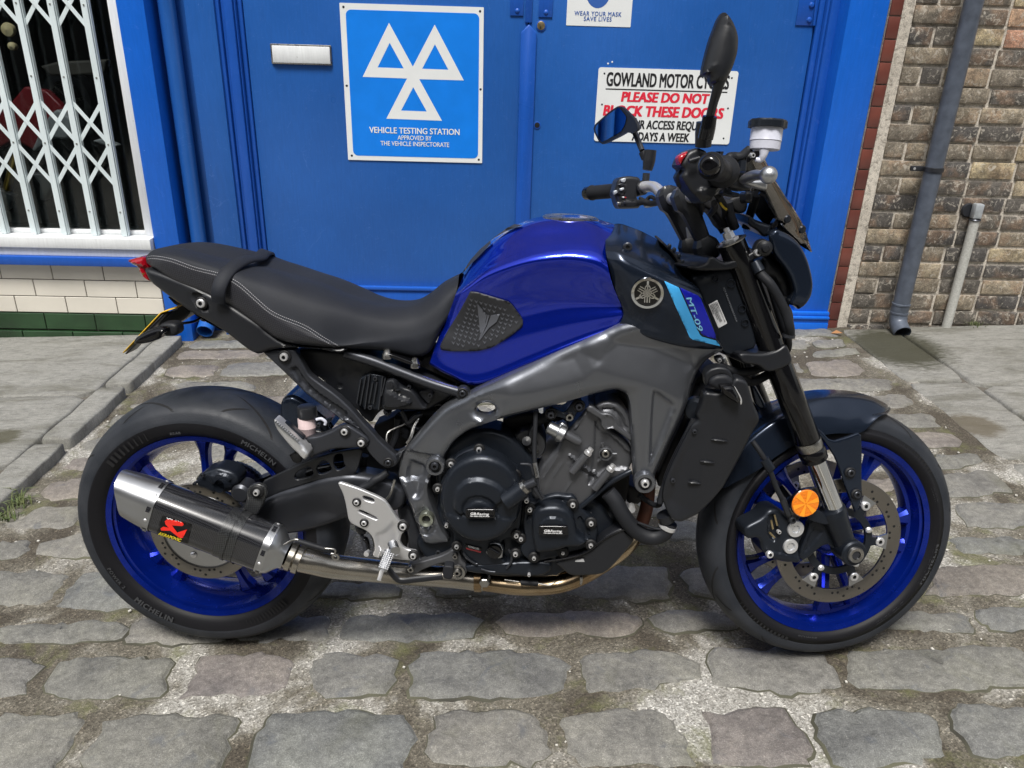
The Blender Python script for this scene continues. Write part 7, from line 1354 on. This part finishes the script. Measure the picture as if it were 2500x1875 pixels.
hose('cable_loop', K('h1', 880,1300,.22, 960,1290,.20, 1050,1310,.18, 1150,1300,.14, 1220,1330,.08), .007, rubber, bar_, st=True); hose('cable_loop', K('h1', 900,1240,.22, 970,1270,.20, 1040,1220,.19, 1120,1260,.16), .0045, deep, bar_, st=True); hose('cable_loop', K('h1', 950,1290,.21, 980,1350,.20, 1100,1330,.17), .003, galv, bar_, st=True)
# risers and clamps
for u_, v_, vv, bx_, by_ in ((1290, 1240, .050, 1690, 610), (1500, 1240, -.050, 1727, 612)):
    A_ = S(*P('h1', u_, v_)[0], vv, True); B_ = S(bx_, by_, vv, True); dd = B_-A_; dn = dd/np.linalg.norm(dd)
    def riser_sec(t, a_, b_): c_ = A_+dd*t; s_ = np.array([dn[2], 0, -dn[0]]); return [c_+s_*x_*a_+Yv*y_*b_ for x_, y_ in ((-1, -.6), (-.6, -1), (.6, -1), (1, -.6), (1, .6), (.6, 1), (-.6, 1), (-1, .6))]
    ss = [riser_sec(*q_) for q_ in ((-.20, .012, .016), (-.12, .023, .019), (.0, .025, .020), (.12, .025, .019), (.20, .019, .017), (.32, .017, .015), (.75, .014, .014), (.86, .023, .020), (1.0, .025, .022), (1.15, .016, .018))]; V = [v for s__ in ss for v in s__]; Fc = [(i*8+j, i*8+(j+1) % 8, i*8+8+(j+1) % 8, i*8+8+j) for i in range(len(ss)-1) for j in range(8)]+[tuple(range(7, -1, -1)), tuple(8*len(ss)-8+j for j in range(8))]
    o = mk('riser', stx(V), Fc, blackp, bar_, True, ang=25); stlathe('clamp_bolt', [(0, .003), (.005, .003), (.006, 0)], A_-dn*.024-dn*0+Yv*0, -dn, steel, o, 12)
stlathe('bar_centre', [(0, -.006), (.007, -.005), (.011, 0)], S(*P('h1', 1325, 1110)[0], .06, True), (0, 0, -1), mat('pale_cap', (.42, .66, .75), .4), bar_, 20)
# right-hand throttle end, seen end on
gR = full[-2]
lat_('bar_end', eR, gR, [(0, -.035), (.0052, -.035), (.0055, -.045), (.0075, -.047), (.0115, -.04), (.0155, -.01), (.0165, .04), (.0165, .10), (.012, .11)], gloss); lat_('grip', eR, gR, [(.0, .08), (.0205, .08), (.0215, .12), (.0185, .17), (.0185, .75), (.026, .80), (.027, .84), (.027, .88)], rubber)
th = relief('throttle_housing', P('h1', 1455,790, 1490,700, 1560,600, 1690,548, 1800,590, 1830,650, 1960,670, 2040,760, 2050,900, 2040,1040, 1990,1100, 1985,1130, 1910,1210, 1880,1270, 1770,1310, 1730,1290, 1690,1230, 1600,1150, 1540,1060, 1500,1000, 1475,930, 1530,850), -.270, blackp, bar_, .05, .007, .0035, st=True, feats=[(P('h1', 1560,730, 1700,680, 1750,700, 1600,760), -.006, .003), (P('h1', 1640,1110, 1960,1060, 1900,1250, 1740,1250), -.006, .003)])
relief('stop_switch', P('h1', 1425,690, 1440,660, 1500,625, 1560,597, 1530,680, 1490,720, 1455,790, 1435,760), -.272, redp, bar_, .02, .005, .003, st=True)
hose('loom', K('h1', 1480,900,-.25, 1440,960,-.24, 1450,1040,-.23, 1530,1080,-.22), .008, deep, bar_, st=True); hose('lever_pin', K('h1', 1970,1050,-.27, 2040,1020,-.285), .006, gloss, bar_, st=True, n=14); hose('throttle_tab', K('h1', 1560,740,-.285, 1700,695,-.285), .004, blackp, bar_, st=True)
for (a, b_, c) in (((1600, 1150), (1700, 1400), .006), ((1700, 1250), (1720, 1450), .005), ((1900, 1300), (1850, 1450), .006), ((1950, 1200), (2050, 1480), .007)): hose('loom', K('h1', *a, -.16, (a[0]+b_[0])/2+30, (a[1]+b_[1])/2, -.10, *b_, -.03), c, deep, bar_, st=True)
hose('yellow_wire', K('h2', 665,1220,-.14, 655,1290,-.14, 690,1350,-.12, 735,1390,-.10), .0022, yelwire, bar_, st=True)
# mirrors
mr = bpy.data.objects.new('mirror', None); COL.objects.link(mr); mr.parent = bike
hose('mirror_base', K('c1', 1785,1235,-.262, 1792,1120,-.268, 1800,1030,-.272), [.0135, .0145, .0140], blackp, mr, st=True, n=20); hose('mirror_joint', K('c1', 1805,1170,-.285, 1825,1080,-.290, 1842,980,-.295), [.0125, .0125, .0115], gloss, mr, st=True, n=20)
hose('mirror_stem', K('c1', 1842,990,-.295, 1875,860,-.31, 1915,720,-.325, 1940,620,-.33), [.0070, .0072, .0085, .0115], blackp, mr, st=True, n=16)
relief('mirror_shell', P('c1', 1995,70, 2035,110, 2070,160, 2100,230, 2118,300, 2112,430, 2072,560, 2030,640, 1990,690, 1930,705, 1885,690, 1878,620, 1830,620, 1815,600, 1850,440, 1890,300, 1925,210, 1955,130), lambda u, w_: -.345, blackp, mr, .03, .018, .004, st=True, back=True, feats=[(P('c1', 1700,700, 1870,150, 2000,70, 1990,230, 1980,420, 1960,600), .35, .03, 'slope'), (P('c1', 1995,70, 2300,100, 2300,600, 2050,560, 2085,400, 2080,300), .45, .02, 'slope')])
ml = bpy.data.objects.new('mirror', None); COL.objects.link(ml); ml.parent = bike
hose('mirror_base', K('h1', 975,1010,.262, 985,900,.262), [.0085, .0085], dgrey, ml, st=True, n=16); hose('mirror_base', K('h1', 998,860,.262, 1020,740,.262, 1038,590,.262), [.0115, .0145, .0145], blackp, ml, st=True, n=20); hose('mirror_joint', K('h1', 980,700,.268, 940,610,.272), .011, blackp, ml, st=True, n=16)
hose('mirror_stem', K('h1', 930,600,.28, 880,480,.30, 820,330,.33), .0068, dgrey, ml, st=True, n=16); hose('mirror_neck', K('h1', 820,340,.33, 790,260,.34, 770,200,.345), [.0085, .0155, .0165], blackp, ml, st=True, n=20)
cpt = rotst(S(1503, 305, .36, True), ST); tg_ = MB @ (np.array([-1.47, 3.76, .95])-O_); d1_ = cpt-CB; d1_ /= np.linalg.norm(d1_); d2_ = tg_-cpt; d2_ /= np.linalg.norm(d2_); nm_ = d2_-d1_; nm_ /= np.linalg.norm(nm_)
def onpl(pts, off=0.): return [CB+(lambda d: d*(((cpt-nm_*0+nm_*off)-CB)@nm_)/(d@nm_))(braw(*p)) for p in pts]
oc_ = chaikin(P('c1', 860,1085, 872,1050, 945,985, 1010,930, 1068,894, 1105,903, 1190,985, 1232,1055, 1232,1100, 1190,1122, 1130,1118, 1040,1172, 940,1220, 908,1200, 868,1120), 1, .15); gl_ = P('c1', 880,1085, 892,1055, 950,1000, 1068,910, 1085,912, 1142,985, 1130,1050, 1095,1112, 940,1200, 915,1180, 885,1115)
a_, b_ = onpl(oc_), onpl(oc_, 0); n = len(oc_); back_ = [p-nm_*.022+(np.mean(a_, 0)-p)*.22 for p in a_]; mid2 = [p-nm_*.006 for p in a_]
V = a_+mid2+back_; Fc = [tuple(range(n)), tuple(range(3*n-1, 2*n-1, -1))]+[(k_*n+i, k_*n+(i+1) % n, k_*n+n+(i+1) % n, k_*n+n+i) for k_ in (0, 1) for i in range(n)]
o = mk('mirror_shell', V, Fc, blackp, ml, ang=40); bm = bmesh.new(); bm.from_mesh(o.data); bmesh.ops.recalc_face_normals(bm, faces=bm.faces); bm.to_mesh(o.data); bm.free()
g_ = onpl(chaikin(gl_, 1, .15)); g_ = [p+nm_*.0015 for p in g_]; mk('mirror_glass', g_, [tuple(range(len(g_)))], mirg, ml, False)
# front brake cylinder, lever and reservoir
mc = relief('master_cylinder', P('h2', 715,760, 840,755, 850,800, 870,880, 1010,870, 1050,900, 1060,960, 980,1000, 1010,1060, 1100,1080, 1040,1150, 840,1110, 720,1060, 700,980), -.205, blackp, bar_, .04, .006, .0035, st=True, feats=[(P('h2', 840,870, 1000,880, 980,960, 860,1000), -.004, .003)])
hose('cylinder_boss', K('h2', 780,990,-.22, 785,770,-.22), .0115, blackp, mc, st=True, n=20); hose('pivot_post', K('h2', 950,870,-.22, 960,730,-.22), .007, engblk, mc, st=True, n=14); hose('reservoir_hose', K('h2', 770,760,-.215, 780,690,-.215, 840,680,-.21, 930,680,-.21, 1010,620,-.20, 1060,580,-.20), .0085, rubber, mc, st=True, n=16)
relief('reservoir_bracket', P('h2', 1000,740, 1010,690, 1060,620, 1120,595, 1190,600, 1200,650, 1160,700, 1080,715, 1050,760, 960,760), -.222, gloss, mc, .006, .001, .003, st=True); bolt(P('h2', 1090, 660)[0], -.226, .0045, silver, mc, st=True, sock=False); hose('banjo', K('h2', 640,690,-.23, 645,610,-.23), [.005, .0075], gloss, mc, st=True, n=14)
r0_, r1_ = S(*P('h2', 1250, 590)[0], -.21, True), S(*P('h2', 1300, 200)[0], -.21, True); dR = r1_-r0_; LR = np.linalg.norm(dR); V, Fc = lathe_vf([(0, 0), (.024, 0), (.0262, LR*.03), (.0268, LR*.32), (.0278, LR*.33), (.027, LR*.36), (.0272, LR*.76), (.025, LR*.78)], r0_, dR, 36); rs = mk('brake_reservoir', stx(V), Fc, milky, bike, ang=35)
V = []; n = 40
for r_, t_ in ((.0285, .76), (.0325, .77), (.0325, .98), (.0305, 1.04), (.012, 1.045)):
    a_ = np.cross(dR/LR, [0, 1, 0]); a_ /= np.linalg.norm(a_); b_ = np.cross(dR/LR, a_)
    for j in range(n): t = 2*math.pi*j/n; rr = r_*(1+(.025 if (j % 4) in (0, 1) else -.025)*(1 if r_ > .03 else 0)); V.append(r0_+dR*t_+a_*rr*math.cos(t)+b_*rr*math.sin(t))
Fc = [(i*n+j, i*n+(j+1) % n, (i+1)*n+(j+1) % n, (i+1)*n+j) for i in range(4) for j in range(n)]+[tuple(4*n+j for j in range(n))]; mk('reservoir_cap', stx(V), Fc, engblk, rs, ang=25)
hose('reservoir_spout', K('h2', 1250,590,-.225, 1235,660,-.225, 1200,720,-.222, 1130,715,-.22), [.009, .0065, .005, .004], milky, rs, st=True, n=16)
lv_ = hose('brake_lever', K('h2', 985,985,-.215, 1040,960,-.25, 1120,930,-.30, 1220,925,-.36, 1300,925,-.39), [.010, .012, .011, .008, .009], alu, bar_, st=True, n=20, flat=.8); q = S(*P('h2', 1306, 925)[0], -.398, True)
stlathe('lever_ball', [(.0135*math.sin(t), -.0135*math.cos(t)) for t in np.linspace(0, math.pi, 14)], q, Yv, alu, lv_, 28); relief('lever_blade', P('h2', 985,1000, 1100,985, 1300,980, 1315,1000, 1300,1110, 1270,1130, 1160,1100, 1020,1050), -.24, alu, lv_, .014, .006, .003, st=True)
relief('brake_switch', P('h2', 720,1090, 800,1090, 800,1140, 930,1170, 920,1230, 780,1210, 680,1180), -.20, engblk, bar_, .02, .003, .004, st=True); relief('clutch_loom', P('h2', 1000,1150, 1120,1140, 1100,1300, 1010,1310), -.12, blackp, bar_, .03, .006, .004, st=True)
relief('instrument', P('h2', 780,1240, 1000,1170, 1040,1330, 1010,1430, 900,1450, 780,1320), -.06, deep, bike, .12, .006, .006, st=True); relief('cable_bundle', P('h2', 380,1180, 640,1150, 780,1300, 860,1659, 740,1659, 600,1420, 470,1380, 340,1260), -.03, deep, bike, .06, .006, .006, st=True)
for pts, r in ((K('h2', 520,1300,.0, 600,1450,.0, 720,1600,-.01), .012), (K('h2', 760,1280,-.06, 780,1450,-.05, 850,1640,-.04), .010), (K('h2', 1150,1180,-.08, 1110,1300,-.06, 1050,1480,-.03, 1000,1640,-.02), .009), (K('h2', 420,1330,.05, 560,1500,.06, 700,1700,.05), .007)): hose('loom', pts, r, rubber, bike, st=True)
# fly screen and headlight cowl
wr = [SS(P('h2', 1085,735, 1190,960, 1300,1180, 1400,1400, 1500,1600, 1740,1840), -.095), SS(P('h2', 1140,715, 1260,960, 1385,1190, 1500,1420, 1600,1610, 1810,1840), -.075), SS(P('h2', 1210,700, 1330,940, 1470,1190, 1610,1440, 1710,1620, 1860,1900), -.045), SS(P('h2', 1262,700, 1370,930, 1530,1195, 1690,1450, 1790,1640, 1895,1960), 0.)]
scn = skin('fly_screen', wr, smoke, bike, 40, 16, True, thick=.0025)
for u_, v_ in ((1560, 1520), (1760, 1660)): lathe('screen_bolt', [(0, -.004), (.007, -.003), (.0085, 0)], S(*P('h2', u_, v_)[0], -.085), (-.5, 1, .2), engblk, scn, 16)
hose('screen_edge', K('h2', 1180,1170,-.07, 1270,1220,-.07, 1340,1350,-.08, 1420,1490,-.085), .003, gloss, scn); relief('screen_mount', P('h2', 1330,1640, 1430,1490, 1470,1550, 1400,1660), -.09, gloss, scn, .02, .002, .004)
relief('inner_cowl', cat(P('h2', 1040,1500, 1080,1480, 1160,1560, 1330,1600, 1420,1659), P('h3', 1340,90, 1330,200, 1240,220, 1160,130, 1040,60)), -.085, engblk, bike, .17, .006, .006)
hl = relief('headlight_cowl', P('h3', 1315,195, 1360,150, 1420,108, 1560,165, 1700,260, 1790,400, 1860,560, 1905,740, 1922,880, 1900,1010, 1850,1100, 1800,1165, 1730,1212, 1700,1165, 1590,1135, 1660,980, 1640,880, 1600,760, 1540,660, 1400,480, 1345,340), -.112, satin, bike, .224, .008, .005, feats=[(P('h3', 1300,200, 1500,260, 1790,395, 1900,300, 1500,50), .55, .05, 'slope'), (P('h3', 1700,1350, 1500,1200, 1640,980, 1920,1090, 2000,900, 2200,1200), .35, .05, 'slope')])
relief('headlight', P('h3', 1240,480, 1330,500, 1500,640, 1600,800, 1660,960, 1600,1140, 1660,1240, 1675,1470, 1600,1570, 1500,1540, 1420,1300, 1300,900, 1200,640), -.08, blackp, bike, .16, .012, .006, feats=[(P('h3', 1230,700, 1380,710, 1500,860, 1560,1100, 1400,1000), .012, .01)])
lathe('cowl_bolt', [(0, -.010), (.006, -.009), (.009, -.004), (.0135, -.002), (.0145, 0)], S(*P('h3', 1260, 362)[0], -.122), Yv, blackp, bike, 24)
relief('cowl_stay', P('h3', 1150,300, 1200,260, 1280,250, 1330,300, 1350,430, 1300,480, 1200,480, 1080,540, 1100,420), -.115, deep, bike, .02, .003, .005)
hose('main_loom', K('h3', 1150,600,-.11, 1210,720,-.12, 1330,850,-.13, 1450,1050,-.13, 1540,1250,-.13, 1590,1420,-.13, 1600,1550,-.12), .0092, rubber, n=18); hose('loom_ribs', K('h3', 1120,560,-.11, 1190,690,-.12), .0115, engblk, n=12); lathe('loom_collar', [(.010, -.004), (.0125, -.003), (.0125, .003), (.010, .004)], S(*P('h3', 1580, 1545)[0], -.12), (.1, 0, 1), dgrey, bike, 20)
relief('lower_loom', P('h3', 1530,1560, 1630,1560, 1640,1700, 1600,1800, 1540,1700), -.10, deep, bike, .05, .005, .006)
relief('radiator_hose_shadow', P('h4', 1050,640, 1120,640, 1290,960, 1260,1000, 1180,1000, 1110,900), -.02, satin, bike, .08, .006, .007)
lathe('ignition_key', [(0, .02), (.012, .018), (.014, 0)], S(*P('h3', 400, 500)[0], -.03), (0, 0, 1), steel, bike, 12)
relief('intake_grille', cat(P('c2', 1420,520, 1450,515, 1480,560, 1530,590, 1580,650, 1620,700, 1680,800, 1690,850, 1600,760, 1540,640, 1480,580)), -.05, deep, bike, .10, .003, .004)
for u_, v_ in ((1490, 560), (1530, 590), (1570, 640), (1600, 690), (1635, 740)): relief('grille_fin', P('c2', u_-8, v_+10, u_+10, v_-22, u_+32, v_-14, u_+25, v_+25), -.052, engblk, bike, .012, .002, .003)
lathe('yoke_clip', [(0, .012), (.0055, .011), (.006, -.012)], S(*P('h3', 235, 150)[0], .0), (-.2, 0, 1), silver, bike, 8)
